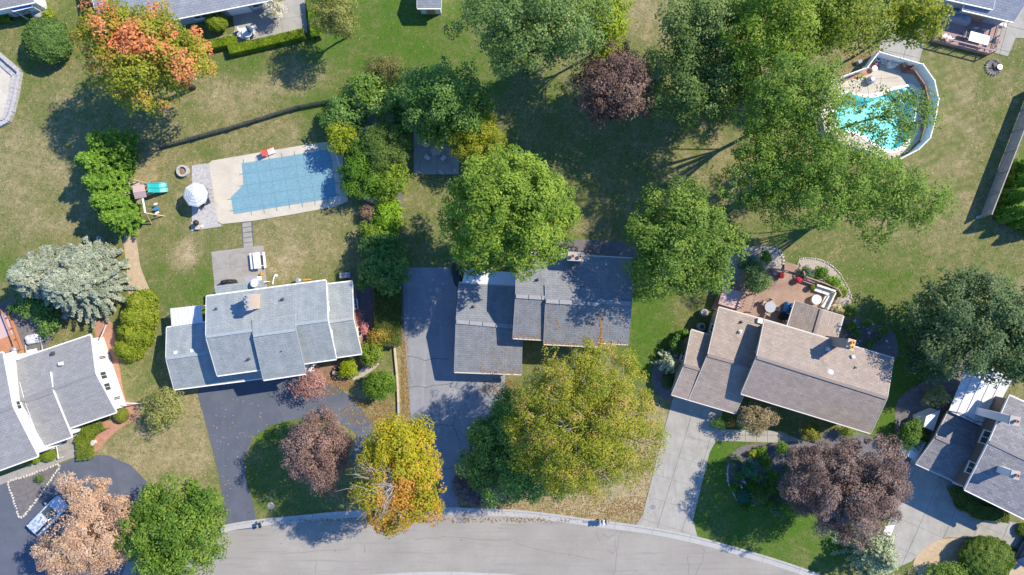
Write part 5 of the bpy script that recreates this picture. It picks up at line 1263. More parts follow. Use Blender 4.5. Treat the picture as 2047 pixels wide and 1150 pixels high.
# ------------------------------------------------------------------ covered pool, left
o = MB().prism(smooth_loop(pl([(421,322),(617,289),(661,283)]), 1) [:0] + pl([(418,327),(424,321.5),(520,305),(617,289),(661,283),(668,284),(685,313),(696,395),(695,403),(671,413),(590,428),(504,442),(445,448),(437,444),(433,430),(428,392)]), -.05, .07).build('pool_terrace', M['pool_deck']); o['kind'] = 'structure'
pv = sheet('paver_terrace', [(384,331),(418,326.5),(428,392),(437,446),(442,452),(384,461)], M['paver'], .05)
MB().prism(pl([(382,452),(442,447),(443,453),(383,462)]), 0, .075).build('border_strip', M['curb'], None, kind='structure')
MB().prism(pl([(382,445),(386,444),(388,458),(383,459)]), 0, .078).build('border_strip_side', M['curb'], None, kind='structure')
cov = [(484,327),(660,299),(673,395),(468,428.5),(462.6,394),(487.5,370),(485.5,341)]
t = thing('pool_cover', 'taut pale blue safety cover over the left pool', 'pool cover', P(575, 362))
cw = pl(cov)
MB().prism(cw, .072, .10).build('cover_sheet', M['cover_blue'], t)
ul = Vector((math.cos(math.radians(8.6)), math.sin(math.radians(8.6)), 0)); vl = Vector((-ul.y, ul.x, 0))
def line_in_poly(poly, o_, d):
    ts = []
    for i in range(len(poly)):
        a = poly[i]; b_ = poly[(i + 1) % len(poly)]
        e = b_ - a; den = d.x * e.y - d.y * e.x
        if abs(den) < 1e-9: continue
        w = a - o_; tt = (w.x * e.y - w.y * e.x) / den; s = (w.x * d.y - w.y * d.x) / den
        if 0 <= s <= 1: ts.append(tt)
    return (min(ts), max(ts)) if len(ts) >= 2 else None
cwf = [Vector((p.x, p.y, 0)) for p in cw]; c0 = P(484, 327)
AN = MB()
for k in range(1, 9):      # straps across
    o_ = c0 + ul * (k * 1.43 - 1.2); r = line_in_poly(cwf, o_, vl * -1)
    if r:
        a = o_ - vl * (r[0] - .45); b_ = o_ - vl * (r[1] + .45)
        MB().beam(a + Vector((0, 0, .104)), b_ + Vector((0, 0, .104)), .06, .012).build('strap', M['cover_seam'], t)
for k in range(1, 5):
    o_ = c0 - vl * (k * 1.28 - .1); r = line_in_poly(cwf, o_, ul)
    if r:
        a = o_ + ul * (r[0] - .4); b_ = o_ + ul * (r[1] + .4)
        MB().beam(a + Vector((0, 0, .110)), b_ + Vector((0, 0, .110)), .06, .012).build('strap', M['cover_seam'], t)
MB().beam(P(490,389,.116), P(516,385,.116), .04, .012).build('patch', M['cover_seam'], t)
t = thing('cover_reel', 'white roller tube standing along the right end of the covered pool', 'reel', P(682, 345, .07))
a, b_ = P(669, 297, .55), P(694.5, 391, .55)
MB().tube([a, b_], .06, 10).build('roller_tube', M['white'], t)
for e in (a, b_, a.lerp(b_, .52)):
    MB().tube([e, Vector((e.x - .25, e.y, .07))], .03, 6).build('stand_leg', M['grey_metal'], t); MB().tube([e, Vector((e.x + .25, e.y, .07))], .03, 6).build('stand_leg', M['grey_metal'], t)
MB().lathe(b_ + Vector((.1, -.1, -.2)), [(.18, .18), (.18, .22)], 16).build('crank_wheel', M['dark_metal'], t)
# red lounge chair with white slats
c = P(536, 306, .2); c.z = .07; rz = math.radians(22); R = Matrix.Rotation(rz, 3, 'Z')
t = thing('sun_chair', 'red and white slatted lounge chair on the upper edge of the covered pool', 'lounge chair', c)
for i in range(5): MB().box(c + R @ Vector((.1 + i * .16, 0, .3)), (.11, .62, .03), rz).build('slat', M['white'], t)
mb = MB().add([c + R @ Vector(v) for v in ((-.1, -.33, .34), (-.1, .33, .34), (-.5, .33, .9), (-.5, -.33, .9), (-.06, -.33, .30), (-.06, .33, .30), (-.46, .33, .88), (-.46, -.33, .88))], [(0, 1, 2, 3), (7, 6, 5, 4), (0, 4, 5, 1), (1, 5, 6, 2), (2, 6, 7, 3), (3, 7, 4, 0)]); mb.build('backrest', M['red'], t)
MB().box(c + R @ Vector((.12, .36, .33)), (1.2, .1, .08), rz).build('side_rail', M['red'], t)
for x in (-.1, .75):
    for y in (-.3, .3): MB().tube([c + R @ Vector((x, y, 0)), c + R @ Vector((x, y, .3))], .025, 6).build('leg', M['dark_metal'], t)
# parasol
c = P(389, 389, 2.4); g = Vector((c.x, c.y, .05))
t = thing('parasol', 'white parasol with pale blue stripes on the paver terrace', 'parasol', g)
MB().tube([g, g + Vector((0, 0, 2.75))], .035, 8).build('pole', M['white'], t)
MB().lathe(g, [(.35, 0), (.35, .08), (.08, .16), (.05, .3)], 16).build('base', M['dark_metal'], t)
M['stripe'] = mat_plain('stripe', (.50, .58, .62), .7)
can = thing('canopy_tmp', None, None, g) if False else None
for k in range(8):
    a0 = 2 * math.pi * k / 8 + .18; a1 = 2 * math.pi * (k + 1) / 8 + .18
    for i in range(8):
        r0, r1 = 1.36 * i / 8, 1.36 * (i + 1) / 8 - .004
        f = lambda a, r: g + Vector((r * math.cos(a), r * math.sin(a), 2.72 - .62 * (r / 1.36) ** 1.15))
        q = [f(a0 + .004, r0 + .004), f(a1 - .004, r0 + .004), f(a1 - .004, r1), f(a0 + .004, r1)]
        dn = Vector((0, 0, -.012))
        if i == 0: seg = MB()
        seg.add(q + [p + dn for p in q], [(3, 2, 1, 0)[::-1], (4, 5, 6, 7)[::-1], (2, 3, 7, 6)]) if i % 2 == 0 else None
        if i == 0: st = MB()
        st.add(q + [p + dn for p in q], [(3, 2, 1, 0)[::-1], (4, 5, 6, 7)[::-1], (2, 3, 7, 6)]) if i % 2 else None
    pn = seg.build('canopy_panel', M['white'], t); st.build('stripe', M['stripe'], pn)
    MB().tube([g + Vector((0, 0, 2.66)), g + Vector((1.33 * math.cos(a0), 1.33 * math.sin(a0), 2.06))], .012, 5).build('rib', M['grey_metal'], t)
round_table('round grey table under the striped parasol', 392, 392, .05, .55, 'grey_cloth')
chair('dark chair on the paver terrace, upper one right of the parasol', 416, 382, .05, 1.4, 'grey_cloth')
chair('dark chair on the paver terrace, lower one right of the parasol', 419, 398, .05, 1.6, 'grey_cloth')
chair('dark chair half under the lower right rim of the parasol', 405, 410, .05, 2.6, 'black')
# stone ring planter
c = P(365.5, 342, .3); c.z = 0
t = thing('stone_ring', 'round concrete fire ring with dead plants beside the paver terrace', 'fire ring', c)
sg = bpy.data.meshes.new('ring_block'); m_ = MB()
for a in (0, 1):
    an = a * 2 * math.pi / 12 * .96
    for r in (.44, .66):
        for z in (0, .5): m_.v.append(Vector((r * math.cos(an), r * math.sin(an), z)))
sg.from_pydata([tuple(v) for v in m_.v], [], [(0, 2, 3, 1), (4, 5, 7, 6), (0, 1, 5, 4), (2, 6, 7, 3), (1, 3, 7, 5), (0, 4, 6, 2)]); sg.update()
for k in range(12): piece('block', sg, M['stone'], t, c, 2 * math.pi * k / 12)
MB().lathe(c, [(.43, .02), (.43, .2), (.2, .26)], 16).build('soil', M['mulch'], t)
# kettle grill and box
c = P(394, 446, .6); c.z = .05
t = thing('kettle_grill', 'black kettle grill at the lower corner of the paver terrace', 'grill', c)
MB().lathe(c, [(.05, .55), (.25, .62), (.31, .8), (.31, .86), (.26, 1.0), (.1, 1.08), (.03, 1.1)], 18).build('kettle', M['black'], t, True)
for k in range(3): MB().tube([c + Vector((.3 * math.cos(k * 2.1), .3 * math.sin(k * 2.1), 0)), c + Vector((.12 * math.cos(k * 2.1), .12 * math.sin(k * 2.1), .65))], .02, 6).build('leg', M['grey_metal'], t)
c = P(396, 455, .2)
t = thing('wood_crate', 'pale wooden crate below the black kettle grill', 'crate', (c.x, c.y, .05))
for k in range(3):
    for s in (-1, 1): MB().box((c.x, c.y + s * .2, .12 + k * .13), (.45, .03, .1)).build('slat', M['wood_pale'], t); MB().box((c.x + s * .21, c.y, .12 + k * .13), (.03, .36, .1)).build('slat', M['wood_pale'], t)
MB().box((c.x, c.y, .42), (.48, .46, .03)).build('lid', M['wood_pale'], t)
MB().lathe(P(405, 453, .05), [(.12, 0), (.16, .22), (.1, .24)], 12).build('white_bucket', M['white'], None, False, 'white bucket beside the pale wooden crate', 'bucket')
# stepping stones
t = thing('stepping_path', 'path of five grey concrete slabs between the pool and the rear patio', 'path', P(495, 470))
q = pl([(484.5,446),(502,443),(506,494),(487.5,496.5)])
MB().prism(pl([(482.5,445),(504.5,442),(508,494),(485.5,497)]), -.03, .02).build('path_edging', M['fence_dark'], t)
for k in range(5):
    a, b_ = k / 5 + .012, (k + 1) / 5 - .012
    MB().prism([q[0].lerp(q[3], a), q[1].lerp(q[2], a), q[1].lerp(q[2], b_), q[0].lerp(q[3], b_)], 0, .06).build('slab', M['patio'], t)
# ------------------------------------------------------------------ playset
g = P(282, 380)
t = thing('playset', 'wooden playset with pink-grey roof, teal double slide and white swing beam', 'playset', g)
z1 = 1.5
for x, y in ((272, 370), (293, 367), (297, 388), (276, 391)): MB().tube([P(x, y, 0), Vector((P(x, y, 0).x, P(x, y, 0).y, 2.5))], .07, 8).build('post', M['wood_pale'], t)
pf = [P(x, y, 0) for x, y in ((272, 370), (293, 367), (297, 388), (276, 391))]
boards(t, 'platform_board', None, .2, M['wood_pale'], z1, along=pf[1] - pf[0], poly=pf)
a1, a2, b1, b2 = P(265, 372, 2.5), P(288, 369, 2.5), P(270, 398, 2.5), P(293, 394, 2.5)
r1, r2 = P(266, 385, 2.95), P(290, 381.5, 2.95)
for q in ((a1, a2, r2, r1), (b1, b2, r2, r1)): 
    o = slab_roof(t, q, M['pink'], .05, 'roof_panel')
for k, (x0, y0, x1, y1) in enumerate(((297, 371, 334, 369.5), (298, 381, 336, 379.5))):
    mb = MB(); n = 9; vs = []; fs = []
    for i in range(n + 1):
        f = i / n; z = 1.5 * (1 - f) ** 1.25 + .22 + (.06 * math.sin(f * 9)); p = P(x0 + (x1 - x0) * f, y0 + (y1 - y0) * f, 0)
        p = Vector((P(x0, y0, 1.5).x + (P(x1, y1, .2).x - P(x0, y0, 1.5).x) * f, P(x0, y0, 1.5).y + (P(x1, y1, .2).y - P(x0, y0, 1.5).y) * f, z))
        for dy, dz in ((-.27, .16), (-.22, .16), (-.19, .0), (.19, .0), (.22, .16), (.27, .16), (.24, -.05), (-.24, -.05)): vs.append(p + Vector((0, dy, dz)))
    for i in range(n):
        for j in range(8):
            a = i * 8 + j; b_ = i * 8 + (j + 1) % 8; fs.append((a, b_, b_ + 8, a + 8))
    fs += [tuple(range(8))[::-1], tuple(n * 8 + j for j in range(8))]
    mb.add(vs, fs).build('slide', M['teal'], t)
b0, b1_ = P(285, 395, 2.3), P(290.5, 426, 2.3)
MB().beam(b0, b1_, .14, .14).build('swing_beam', M['white'], t)
e = P(291, 426, 2.3)
for gx_, gy_ in ((328, 432), (275, 445)): 
    pg = P(gx_, gy_, 0) if gx_ > 300 else Vector((e.x - .55, e.y - 1.0, 0)); MB().beam(e, pg, .1, .1).build('swing_leg', M['wood_pale'], t)
for f, mt, sh in ((.25, 'white', 'seat'), (.55, 'blue', 'bucket'), (.82, 'white', 'seat')):
    p = b0.lerp(b1_, f) + Vector((.42, -.08, 0))
    s = MB().box((p.x, p.y, .55), (.42, .2, .05) if sh == 'seat' else (.36, .34, .3), .4).build('swing_seat', M[mt], t)
    for d in (-.15, .15): MB().tube([b0.lerp(b1_, f) + Vector((0, d, 0)), Vector((p.x, p.y + d, .57))], .012, 5).build('chain', M['grey_metal'], s)
mb = MB()
for k in range(6): 
    p = P(296, 368, 0).lerp(P(303, 363, 0), 0); 
    mb.box(P(298, 366, .2 + k * .22), (.08, .35, .05), .3)
MB().beam(P(296, 367, 1.5), Vector((P(303, 362, 0).x, P(303, 362, 0).y, 0)), .5, .06).build('climbing_wall', M['orange'], t)
# ------------------------------------------------------------------ picket fence
pk = [(322, 297), (400, 276), (470, 257), (512, 244), (600, 217), (690, 200)]
g = P(500, 250); t = thing('picket_fence', 'dark weathered picket fence between the covered pool and the upper lawn', 'fence', g)
line = [P(x, y, 0) for x, y in pk]
pm = bpy.data.meshes.new('picket_mesh'); m_ = MB()
m_.add([(-.055, -.012, 0), (.055, -.012, 0), (.055, -.012, 1.1), (0, -.012, 1.2), (-.055, -.012, 1.1), (-.055, .012, 0), (.055, .012, 0), (.055, .012, 1.1), (0, .012, 1.2), (-.055, .012, 1.1)],
       [(0, 1, 2, 3, 4), (9, 8, 7, 6, 5), (0, 5, 6, 1), (1, 6, 7, 2), (2, 7, 8, 3), (3, 8, 9, 4), (4, 9, 5, 0)])
pm.from_pydata([tuple(v) for v in m_.v], [], m_.f); pm.update()
for a, b_ in zip(line[:-1], line[1:]):
    d = b_ - a; rz = math.atan2(d.y, d.x); n = int(d.length / .30); nr = Vector((-d.y, d.x, 0)).normalized() * .04
    for z in (.3, .95): MB().beam(a + Vector((0, 0, z)), b_ + Vector((0, 0, z)), .05, .09).build('rail', M['fence_dark'], t)
    for i in range(n): piece('picket', pm, M['fence_dark'], t, a.lerp(b_, (i + .5) / n) + nr, rz, (1.7, 1.3, random.uniform(.94, 1.05)))
    MB().beam(a - nr, a - nr + Vector((0, 0, 1.25)), .1, .1).build('post', M['fence_dark'], t)
# ------------------------------------------------------------------ rear patio of the left house
tt = bpy.data.objects.new('rear_patio', None); COL.objects.link(tt); tt['kind'] = 'structure'; ORG[tt] = Vector((0, 0, 0))
pq = pl([(424,505),(525,492),(532,560),(534,585),(432,590)])
MB().prism(pl([(422.5,504),(526,491),(535,585),(431,592)]), -.05, .035).build('patio_edging', M['fence_grey'], tt)
slabs(pq, P(424,505), math.radians(7), 34/18, 34/18, tt, M['patio'], 0, .06, gap=.008)
c = P(514, 521, .75); c.z = .06; rz = math.radians(-84); R = Matrix.Rotation(rz, 3, 'Z')
t = thing('picnic_table', 'white picnic table with two benches on the rear patio', 'picnic table', c)
for i in range(4): MB().box(c + R @ Vector((0, -.3 + i * .2, .74)), (1.75, .19, .04), rz).build('top_board', M['white'], t)
for s in (-1, 1):
    MB().box(c + R @ Vector((0, s * .72, .45)), (1.75, .26, .04), rz).build('bench_board', M['white'], t)
    MB().beam(c + R @ Vector((s * .6, -.75, .4)), c + R @ Vector((s * .6, .75, .4)), .05, .09).build('cross_beam', M['white'], t)
    for k in (-1, 1): MB().beam(c + R @ Vector((s * .6, k * .65, 0)), c + R @ Vector((s * .6, k * .25, .72)), .05, .09).build('leg', M['white'], t)
pot_flowers('small orange mum in a pot on the rear patio', 522, 549, .06, .2, [(.6, .28, .02), (.75, .4, .03)], 'terracotta', .2)
c = P(519, 557, .4); t = thing('side_table', 'small white square table beside the orange mum', 'table', (c.x, c.y, .06))
MB().box((c.x, c.y, .5), (.5, .5, .04)).build('tabletop', M['white'], t)
for x in (-.2, .2):
    for y in (-.2, .2): MB().tube([(c.x + x, c.y + y, .06), (c.x + x, c.y + y, .49)], .02, 6).build('leg', M['white'], t)
MB().prism(pl([(489,554),(513,550),(514,562),(490,565)]), .055, .066).build('door_mat', M['grey_cloth'], None, False, 'flat grey-blue mat on the rear patio beside the porch roof', 'mat')
dome_cover('grill_cover', 'black covered grill half hidden behind the rear porch roof', 'cover', 455, 566, .06, 1.5, .8, 1.2, .1, 'black', 3, 2)
t = thing('trash_bin', 'grey bin with orange hose beside the back eave of the pale roof', 'bin', P(596, 562))
c = P(595, 561, 1.0); c.z = 0
MB().lathe(c, [(.22, 0), (.28, .85), (.3, .87), (.3, .95), (.2, 1.0), (.02, 1.02)], 16).build('bin_body', M['grey_metal'], t)
MB().tube([c + Vector((.3, .05, .05)), c + Vector((.6, .1, .06)), c + Vector((.95, .12, .06)), c + Vector((1.2, .1, .06))], .09, 8).build('hose', M['orange'], t)
MB().box(P(690.5, 550.5, .4), (1.15, .6, .6), math.radians(3)).build('bench_box', M['curb'], None, False, 'pale grey storage bench by the back corner of the pale roof', 'bench').scale = (1, 1, 1)
t = thing('garden_hose_pipe', 'white bent drainpipe lying on the lawn by the rear patio', 'pipe', P(548, 558))
MB().tube([P(545, 568, .06), P(547, 556, .06), P(551, 548, .06)], .07, 8).build('pipe_body', M['white'], t); MB().lathe(P(553, 551, .03), [(.13, 0), (.13, .1)], 10).build('pipe_collar', M['white'], t)
# ------------------------------------------------------------------ low boundary wall by the centre driveway
g = P(797, 760); t = thing('boundary_wall', 'thin low timber border wall between the left lawn and the old asphalt driveway', 'wall', g)
ln = [P(788.5, 684), P(791, 715), P(794, 745), P(796, 775), P(797, 805), P(797.5, 832)]
for i, (a, b_) in enumerate(zip(ln[:-1], ln[1:])): MB().beam(a.lerp(b_, .01) + Vector((0, 0, .15)), a.lerp(b_, .99) + Vector((0, 0, .15)), .2, .34).build('timber', M['wood_pale'] if i < 4 else M['curb'], t)
for k, (x, y, r, hh) in enumerate(((671.5, 744.5, 5.5, .45), (682, 748, 4.2, .4))):
    c = P(x, y, 0); R_ = r / 18
    t = thing('tree_stump', f'{"larger" if k == 0 else "smaller"} round cut log standing in the mulch beside the low yellow-green shrub', 'log', c)
    MB().lathe(c, [(R_ * 1.08, 0), (R_, hh * .4), (R_ * .98, hh)], 16).build('bark', M['bark'], t); MB().lathe(c, [(R_ * .9, hh), (R_ * .86, hh + .015)], 16).build('cut_face', M['wood_pale'], t)
# wheelbarrow-like white cart: white porch steps at the front door
t = thing('porch_steps', 'white porch steps between the two front roof sections of the pale house', 'steps', P(612, 740))
for k in range(3): MB().box(P(611 + k * 6, 738 - k * 2, .1 + .12 * (2 - k)), (.55, 1.0, .2 + .24 * (2 - k)), math.radians(8)).build('step', M['white_metal'], t)
# ------------------------------------------------------------------ mailboxes
c = P(1205, 1041, 0.6); c.z = 0
t = thing('mailbox_cluster', 'cluster of three pale mailboxes on a dark post at the kerb', 'mailbox', c)
for s in (-.4, .4): MB().beam(c + Vector((s, 0, 0)), c + Vector((s, 0, 1.0)), .1, .1).build('post', M['dark_metal'], t)
MB().beam(c + Vector((-.6, 0, 1.0)), c + Vector((.6, 0, 1.0)), .3, .06).build('shelf', M['dark_metal'], t)
for k in range(3):
    x = (k - 1) * .4; pr = [(-.13, 0), (.13, 0), (.13, .15), (.09, .22), (0, .26), (-.09, .22), (-.13, .15)]
    vs = [c + Vector((x + a, y, 1.04 + z)) for y in (-.28, .28) for a, z in pr]
    o = MB().add(vs, [tuple(range(7)), tuple(range(7, 14))[::-1]] + [(i, i + 7, (i + 1) % 7 + 7, (i + 1) % 7)[::-1] for i in range(7)]).build('mailbox_body', M['grey_metal'] if k != 1 else M['white_metal'], t)
    MB().box(c + Vector((x + .15, .1, 1.25)), (.02, .12, .1)).build('flag', M['red'], o)
MB().beam(c + Vector((-.6, .05, .9)), c + Vector((-.85, .3, 1.5)), .06, .06).build('newspaper_arm', M['dark_metal'], t)
c = P(523, 1045, .6); c.z = 0
t = thing('mailbox', 'single black mailbox at the foot of the sealed driveway', 'mailbox', c)
MB().beam(c, c + Vector((0, 0, 1.05)), .1, .1).build('post', M['dark_metal'], t)
MB().box(c + Vector((0, -.1, 1.18)), (.24, .55, .28), .2).build('mailbox_body', M['black'], t); MB().box(c + Vector((.15, .2, 1.1)), (.14, .4, .14), .2).build('newspaper_tube', M['grey_metal'], t)
t = thing('manhole_cover', 'round grey manhole cover set in the concrete driveway', 'manhole', P(1305.5, 1014, .05))
MB().lathe(P(1305.5, 1014, .045), [(.36, 0), (.36, .018)], 24).build('rim', M['stone'], t); MB().lathe(P(1305.5, 1014, .05), [(.31, 0), (.31, .02)], 24).build('lid', mat_plain('iron', (.24, .22, .23), .8), t)
MB().lathe(P(542, 1012, 0), [(.42, 0), (.40, .03), (.1, .035)], 16).build('access_lid', M['gravel'], None, False, 'round tan access lid in the driveway island lawn', 'lid')
# ------------------------------------------------------------------ small concrete patio under the trees (centre)
t = bpy.data.objects.new('tree_patio', None); COL.objects.link(t); t['kind'] = 'structure'; ORG[t] = Vector((0, 0, 0))
slabs(pl([(827,240),(920,240),(917,349),(827,349)]), P(827,349), 0, 2.58, 3.03, t, M['concrete'], -.02, .06)
c = P(872, 303, .4); t = thing('patio_table', 'square dark-framed table on the shaded small patio', 'table', (c.x, c.y, .06))
MB().box((c.x, c.y, .74), (1.0, 1.0, .05), .2).build('tabletop', M['pink'], t)
for x in (-.42, .42):
    for y in (-.42, .42): MB().tube([(c.x + x, c.y + y, .06), (c.x + x, c.y + y, .72)], .03, 6).build('leg', M['dark_metal'], t)
for x, y, a, w in ((853, 291, -1.0, 'upper left'), (855, 316, -2.2, 'lower left'), (886, 317, 2.4, 'lower right'), (882, 291, .9, 'upper right')): chair(f'pale cushioned chair at the {w} corner of the shaded patio table', x, y, .06, a, 'white_metal', group='chairs round the shaded patio table')
# dark covered bin by the back corner of the centre garage
dome_cover('firewood_cover', 'black covered woodpile behind the corner of the dark grey garage', 'cover', 915, 548, 0, 1.2, 2.4, 1.1, .1, 'black', 2, 5)
t = thing('flower_bed_urn', 'pale stone urn in the white-spotted gap of the planted row', 'urn', P(727, 256))
MB().lathe(P(727, 256, 0), [(.2, 0), (.22, .08), (.1, .2), (.12, .4), (.3, .7), (.34, .78), (.28, .78), (.2, .6)], 16).build('urn_body', M['white_metal'], t); MB().lathe(P(727, 256, 0), [(.26, .7), (.1, .76)], 12).build('soil', M['mulch'], t)
# ------------------------------------------------------------------ wooden deck behind the brown roof
dz = .45
dk = [(1424,617),(1436,592),(1470,560),(1510,530),(1544,540),(1602,553),(1640,566),(1672,580),(1676,592),(1657,628),(1662,668),(1520,655)]
g = P(1560, 590); t = thing('wooden_deck', 'large brown wooden deck behind the brown roofed house', 'deck', g)
dp = [P(x, y, dz) for x, y in dk]
boards(t, 'deck_board', None, .24, M['deck_wood'], dz, along=Vector((1, .62, 0)), poly=dp)
MB().prism([Vector((p.x, p.y, 0)) for p in dp], .0, dz - .06).build('deck_skirt', M['deck_mauve'], t)
railing(t, [P(1600, 543, dz), P(1602, 553, dz), P(1640, 566, dz), P(1668, 578, dz), P(1675, 590, dz), P(1668, 606, dz)], dz, .95, 'deck_wood')
railing(t, [P(1543, 538, dz), P(1568, 544, dz)], dz, .95, 'deck_wood')
for (a, b_) in (((1606, 559), (1628, 567)), ((1545, 544), (1562, 548))):
    bn = MB().beam(P(*a, dz + .42), P(*b_, dz + .42), .42, .06).build('bench_seat', M['deck_mauve'], t)
    for e in (a, b_): MB().beam(P(*e, dz), P(*e, dz + .4), .1, .3).build('bench_leg', M['deck_mauve'], bn)
for k in range(3): MB().box(P(1582, 540 - k * 5, .35 - .13 * k), (1.6, .34, .06), math.radians(-15)).build('step', M['deck_wood'], t)
# pergola bench near the lilac
t = thing('pergola_frame', 'brown slatted timber frame across the left part of the deck', 'pergola', P(1500, 605, dz))
for x0, y0, x1, y1 in ((1493, 588, 1484, 616), (1512, 588, 1500, 625)):
    MB().beam(P(x0, y0, 2.0), P(x1, y1, 2.0), .14, .12).build('beam', M['deck_wood'], t)
    for x, y in ((x0, y0), (x1, y1)): q = P(x, y, 2.0); MB().beam(Vector((q.x, q.y, dz)), q, .12, .12).build('post', M['deck_wood'], t)
for k in range(6):
    f = k / 5; MB().beam(P(1491 - 9 * f, 590 + 26 * f, 2.1), P(1514 - 12 * f, 590 + 34 * f, 2.1), .07, .1).build('slat', M['deck_mauve'], t)
# hot tub with cover
c = P(1460, 596, 1.2); rz = math.radians(-16); R = Matrix.Rotation(rz, 3, 'Z'); c.z = dz
t = thing('hot_tub', 'square hot tub under a mauve-grey cover at the left end of the deck', 'hot tub', c)
MB().box(c + Vector((0, 0, .4)), (2.2, 1.9, .8), rz).build('tub_cabinet', M['deck_red'], t)
for s in (-1, 1): MB().box(c + R @ Vector((s * .57, 0, .86)), (1.12, 1.98, .1), rz).build('cover_half', M['grey_cloth'] if False else M['pink'], t)
# L sofa
def wp(x, y, z=dz + .4): return P(x, y, z)
t = thing('corner_sofa', 'white L-shaped corner sofa on the wooden deck', 'sofa', P(1650, 590, dz))
def block(name, pts, z0, z1, mat, par): return MB().prism([P(x, y, (z0 + z1) / 2) for x, y in pts], z0, z1).build(name, M[mat], par)
block('base', [(1631,570),(1669,583),(1651,618),(1639,613),(1650,589),(1626,581)], dz, dz + .25, 'cream_cloth', t)
for q in ([(1632,574),(1645,578.5),(1641,586),(1627,581)], [(1646,579),(1659,583.5),(1655,591),(1642,586)], [(1656,591),(1663,593),(1656,606),(1648,603.5)], [(1655.5,607),(1647.5,604),(1641,613),(1650,617)]): block('cushion', q, dz + .255, dz + .42, 'cream_cloth', t)
block('backrest', [(1632,568),(1669,580.5),(1667.5,584),(1631,572)], dz + .2, dz + .8, 'cream_cloth', t); block('backrest', [(1667.5,584.5),(1670,585),(1654,619.5),(1651,618)], dz + .2, dz + .8, 'cream_cloth', t)
c = P(1631.5, 599, dz + .5); c.z = dz
t = thing('round_table', 'round white drum table in front of the white corner sofa', 'table', c)
MB().lathe(c, [(.42, 0), (.48, .1), (.5, .5), (.5, .58)], 28).build('drum', M['cream_cloth'], t, False); MB().lathe(c, [(.53, .585), (.53, .63), (.5, .64)], 28).build('tabletop', M['white'], t)
pot_flowers('pot of red flowers left of the deck steps', 1562, 551, dz, .34, [(.5, .03, .05), (.62, .05, .07), (.7, .12, .12)])
pot_flowers('pot of red flowers right of the deck steps', 1597, 560, dz, .36, [(.5, .03, .06), (.62, .05, .09), (.72, .14, .14)])
pot_flowers('potted green plant at the left end of the white corner sofa', 1624, 575, dz, .33, [(.06, .14, .02), (.12, .2, .03), (.2, .22, .04)], 'black')
round_table('round grey glass table near the sunroom on the deck', 1540, 614, dz, .62, 'grey_metal')
for x, y, a, w in ((1527, 606, -1.9, 'left'), (1541, 602, 3.0, 'top'), (1551, 616, 1.4, 'right'), (1534, 626, -.5, 'bottom')): chair(f'wooden chair on the {w} side of the grey glass table', x, y, dz, a, 'wood_pale', 'wood_pale', 'chairs round the grey glass table')
c = P(1574, 618, dz + .8); t = thing('grill', 'gas grill under a bright blue cover beside the sunroom', 'grill', (c.x, c.y, dz))
o = dome_cover('x', 'x', 'x', 1575, 616, dz, .7, 1.25, 1.0, math.radians(-25), 'blue', 2, 3); ORG[o] = ORG[t]
for k_ in ('label', 'category'): del o[k_]
o.name = 'blue_cover'; o.location = Vector(o.location) - ORG[t]; o.parent = t
MB().box((c.x - .25, c.y - .9, dz + .45), (.8, .7, .9), math.radians(-25)).build('side_cart', M['black'], t)
for k, (x, y, w) in enumerate(((1408, 625, 'upper'), (1402, 653, 'lower'))):
    c = P(x, y, .6); c.z = 0
    t = thing('air_conditioner', f'{w} of two round air conditioner units beside the brown garage', 'air conditioner', c, 'air conditioners beside the brown garage')
    MB().lathe(c, [(.42, 0), (.42, .75), (.4, .8), (.3, .8)], 22).build('casing', M['grey_metal'], t)
    MB().lathe(c, [(.27, .79), (.27, .82), (.12, .84)], 18).build('fan_grille', M['black'], t)
    for j in range(8): MB().beam(c + Vector((.12 * math.cos(j * .785), .12 * math.sin(j * .785), .83)), c + Vector((.4 * math.cos(j * .785), .4 * math.sin(j * .785), .82)), .02, .02).build('grille_bar', M['white_metal'], t)
rk = bpy.data.meshes.new('rock_mesh'); bm = bmesh.new(); bmesh.ops.create_icosphere(bm, subdivisions=1, radius=.5)
random.seed(3)
for v in bm.verts: v.co *= random.uniform(.8, 1.15)
bm.to_mesh(rk); bm.free()
def rock_line(name, label, pts, size, mat, n=None, z=.08, close=False):
    w = smooth_loop(pl(pts), 6, close)
    g = w[0]; t = thing(name, label, 'edging', g)
    if close: w = w + [w[0]]
    d = [0.0]
    for i in range(1, len(w)): d.append(d[-1] + (w[i] - w[i - 1]).length)
    m_ = int(d[-1] / (size * .9)); j = 0
    for q_ in range(m_):
        tt = d[-1] * q_ / m_
        while j < len(d) - 2 and d[j + 1] < tt: j += 1
        p = w[j].lerp(w[j + 1], (tt - d[j]) / max(1e-6, d[j + 1] - d[j]))
        if True:
            s = size * random.uniform(.85, 1.15)
            piece('stone', rk.copy() if False else rk, None, t, p + Vector((random.uniform(-.04, .04), random.uniform(-.04, .04), z)), random.uniform(0, 6), (s, s * random.uniform(.7, 1), s * .55)).data = rk
    return t
rk.materials.append(M['rock_white'])
rock_line('stone_edging', 'white stone border around the triangular bed in the far left driveway', [(17.5, 964), (50, 953), (85, 940), (120, 929), (100, 962), (75, 998), (44, 1034), (35, 1020), (25, 990)], .34, 'rock_white', close=True)
rock_line('stone_edging', 'pale stone border around the front garden bed by the bright lawn', [(1462, 913), (1454, 940), (1456, 965), (1465, 985), (1480, 1006), (1510, 1010)], .26, 'rock_white')
rock_line('stone_edging', 'pale stone border behind the deck railing garden', [(1593, 535), (1598, 521), (1614, 516), (1645, 522), (1672, 540), (1690, 566), (1704, 602)], .24, 'rock_white')
rock_line('stone_edging', 'curved pale stones in the garden left of the deck steps', [(1520, 496), (1548, 498), (1564, 512), (1566, 534)], .38, 'rock_white')
t = thing('rockery', 'loose pale stones scattered in the shaded bed right of the sunroom', 'rockery', P(1735, 670))
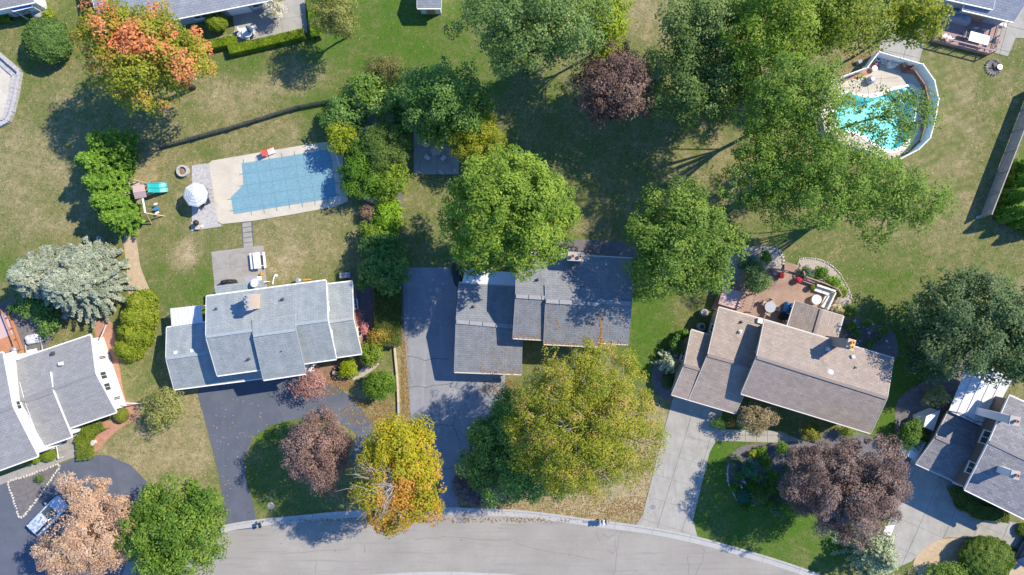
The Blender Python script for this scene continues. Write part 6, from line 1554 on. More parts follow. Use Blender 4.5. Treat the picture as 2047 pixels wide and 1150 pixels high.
for k in range(26):
    q_ = P(random.uniform(1700, 1780), 668 + random.gauss(0, 13), .06); s_ = random.uniform(.15, .42)
    piece('stone', rk, None, t, q_, random.uniform(0, 6), (s_, s_ * random.uniform(.6, 1), s_ * .5))
for x, y, w in ((1487, 963, 'upper'), (1481, 973, 'lower')):
    c = P(x, y, .3); t = thing('garden_ornament', f'{w} of two small white garden statues in the front garden bed', 'statue', (c.x, c.y, .02))
    MB().lathe((c.x, c.y, .02), [(.2, 0), (.2, .1), (.12, .14), (.16, .35), (.1, .5)], 12).build('figure_body', M['rock_white'], t); MB().lathe((c.x, c.y, .5), [(.04, 0), (.1, .08), (.1, .16), (.03, .22)], 12).build('figure_head', M['rock_white'], t)
# ------------------------------------------------------------------ kidney pool, right
water = smooth_loop(pl([(1690,188),(1713,192),(1738,196),(1761,192),(1782,182),(1803,177),(1817,174),(1834,193),(1828,213),(1826,232),(1827,255),(1821,272),(1807,288),(1786,299),(1769,298),(1753,290),(1734,276),(1717,266),(1698,262),(1678,257),(1667,236),(1673,211)]), 3)
cc = sum(water, Vector()) / len(water)
cop = [p + (p - cc).normalized() * .42 for p in water]
fence_g = [(1663,161),(1734,135),(1758,103.5),(1845.5,128.6),(1868.5,161),(1877,198.5),(1870.6,238),(1860,275.7),(1837,298.7),(1800.7,317.5),(1773.5,319.5),(1740,301),(1690,290),(1650,262),(1640,215)]
FH = 1.7
fg = [P(x, y, FH) for x, y in fence_g]; fg = [Vector((p.x, p.y, 0)) for p in fg]
fc = sum(fg, Vector()) / len(fg)
inn = [p + (fc - p).normalized() * .25 for p in fg]
t = bpy.data.objects.new('pool_terrace_right', None); COL.objects.link(t); t['kind'] = 'structure'; ORG[t] = Vector((0, 0, 0))
MB().prism(inn, -.04, .05, [water]).build('terrace_concrete', M['pool_deck'], t)
MB().prism([p for p in cop], .0, .12, [water]).build('coping', M['white'], t)
pool = thing('swimming_pool', 'kidney-shaped turquoise swimming pool inside the white fence', 'swimming pool', cc)
M['plaster'] = mat_mottled('plaster', (.50, .82, .84), (.64, .88, .89), .6, 5, .7, .05)
mb = MB(); n = len(water)
vs = [p + Vector((0, 0, .06)) for p in water] + [p + (cc - p) * .04 + Vector((0, 0, -1.15)) for p in water]
mb.add(vs, [(i, (i + 1) % n, (i + 1) % n + n, i + n) for i in range(n)])
fl = MB().prism([p + (cc - p) * .03 for p in water], -1.3, -1.15)
mb.add(fl.v, fl.f); mb.build('basin', M['plaster'], pool)
for k in range(3):
    c = P(1815 + k * -5, 181 + k * 5, 0); MB().box((c.x, c.y, -.35 - .28 * k), (2.3, .5, .5 + .0 * k), math.radians(-45)).build('step', M['white'], pool)
m, nt, b = nodes_of('water', .03, .5)
nt.nodes.remove(b)
tr = nt.nodes.new('ShaderNodeBsdfTransparent'); tr.inputs[0].default_value = (.66, .95, .96, 1)
gl = nt.nodes.new('ShaderNodeBsdfGlossy'); gl.inputs['Roughness'].default_value = .03
fr = nt.nodes.new('ShaderNodeFresnel'); fr.inputs[0].default_value = 1.33
nz = noise(nt, geo_pos(nt), 2.2, 3, .6); bp = nn(nt, 'ShaderNodeBump', Strength=.06, Distance=.05); nt.links.new(nz, bp.inputs['Height'])
nt.links.new(bp.outputs[0], gl.inputs['Normal']); nt.links.new(bp.outputs[0], fr.inputs['Normal'])
mx = nt.nodes.new('ShaderNodeMixShader'); nt.links.new(fr.outputs[0], mx.inputs[0]); nt.links.new(tr.outputs[0], mx.inputs[1]); nt.links.new(gl.outputs[0], mx.inputs[2])
nt.links.new(mx.outputs[0], nt.nodes['Material Output'].inputs['Surface']); M['water'] = m
from mathutils.geometry import tessellate_polygon as _tp
tri = _tp([[Vector((p.x, p.y, 0)) for p in water]])
MB().add([Vector((p.x, p.y, -.02)) for p in water], [tuple(f) if (water[f[1]] - water[f[0]]).cross(water[f[2]] - water[f[0]]).z > 0 else tuple(f)[::-1] for f in tri]).build('water_surface', M['water'], pool)
# joints of the terrace
jm = MB()
for a, b_ in (((1713,192),(1708,150)), ((1738,196),(1734,172)), ((1758,193),(1762,150)), ((1815,158),(1810,172)), ((1838,175),(1856,166)), ((1842,215),(1862,208)), ((1720,160),(1795,155))):
    a = P(*a, .053); b_ = P(*b_, .053); jm.beam(a, b_, .035, .008)
jm.build('terrace_joints', M['crack'], t)
# planting strip and walk along the inside of the fence
s1 = [(1800,138),(1833,142),(1850,170),(1857,200),(1852,236),(1845,262),(1838,262),(1845,232),(1848,200),(1840,172),(1826,150),(1800,146)]
MB().prism(pl(s1), .0, .062).build('mulch_strip', M['mulch_red'], t)
MB().prism(pl([(1665,158),(1730,140),(1748,128),(1760,134),(1735,150),(1700,160),(1668,168)]), .0, .06).build('mulch_strip', M['mulch_red'], t)
# white panel fence
t = thing('vinyl_fence', 'white panelled vinyl fence curving around the kidney pool', 'fence', fc)
for a, b_ in zip(fg, fg[1:] + fg[:1]):
    L = (b_ - a).length; n = max(1, round(L / 2.3))
    for i in range(n):
        p = a.lerp(b_, i / n); q = a.lerp(b_, (i + 1) / n); d = (q - p).normalized()
        pn = MB().beam(p + d * .06 + Vector((0, 0, .9)), q - d * .06 + Vector((0, 0, .9)), .035, 1.5).build('panel', M['white'], t)
        MB().beam(p + d * .06 + Vector((0, 0, 1.67)), q - d * .06 + Vector((0, 0, 1.67)), .1, .06).build('top_rail', M['white'], pn)
        for m2 in range(1, int(L / n / .3)):
            w = p + d * m2 * .3; MB().beam(w + Vector((0, 0, .16)), w + Vector((0, 0, 1.63)), .05, .015, up=Vector((d.y, -d.x, 0))).build('panel_rib', M['white'], pn)
        MB().box(p + Vector((0, 0, .88)), (.13, .13, 1.76), math.atan2(d.y, d.x)).build('post', M['white'], t)
# pool toys along the fence
def torus(mb, c, R_, r_, n=20, m_=8, tilt=(0, 0)):
    vs = []; fs = []; Q = Matrix.Rotation(tilt[0], 3, 'X') @ Matrix.Rotation(tilt[1], 3, 'Y')
    for i in range(n):
        for j in range(m_):
            a = 2 * math.pi * i / n; b_ = 2 * math.pi * j / m_
            vs.append(Vector(c) + Q @ Vector(((R_ + r_ * math.cos(b_)) * math.cos(a), (R_ + r_ * math.cos(b_)) * math.sin(a), r_ * math.sin(b_))))
    for i in range(n):
        for j in range(m_): fs.append((i * m_ + j, ((i + 1) % n) * m_ + j, ((i + 1) % n) * m_ + (j + 1) % m_, i * m_ + (j + 1) % m_))
    mb.add(vs, fs); return mb
t = thing('swim_ring', 'turquoise swim ring in the top corner of the white fence', 'swim ring', P(1757, 116, .06)); c = P(1757, 115, .3)
torus(MB(), c, .42, .16, tilt=(.4, .2)).build('ring_tube', M['turquoise'], t, True); torus(MB(), c + Vector((0, 0, .12)), .42, .07, tilt=(.4, .2)).build('ring_stripe', M['white'], t, True)
t = thing('pool_float', 'folded white pool float leaning along the white fence', 'pool float', P(1772, 124, .06))
for k in range(5): MB().tube([P(1764 + k * 5, 119 + k * 1.8, .25), P(1762 + k * 5, 127 + k * 1.6, .2)], .13, 8).build('float_tube', M['white_metal'], t, True)
dome_cover('pool_float_pile', 'white and grey heap of pool cloth beside the fence', 'cloth', 1785, 127, .06, 1.1, .9, .5, .3, 'cream_cloth', 4, 7)
t = thing('toy_box', 'small red and white toy box near the turquoise swim ring', 'toy', P(1751, 129, .06)); c = P(1751, 129, .25)
MB().box((c.x, c.y, .22), (.5, .45, .32), .3).build('toy_body', M['red'], t); MB().box((c.x, c.y, .41), (.28, .2, .05), .3).build('toy_lid', M['white'], t); MB().box((c.x - .05, c.y + .33, .2), (.5, .14, .25), .3).build('toy_tray', M['yellow'], t)
t = thing('side_table', 'small round white table near the toy box', 'table', P(1748, 137, .06)); c = P(1748, 137, .4)
MB().lathe((c.x, c.y, .06), [(.04, 0), (.04, .4), (.3, .41), (.3, .45), (.28, .46)], 18).build('tabletop', M['white'], t); MB().lathe((c.x, c.y, .06), [(.2, 0), (.18, .04), (.05, .06)], 14).build('foot', M['white'], t)
t = thing('noodle_rack', 'yellow and orange pool noodles lying by the fence', 'pool noodle', P(1800, 128, .06))
for k, mt in enumerate(('yellow', 'orange', 'yellow')): MB().tube([P(1793 + k * 3, 122 + k * 2, .12), P(1806 + k * 2, 127 + k * 2, .12)], .05, 8).build('noodle', M[mt], t)
for x, y, w, mt in ((1815, 134, 'red folded chair at the bend of the white fence', 'red'), (1800, 134, 'brown folded chair along the white fence', 'deck_wood')): chair(w, x, y, .06, 2.0, mt, name='folding_chair')
t = thing('pool_filter', 'grey and white round pool pump on the tan terrace', 'pool pump', P(1741, 161, .06)); c = P(1741, 160, .4)
MB().lathe((c.x, c.y, .06), [(.42, 0), (.45, .5), (.4, .62), (.2, .7)], 20).build('drum', M['grey_cloth'], t, True); MB().lathe((c.x, c.y, .7), [(.2, 0), (.22, .12), (.1, .16)], 14).build('lid', M['white'], t)
t = thing('outdoor_speaker', 'small dark and white object on the dry lawn outside the fence corner', 'garden pump', P(1716, 126)); c = P(1717, 124.5, .2)
MB().box((c.x, c.y, .25), (.55, .45, .5), .5, .8).build('case', M['grey_cloth'], t); MB().tube([(c.x - .2, c.y, .1), (c.x - .7, c.y - .1, .06), (c.x - .5, c.y + .2, .06)], .04, 6).build('hose', M['black'], t)
t = thing('diving_board', 'dark handrail at the corner step of the kidney pool', 'handrail', P(1835, 190)); 
for d in (0, .5): MB().tube([P(1838, 186, .05) + Vector((d, d * .5, 0)), P(1838, 186, .8) + Vector((d, d * .5, 0)), P(1828, 190, .7) + Vector((d, d * .5, 0)), P(1826, 192, .0) + Vector((d, d * .5, 0))], .03, 6).build('rail_tube', M['grey_metal'], t)
# walk and pad of the top right house
t = bpy.data.objects.new('pool_walk', None); COL.objects.link(t); t['kind'] = 'structure'; ORG[t] = Vector((0, 0, 0))
slabs(pl([(1765,40),(1850,50),(1846,92),(1836,127),(1757,100)]), P(1765,100), math.radians(-13), 2.4, 2.4, t, M['concrete'], -.02, .046)
slabs(pl([(2000,30),(2060,0),(2060,78),(2030,76),(2014,113),(1980,104)]), P(2000,100), math.radians(-15), 2.8, 2.8, t, M['concrete'], -.02, .046)
dz = .55
t = thing('wooden_deck', 'mauve wooden deck with railing below the blue-grey roof, top right', 'deck', P(1930, 70))
dp = [P(x, y, dz) for x, y in ((1885,22),(2000,38),(1979,108),(1868,80))]
boards(t, 'deck_board', None, .24, M['deck_mauve'], dz, along=dp[2] - dp[3], poly=dp)
MB().prism([Vector((p.x, p.y, 0)) for p in dp], 0, dz - .06).build('deck_skirt', M['deck_mauve'], t)
railing(t, [P(1997,45,dz), P(1979,108,dz), P(1868,80,dz), P(1873,64,dz)], dz, .95, 'deck_mauve', balus=False)
dome_cover('furniture_cover', 'crumpled grey furniture cover on the mauve deck', 'cover', 1919, 33, dz, 2.6, 1.3, .8, -.3, 'grey_cloth', 3, 9)
c = P(1957, 77, dz + .7); rz = math.radians(-15); R = Matrix.Rotation(rz, 3, 'Z'); c.z = dz
t = thing('dining_table', 'white rectangular dining table on the mauve deck', 'table', c)
for k in range(2): MB().box(c + R @ Vector((-.55 + 1.1 * k, 0, .73)), (1.07, 1.05, .05), rz).build('top_panel', M['white'], t)
for x in (-.95, .95):
    for y in (-.42, .42): MB().tube([c + R @ Vector((x, y, 0)), c + R @ Vector((x, y, .72))], .04, 6).build('leg', M['white'], t)
for k, (x, y, a, w) in enumerate(((1946, 63, math.pi - .2, 'upper left'), (1962, 67, math.pi - .3, 'upper right'), (1929, 71, -1.8, 'left end'), (1981, 82, 1.3, 'right end'))): chair(f'grey chair at the {w} of the white dining table', x, y, dz, a, 'grey_cloth', group='chairs at the white dining table')
for k, (x, y, w) in enumerate(((1889, 73, 'left'), (1897, 77, 'right'))): chair(f'white lounge chair by the deck railing, {w} of two', x, y, dz, .3, 'white_metal', group='white chairs by the deck railing')
for k, (x, y, w) in enumerate(((1992, 85, 'larger round brown planter on the pale pad beside the mauve deck'), (1987, 95, 'smaller round grey planter on the pale pad beside the mauve deck'))):
    c = P(x, y, .2); t = thing('planter', w, 'planter', (c.x, c.y, .046)); r = .28 - .05 * k
    MB().lathe((c.x, c.y, .046), [(r * .7, 0), (r, .35), (r * 1.08, .37), (r * .9, .37), (r * .85, .3)], 16).build('pot', M['terracotta' if k == 0 else 'stone'], t); MB().lathe((c.x, c.y, .046), [(r * .84, .3), (r * .3, .33)], 12).build('soil', M['mulch'], t)
t = thing('door_awning', 'small white step beside the corner of the mauve deck', 'step', P(2000, 50)); 
for k in range(2): MB().box(P(2000 + 3 * k, 49 + k, .2 - .08 * k), (.9, .35, .36 - .16 * k), math.radians(-15)).build('step', M['white'], t)
# fire pit of stones
c = P(1985, 135)
t = thing('fire_pit', 'round fire pit ring of pale stones on the right lawn', 'fire pit', c)
MB().lathe(c, [(.72, 0), (.7, .03), (.1, .05)], 20).build('ash_bed', M['mulch_dark'], t)
for k in range(18):
    a = 2 * math.pi * k / 18; s = random.uniform(.24, .33); piece('stone', rk, None, t, c + Vector((.82 * math.cos(a), .82 * math.sin(a), .1)), a, (s, s * .8, .3))
for k in range(4): a = k * 1.7; MB().tube([c + Vector((.45 * math.cos(a), .45 * math.sin(a), .05)), c + Vector((-.1 * math.cos(a), -.1 * math.sin(a), .22))], .07, 7).build('log', M['bark'], t)
MB().lathe(c + Vector((.55, -.05, 0)), [(.2, .05), (.26, .3), (.28, .34), (.2, .34)], 16).build('metal_pail', M['grey_metal'], t)
# ------------------------------------------------------------------ grey board fence, right
a, b_ = P(1959, 432), P(2056, 180)
t = thing('board_fence', 'tall weathered grey board fence on the right lawn', 'fence', a)
d = (b_ - a); n = 6; u_ = d.normalized(); L = d.length / n
for i in range(n + 1):
    p = a + u_ * L * i; MB().beam(p, p + Vector((0, 0, 1.95)), .13, .13).build('post', M['fence_grey'], t)
    if i < n:
        for k in range(6): MB().beam(p + u_ * .04 + Vector((0, 0, .2 + k * .3)), p + u_ * (L - .04) + Vector((0, 0, .2 + k * .3)) , .03, .26 + .02 * (k % 2)).build('board', M['fence_grey'], t)
        MB().beam(p + u_ * .07 + Vector((0, 0, 1.9)), p + u_ * (L - .07) + Vector((0, 0, 1.9)), .12, .04).build('cap_rail', M['fence_grey'], t)
MB().box(a + Vector((-.1, -.1, .05)), (.7, .3, .1), .3).build('footing', M['curb'], t)
# ------------------------------------------------------------------ left edge: stone-rimmed terrace
t = bpy.data.objects.new('pool_terrace_far_left', None); COL.objects.link(t); t['kind'] = 'structure'; ORG[t] = Vector((0, 0, 0))
MB().prism(pl([(-80,120),(0,136),(20,153),(16,190),(5,238),(-80,250)]), -.05, .1).build('terrace_concrete', M['pool_deck'], t)
MB().prism(pl([(-80,104),(0,108),(43,145),(38,180),(28,225),(22,240),(0,252),(-80,262)]), -.05, .06).build('paver_band', M['paver'], t)
t = thing('stone_wall', 'low grey stone block wall around the pale terrace at the left edge', 'wall', P(30, 200))
def wall_blocks(t, pts, bl, bw, bh, mat):
    w = pl(pts); mesh = UBS
    for a, b_ in zip(w[:-1], w[1:]):
        d = b_ - a; n = max(1, int(d.length / bl)); rz = math.atan2(d.y, d.x)
        for i in range(n): piece('stone_block', mesh, M[mat], t, a.lerp(b_, (i + .5) / n) + Vector((0, 0, bh / 2 + random.uniform(-.01, .02))), rz + random.uniform(-.02, .02), (d.length / n - .02, bw * random.uniform(.92, 1.05), bh))
UBS = unit_box('stone_block_mesh')
wall_blocks(t, [(-20,98),(0,108),(43,145),(38,180),(28,225),(20,243),(0,253),(-20,258)], .45, .4, .45, 'stone')
wall_blocks(t, [(-20,117),(0,126),(29,152),(25,185),(16,226),(8,238),(-20,243)], .45, .3, .2, 'stone')
# ------------------------------------------------------------------ furnished patio, top
t = bpy.data.objects.new('furnished_patio', None); COL.objects.link(t); t['kind'] = 'structure'; ORG[t] = Vector((0, 0, 0))
slabs(pl([(466,30),(540,10),(608,-10),(615,66),(475,93),(474,80),(400,92),(398,84),(468,68)]), P(470,60), math.radians(12), 2.6, 2.6, t, M['concrete'], -.02, .05, gap=.008)
round_table('round pale table with a folded blue parasol on the hedged patio', 494, 64, .05, .6, 'white_metal')
for x, y, a, w in ((483, 60, -1.4, 'upper left'), (484, 72, -2.2, 'left'), (495, 75, 2.9, 'lower'), (506, 66, 1.4, 'right'), (508, 55, .6, 'upper right')): chair(f'pale metal chair on the {w} side of the round hedged-patio table', x, y, .05, a, 'white_metal', 'white_metal', 'chairs round the hedged-patio table')
c = P(497, 57, 1.6); t = thing('closed_parasol', 'folded dark blue parasol at the hedged-patio table', 'parasol', (c.x, c.y, .05))
MB().tube([(c.x, c.y, .05), (c.x, c.y, 2.3)], .03, 8).build('pole', M['white'], t); MB().lathe((c.x, c.y, 0), [(.34, 1.15), (.3, 1.3), (.12, 2.2), (.03, 2.35)], 9).build('folded_canopy', mat_plain('navy', (.07, .13, .22), .8, var=.2), t)
t = thing('bird_bath', 'small pale round basin on the hedged patio under the cream plumes', 'bird bath', P(558, 26, .05)); c = P(558, 26, .4)
MB().lathe((c.x, c.y, .05), [(.2, 0), (.12, .1), (.1, .5), (.34, .62), (.36, .68), (.3, .66), (.1, .6)], 16).build('basin', M['pink'], t); MB().lathe((c.x, c.y, .05), [(.28, .64), (.2, .645)], 14).build('water', M['glass'], t)
# top left porch clutter: blue awning frame and grey chairs
c = P(45, 16, 2.2)
t = thing('porch_awning', 'blue-shaded white porch frame under the top left corner roof', 'awning', P(45, 18))
q = [P(18, 17, 2.4), P(62, 8, 2.4), P(66, 14, 2.2), P(28, 23, 2.2)]
for a, b_ in zip(q, q[1:] + q[:1]): MB().beam(a, b_, .1, .1).build('frame_beam', M['white'], t)
for p in q[2:]: MB().tube([Vector((p.x, p.y, 0)), p], .05, 8).build('post', M['white'], t)
slab_roof(t, (q[3] + Vector((0, 0, -.1)), q[2] + Vector((0, 0, -.1)), q[1] + Vector((0, 0, -.1)), q[0] + Vector((0, 0, -.1))), M['blue'], .03, 'awning_cloth')
for k, x in enumerate((34, 46, 56)): chair(f'grey porch chair under the blue porch frame, {("left", "middle", "right")[k]} of three', x, 29 - k * 3, 0, .2, 'grey_cloth', group='porch chairs at the top left house')
MB().lathe(P(78, 24, 0), [(.95, 0), (.9, .12), (.6, .2), (.1, .25)], 14, 1, .75).build('boulder', M['stone'], None, True, 'grey boulder at the corner of the top left house', 'boulder')
# ------------------------------------------------------------------ far left yard: red deck, tarp, chairs
dz = .3
t = thing('wooden_deck', 'orange-red stained deck at the left edge behind the grey house', 'deck', P(5, 660))
dp = [P(x, y, dz) for x, y in ((-60,630),(14,619),(28,655),(44,700),(48,712),(-60,745))]
boards(t, 'deck_board', None, .24, M['deck_red'], dz, along=Vector((1, .15, 0)), poly=dp)
MB().prism([Vector((p.x, p.y, 0)) for p in dp], 0, dz - .06).build('deck_skirt', M['deck_red'], t)
railing(t, [P(-40,624,dz), P(14,619,dz), P(28,655,dz), P(44,698,dz)], dz, .9, 'deck_red', balus=False)
t = thing('deck_rug', 'mauve-grey outdoor rug on the orange-red deck', 'rug', P(8, 650, dz)); 
MB().prism([P(x, y, dz) for x, y in ((-30,628),(12,624),(26,668),(-25,690))], dz + .002, dz + .02).build('rug_sheet', M['pink'], t)
c = P(31, 699, dz + .6); t = thing('smoker_grill', 'grey round-lidded grill on the orange-red deck', 'grill', (c.x, c.y, dz))
MB().lathe((c.x, c.y, dz), [(.1, .4), (.3, .55), (.34, .8), (.28, 1.0), (.05, 1.08)], 18).build('kettle', M['grey_metal'], t, True)
for k in range(3): MB().tube([(c.x + .28 * math.cos(k * 2.1), c.y + .28 * math.sin(k * 2.1), dz), (c.x, c.y, dz + .55)], .02, 6).build('leg', M['dark_metal'], t)
dome_cover('tarp', 'pale blue tarp heap in the shade beside the orange-red deck', 'tarp', 65, 678, 0, 1.7, 1.1, .6, .2, 'white_metal', 4, 11)
t = thing('swing_frame', 'white metal swing frame at the back eave of the far left house', 'swing', P(70, 700))
for x, y in ((51, 690), (83, 685)): MB().tube([P(x, y, 0), P(x + 2, y + 17, 1.2), P(x + 3, y + 20, 0)], .04, 8).build('frame_tube', M['white'], t)
MB().tube([P(53, 706, 1.2), P(85, 701, 1.2)], .04, 8).build('crossbar', M['white'], t)
for k, x in enumerate((60, 70)): MB().box(P(x, 704 - k * 2, .5), (.5, .5, .06), .3).build('seat', M['white'], t); MB().tube([P(x, 705 - k * 2, 1.2), P(x, 704 - k * 2, .5)], .012, 5).build('chain', M['grey_metal'], t)
MB().lathe(P(190, 883, 0), [(.25, 0), (.25, .12), (.12, .2), (.14, .45), (.3, .55), (.34, .6), (.26, .6)], 18).build('bird_bath', M['rock_white'], None, True, 'white stone bird bath in the red mulch by the curved hedge', 'bird bath')
t = thing('porch_rail', 'white handrail beside the walk of the far left house', 'handrail', P(115, 905))
MB().tube([P(113, 892, .9), P(117, 917, .9)], .04, 6).build('rail_tube', M['white'], t)
for x, y in ((113, 892), (117, 917)): q = P(x, y, .9); MB().tube([Vector((q.x, q.y, 0)), q], .03, 6).build('post', M['white'], t)
# ------------------------------------------------------------------ white cabinets of the far right house
for k, (pts, hh, w) in enumerate((([(1852,832),(1880,820),(1866,862),(1846,853)], 1.9, 'larger white storage cabinet beside the far right garage'), ([(1828,875),(1852,884),(1832,921),(1815,913)], 1.9, 'white storage cabinet at the front corner of the far right garage'), ([(1837,833),(1851,829),(1847,841),(1838,841)], 1.2, 'small white box beside the larger storage cabinet'))):
    q = [P(x, y, hh) for x, y in pts]; g = sum(q, Vector()) / 4; g.z = 0
    t = thing('storage_cabinet', w, 'cabinet', g)
    MB().prism([p + (g - Vector((p.x, p.y, 0))) * .06 for p in q], 0, hh - .06).build('cabinet_body', M['siding_white'], t); MB().prism(q, hh - .058, hh).build('lid', M['white'], t)
MB().box(P(1999, 1031, .3), (.5, .5, .5), .4, .6).build('garden_light_box', M['white_metal'], None, False, 'small white utility box at the end of the dark hedge', 'utility box')
MB().prism(pl([(1767,1052),(1788,1049),(1780,1070),(1764,1068)]), .0, .09).build('cover_plate', M['white'], None, False, 'bright white slab at the left edge of the far right driveway', 'slab')

# ------------------------------------------------------------------ cars
def car(label, px, py, rz, paint, L=4.7, W=1.86, Hh=1.65, suv=True):
    c = P(px, py, .9); c.z = .03
    t = thing('parked_car', label, 'car', c); R = Matrix.Rotation(rz, 3, 'Z')
    def X(x, y, z): return c + R @ Vector((x, y, z))
    st = [(-.5, .86, .55, .80), (-.47, .94, .38, .92), (-.40, .99, .30, .98), (-.2, 1.0, .28, 1.0), (.1, 1.0, .28, 1.0), (.28, .99, .28, .98), (.40, .96, .30, .90), (.47, .88, .38, .82), (.5, .74, .48, .72)]
    vs = []; fs = []; n = 10
    for f, w, zb, zt in st:
        hw = W / 2 * w
        for y, z in ((-hw * .9, zb), (-hw, zb + .12), (-hw, zt - .18), (-hw * .93, zt - .04), (-hw * .8, zt), (hw * .8, zt), (hw * .93, zt - .04), (hw, zt - .18), (hw, zb + .12), (hw * .9, zb)): vs.append(X(f * L, y, z))
    for i in range(len(st) - 1):
        for j in range(n): a = i * n + j; b_ = i * n + (j + 1) % n; fs.append((a, b_, b_ + n, a + n))
    fs += [tuple(range(n)), tuple((len(st) - 1) * n + j for j in range(n))[::-1]]
    body = MB().add(vs, [f[::-1] for f in fs]).build('body', paint, t, True)
    x0, x1, x2, x3 = (-.47, -.36, .06, .24) if suv else (-.40, -.24, .04, .22)
    gv = []
    for (f, z, w) in ((x0, .96, .80), (x1, Hh, .62), (x2, Hh, .62), (x3, .96, .80)):
        gv += [X(f * L, -W / 2 * w, z), X(f * L, W / 2 * w, z)]
    MB().add(gv, [(0, 1, 3, 2)[::-1], (4, 5, 7, 6)[::-1], (0, 2, 4, 6)[::-1], (1, 3, 5, 7), (2, 3, 5, 4)[::-1]]).build('windows', M['glass'], t)
    rv = []
    for k, (f, w, z) in enumerate(((x1 - .02, .60, Hh - .01), (x1 + .03, .66, Hh + .04), ((x1 + x2) / 2, .67, Hh + .07), (x2 - .03, .66, Hh + .04), (x2 + .015, .60, Hh - .02))): rv += [X(f * L, -W / 2 * w, z - .03), X(f * L, -W / 2 * w * .85, z), X(f * L, W / 2 * w * .85, z), X(f * L, W / 2 * w, z - .03)]
    rf = [(i * 4 + j, i * 4 + j + 1, i * 4 + j + 5, i * 4 + j + 4)[::-1] for i in range(4) for j in range(3)]
    MB().add(rv, rf).build('roof', paint, t, True)
    for s in (-1, 1):
        for f in (x1, x2): MB().beam(X(f * L, s * W / 2 * .63, Hh), X((x0 if f == x1 else x3) * L, s * W / 2 * .81, .96), .07, .05).build('pillar', paint, t)
        MB().beam(X((x1 + x2) / 2 * L, s * W / 2 * .63, Hh), X((x1 + x2) / 2 * L, s * W / 2 * .82, .97), .07, .04).build('pillar', M['black'], t)
        MB().box(X(x3 * L - .15, s * (W / 2 + .12), 1.02), (.14, .22, .14), rz).build('mirror', paint, t)
        MB().box(X(L * .465, s * W * .34, .70), (.2, .36, .14), rz).build('headlight', M['white_metal'], t); MB().box(X(-L * .485, s * W * .38, .80), (.12, .25, .2), rz).build('tail_light', M['red'], t)
        for f in (-.31, .31):
            p = X(f * L, s * (W / 2 - .12), .33); ax = R @ Vector((0, .12, 0))
            w = MB().tube([p - ax, p + ax], .34, 18).build('wheel', M['black'], t); MB().tube([p + ax * s * .9, p + ax * s * 1.08], .2, 12).build('rim', M['grey_metal'], w)
    return t
mp1 = mat_plain('paint_silver', (.60, .66, .72), .25, .6, .2, .02); mp2 = mat_plain('paint_navy', (.03, .06, .14), .22, .7, .2, .02)
car('silver-white parked car half under the tan-leaved tree', 94, 1032, math.radians(45), mp1)
car('dark blue car cut by the lower right edge of the photo', 2062, 1094, math.radians(62), mp2, suv=False, Hh=1.48)

# ------------------------------------------------------------------ fallen leaves (stuff)
def scatter(name, label, blobs, cols, size, seed):
    global RNG
    RNG = np.random.default_rng(seed); PS = []
    for (x, y, rx, ry, n, z) in blobs:
        p = RNG.uniform(-1, 1, (n, 2)); p = p[(p ** 2).sum(1) < 1]
        q = np.array(P(x, y, z)); k = mpp(z)
        PS.append(np.stack([q[0] + p[:, 0] * rx * k, q[1] + p[:, 1] * ry * k, z + .012 + RNG.uniform(0, .03, len(p))], 1))
    pos = np.concatenate(PS); n = len(pos)
    nrm = nrmz(np.array([0, 0, 1.0]) + RNG.normal(0, .3, (n, 3)))
    o = bpy.data.objects.new('tmp', None); ORG[o] = Vector((0, 0, 0))
    V = leaf_quads(pos, nrm, size, size * .75); me_c = pal(cols, RNG.random(n))
    me = bpy.data.meshes.new(name); 
    me.from_pydata(V.tolist(), [], np.arange(4 * n).reshape(-1, 4).tolist())
    a = me.attributes.new('Col', 'FLOAT_COLOR', 'POINT'); c = np.ones((4 * n, 4), np.float32); c[:, :3] = np.repeat(me_c, 4, axis=0); a.data.foreach_set('color', c.ravel()); me.update()
    bpy.data.objects.remove(o)
    ob = link_mesh(name, me, M['leaf'], None, (0, 0, 0)); tag(ob, label, 'leaves', kind='stuff'); return ob
DRY = [(.27, .15, .05), (.37, .23, .09), (.46, .32, .16)]
scatter('leaf_litter', 'orange-brown fallen leaves over the front lawns and driveway edges', [(1120,1015,170,22,1500,.0),(1290,930,38,120,1100,.0),(1265,1020,60,28,700,.0),(900,1040,330,5,420,.05),(812,790,8,120,800,.0),(740,825,60,28,1300,.0),(650,770,60,20,700,.02),(960,1020,60,10,500,.0),(1705,130,60,30,500,.0),(690,985,55,12,500,.0),(806,760,4,110,350,.03),(1000,775,40,20,350,.03),(940,980,40,40,300,.03)], DRY, .17, 4)
scatter('road_leaves', 'pale yellow leaves scattered on the sealed driveway and road', [(700,850,45,40,130,.03),(880,880,30,90,160,.03),(720,1050,90,12,140,.03),(480,900,60,120,120,.03),(860,600,45,100,120,.03)], [(.5, .42, .12), (.62, .5, .3), (.7, .62, .45)], .13, 6)

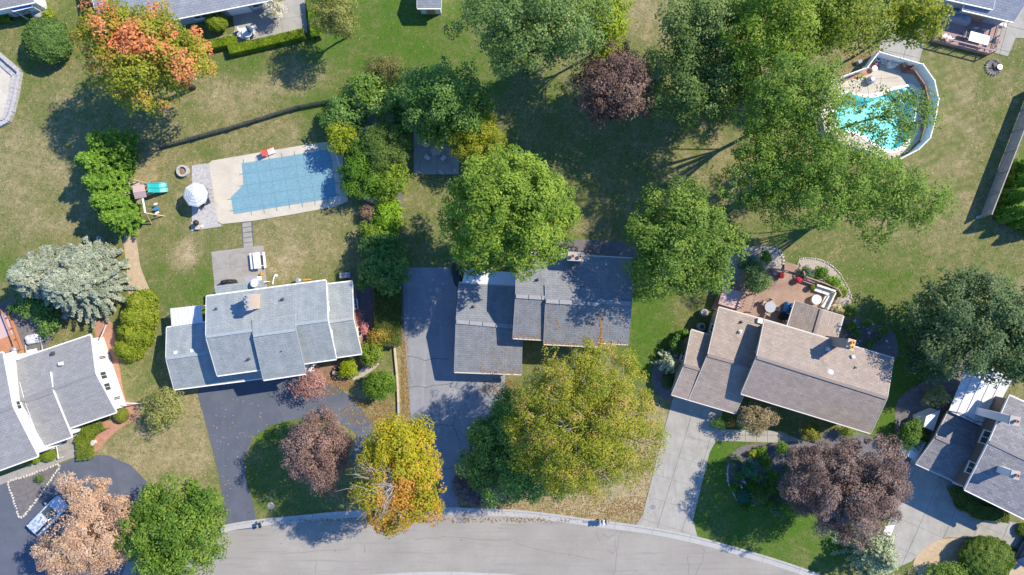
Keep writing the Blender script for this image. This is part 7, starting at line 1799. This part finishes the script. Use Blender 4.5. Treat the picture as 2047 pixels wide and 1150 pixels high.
def scatter_quad(name, label, quads, cols, size, seed):
    global RNG
    RNG = np.random.default_rng(seed); PS = []
    for (a, b_, c, d, n, pw) in quads:
        a, b_, c, d = (np.array(v) for v in (a, b_, c, d)); u = RNG.random(n)[:, None]; v = (RNG.random(n) ** pw)[:, None]
        PS.append((a * (1 - u) + b_ * u) * (1 - v) + (d * (1 - u) + c * u) * v + np.array([0, 0, .03]))
    pos = np.concatenate(PS); n = len(pos); nrm = nrmz(np.array([0, 0, 1.0]) + RNG.normal(0, .35, (n, 3)))
    V = leaf_quads(pos, nrm, size, size * .75); me_c = pal(cols, RNG.random(n))
    me = bpy.data.meshes.new(name); me.from_pydata(V.tolist(), [], np.arange(4 * n).reshape(-1, 4).tolist())
    at_ = me.attributes.new('Col', 'FLOAT_COLOR', 'POINT'); c = np.ones((4 * n, 4), np.float32); c[:, :3] = np.repeat(me_c, 4, axis=0); at_.data.foreach_set('color', c.ravel()); me.update()
    return tag(link_mesh(name, me, M['leaf'], None, (0, 0, 0)), label, 'leaves', kind='stuff')
scatter_quad('roof_leaves', 'orange leaves gathered along the front eaves of the dark grey roof', [
    (P(1087,687,5.45), P(1194,692,5.45), P(1199,609,7.25), P(1091,602,7.25), 260, 3.0), (P(1026,675.5,5.4), P(1086,678.5,5.4), P(1088,596,7.0), P(1031,592,7.0), 70, 4.0),
    (P(1196,686,5.5), P(1206,686,5.42), P(1202,630,6.6), P(1200,630,6.6), 110, 1.3), (P(1201,685,5.42), P(1255,688,5.42), P(1262,607,7.0), P(1199,603,7.0), 70, 3.5), (P(960,745,2.7), P(1042,748,2.7), P(1044,655,4.1), P(960,648,4.1), 160, 2.2)],
    [(.45, .20, .05), (.55, .28, .08), (.6, .38, .16)], .16, 12)

# ------------------------------------------------------------------ grass tufts, clover and dry clumps in the lawns (stuff)
RNG = np.random.default_rng(21)
n = 110000
pos = np.stack([RNG.uniform(-58, 58, n), RNG.uniform(-33, 33, n)], 1)
ix = np.clip(np.searchsorted(xs, pos[:, 0]), 0, nx - 1); iy = np.clip(np.searchsorted(ys, pos[:, 1]), 0, ny - 1)
tv = turf[iy, ix]
ok = ~((np.abs(pos[:, 0] - 41) < 10) & (np.abs(pos[:, 1] - 19) < 9))
pos, tv = pos[ok], tv[ok]; n = len(pos)
pz = np.stack([pos[:, 0], pos[:, 1], RNG.uniform(.006, .012, n)], 1)
nrm = nrmz(np.array([0, 0, 1.0]) + RNG.normal(0, .05, (n, 3)))
tt = np.clip(tv + RNG.normal(0, .26, n), 0, 1)
cols = pal([(.055, .13, .014), (.085, .145, .026), (.15, .165, .06), (.235, .21, .10), (.36, .30, .17)], tt) * RNG.uniform(.7, 1.25, n)[:, None]
V = leaf_quads(pz, nrm, .22, .10)
me = bpy.data.meshes.new('grass_tufts'); me.vertices.add(4 * n); me.vertices.foreach_set('co', V.astype(np.float32).ravel())
me.loops.add(4 * n); me.loops.foreach_set('vertex_index', np.arange(4 * n, dtype=np.int32)); me.polygons.add(n); me.polygons.foreach_set('loop_start', np.arange(0, 4 * n, 4, dtype=np.int32))
a_ = me.attributes.new('Col', 'FLOAT_COLOR', 'POINT'); c = np.ones((4 * n, 4), np.float32); c[:, :3] = np.repeat(cols, 4, axis=0); a_.data.foreach_set('color', c.ravel()); me.update(calc_edges=True)
M['tuft'] = mat_leaf('tuft', 0.0, .9, .1)
tag(link_mesh('grass_tufts', me, M['tuft'], None, (0, 0, 0)), 'patchy tufts of green and dry grass across the lawns', 'grass', kind='stuff')
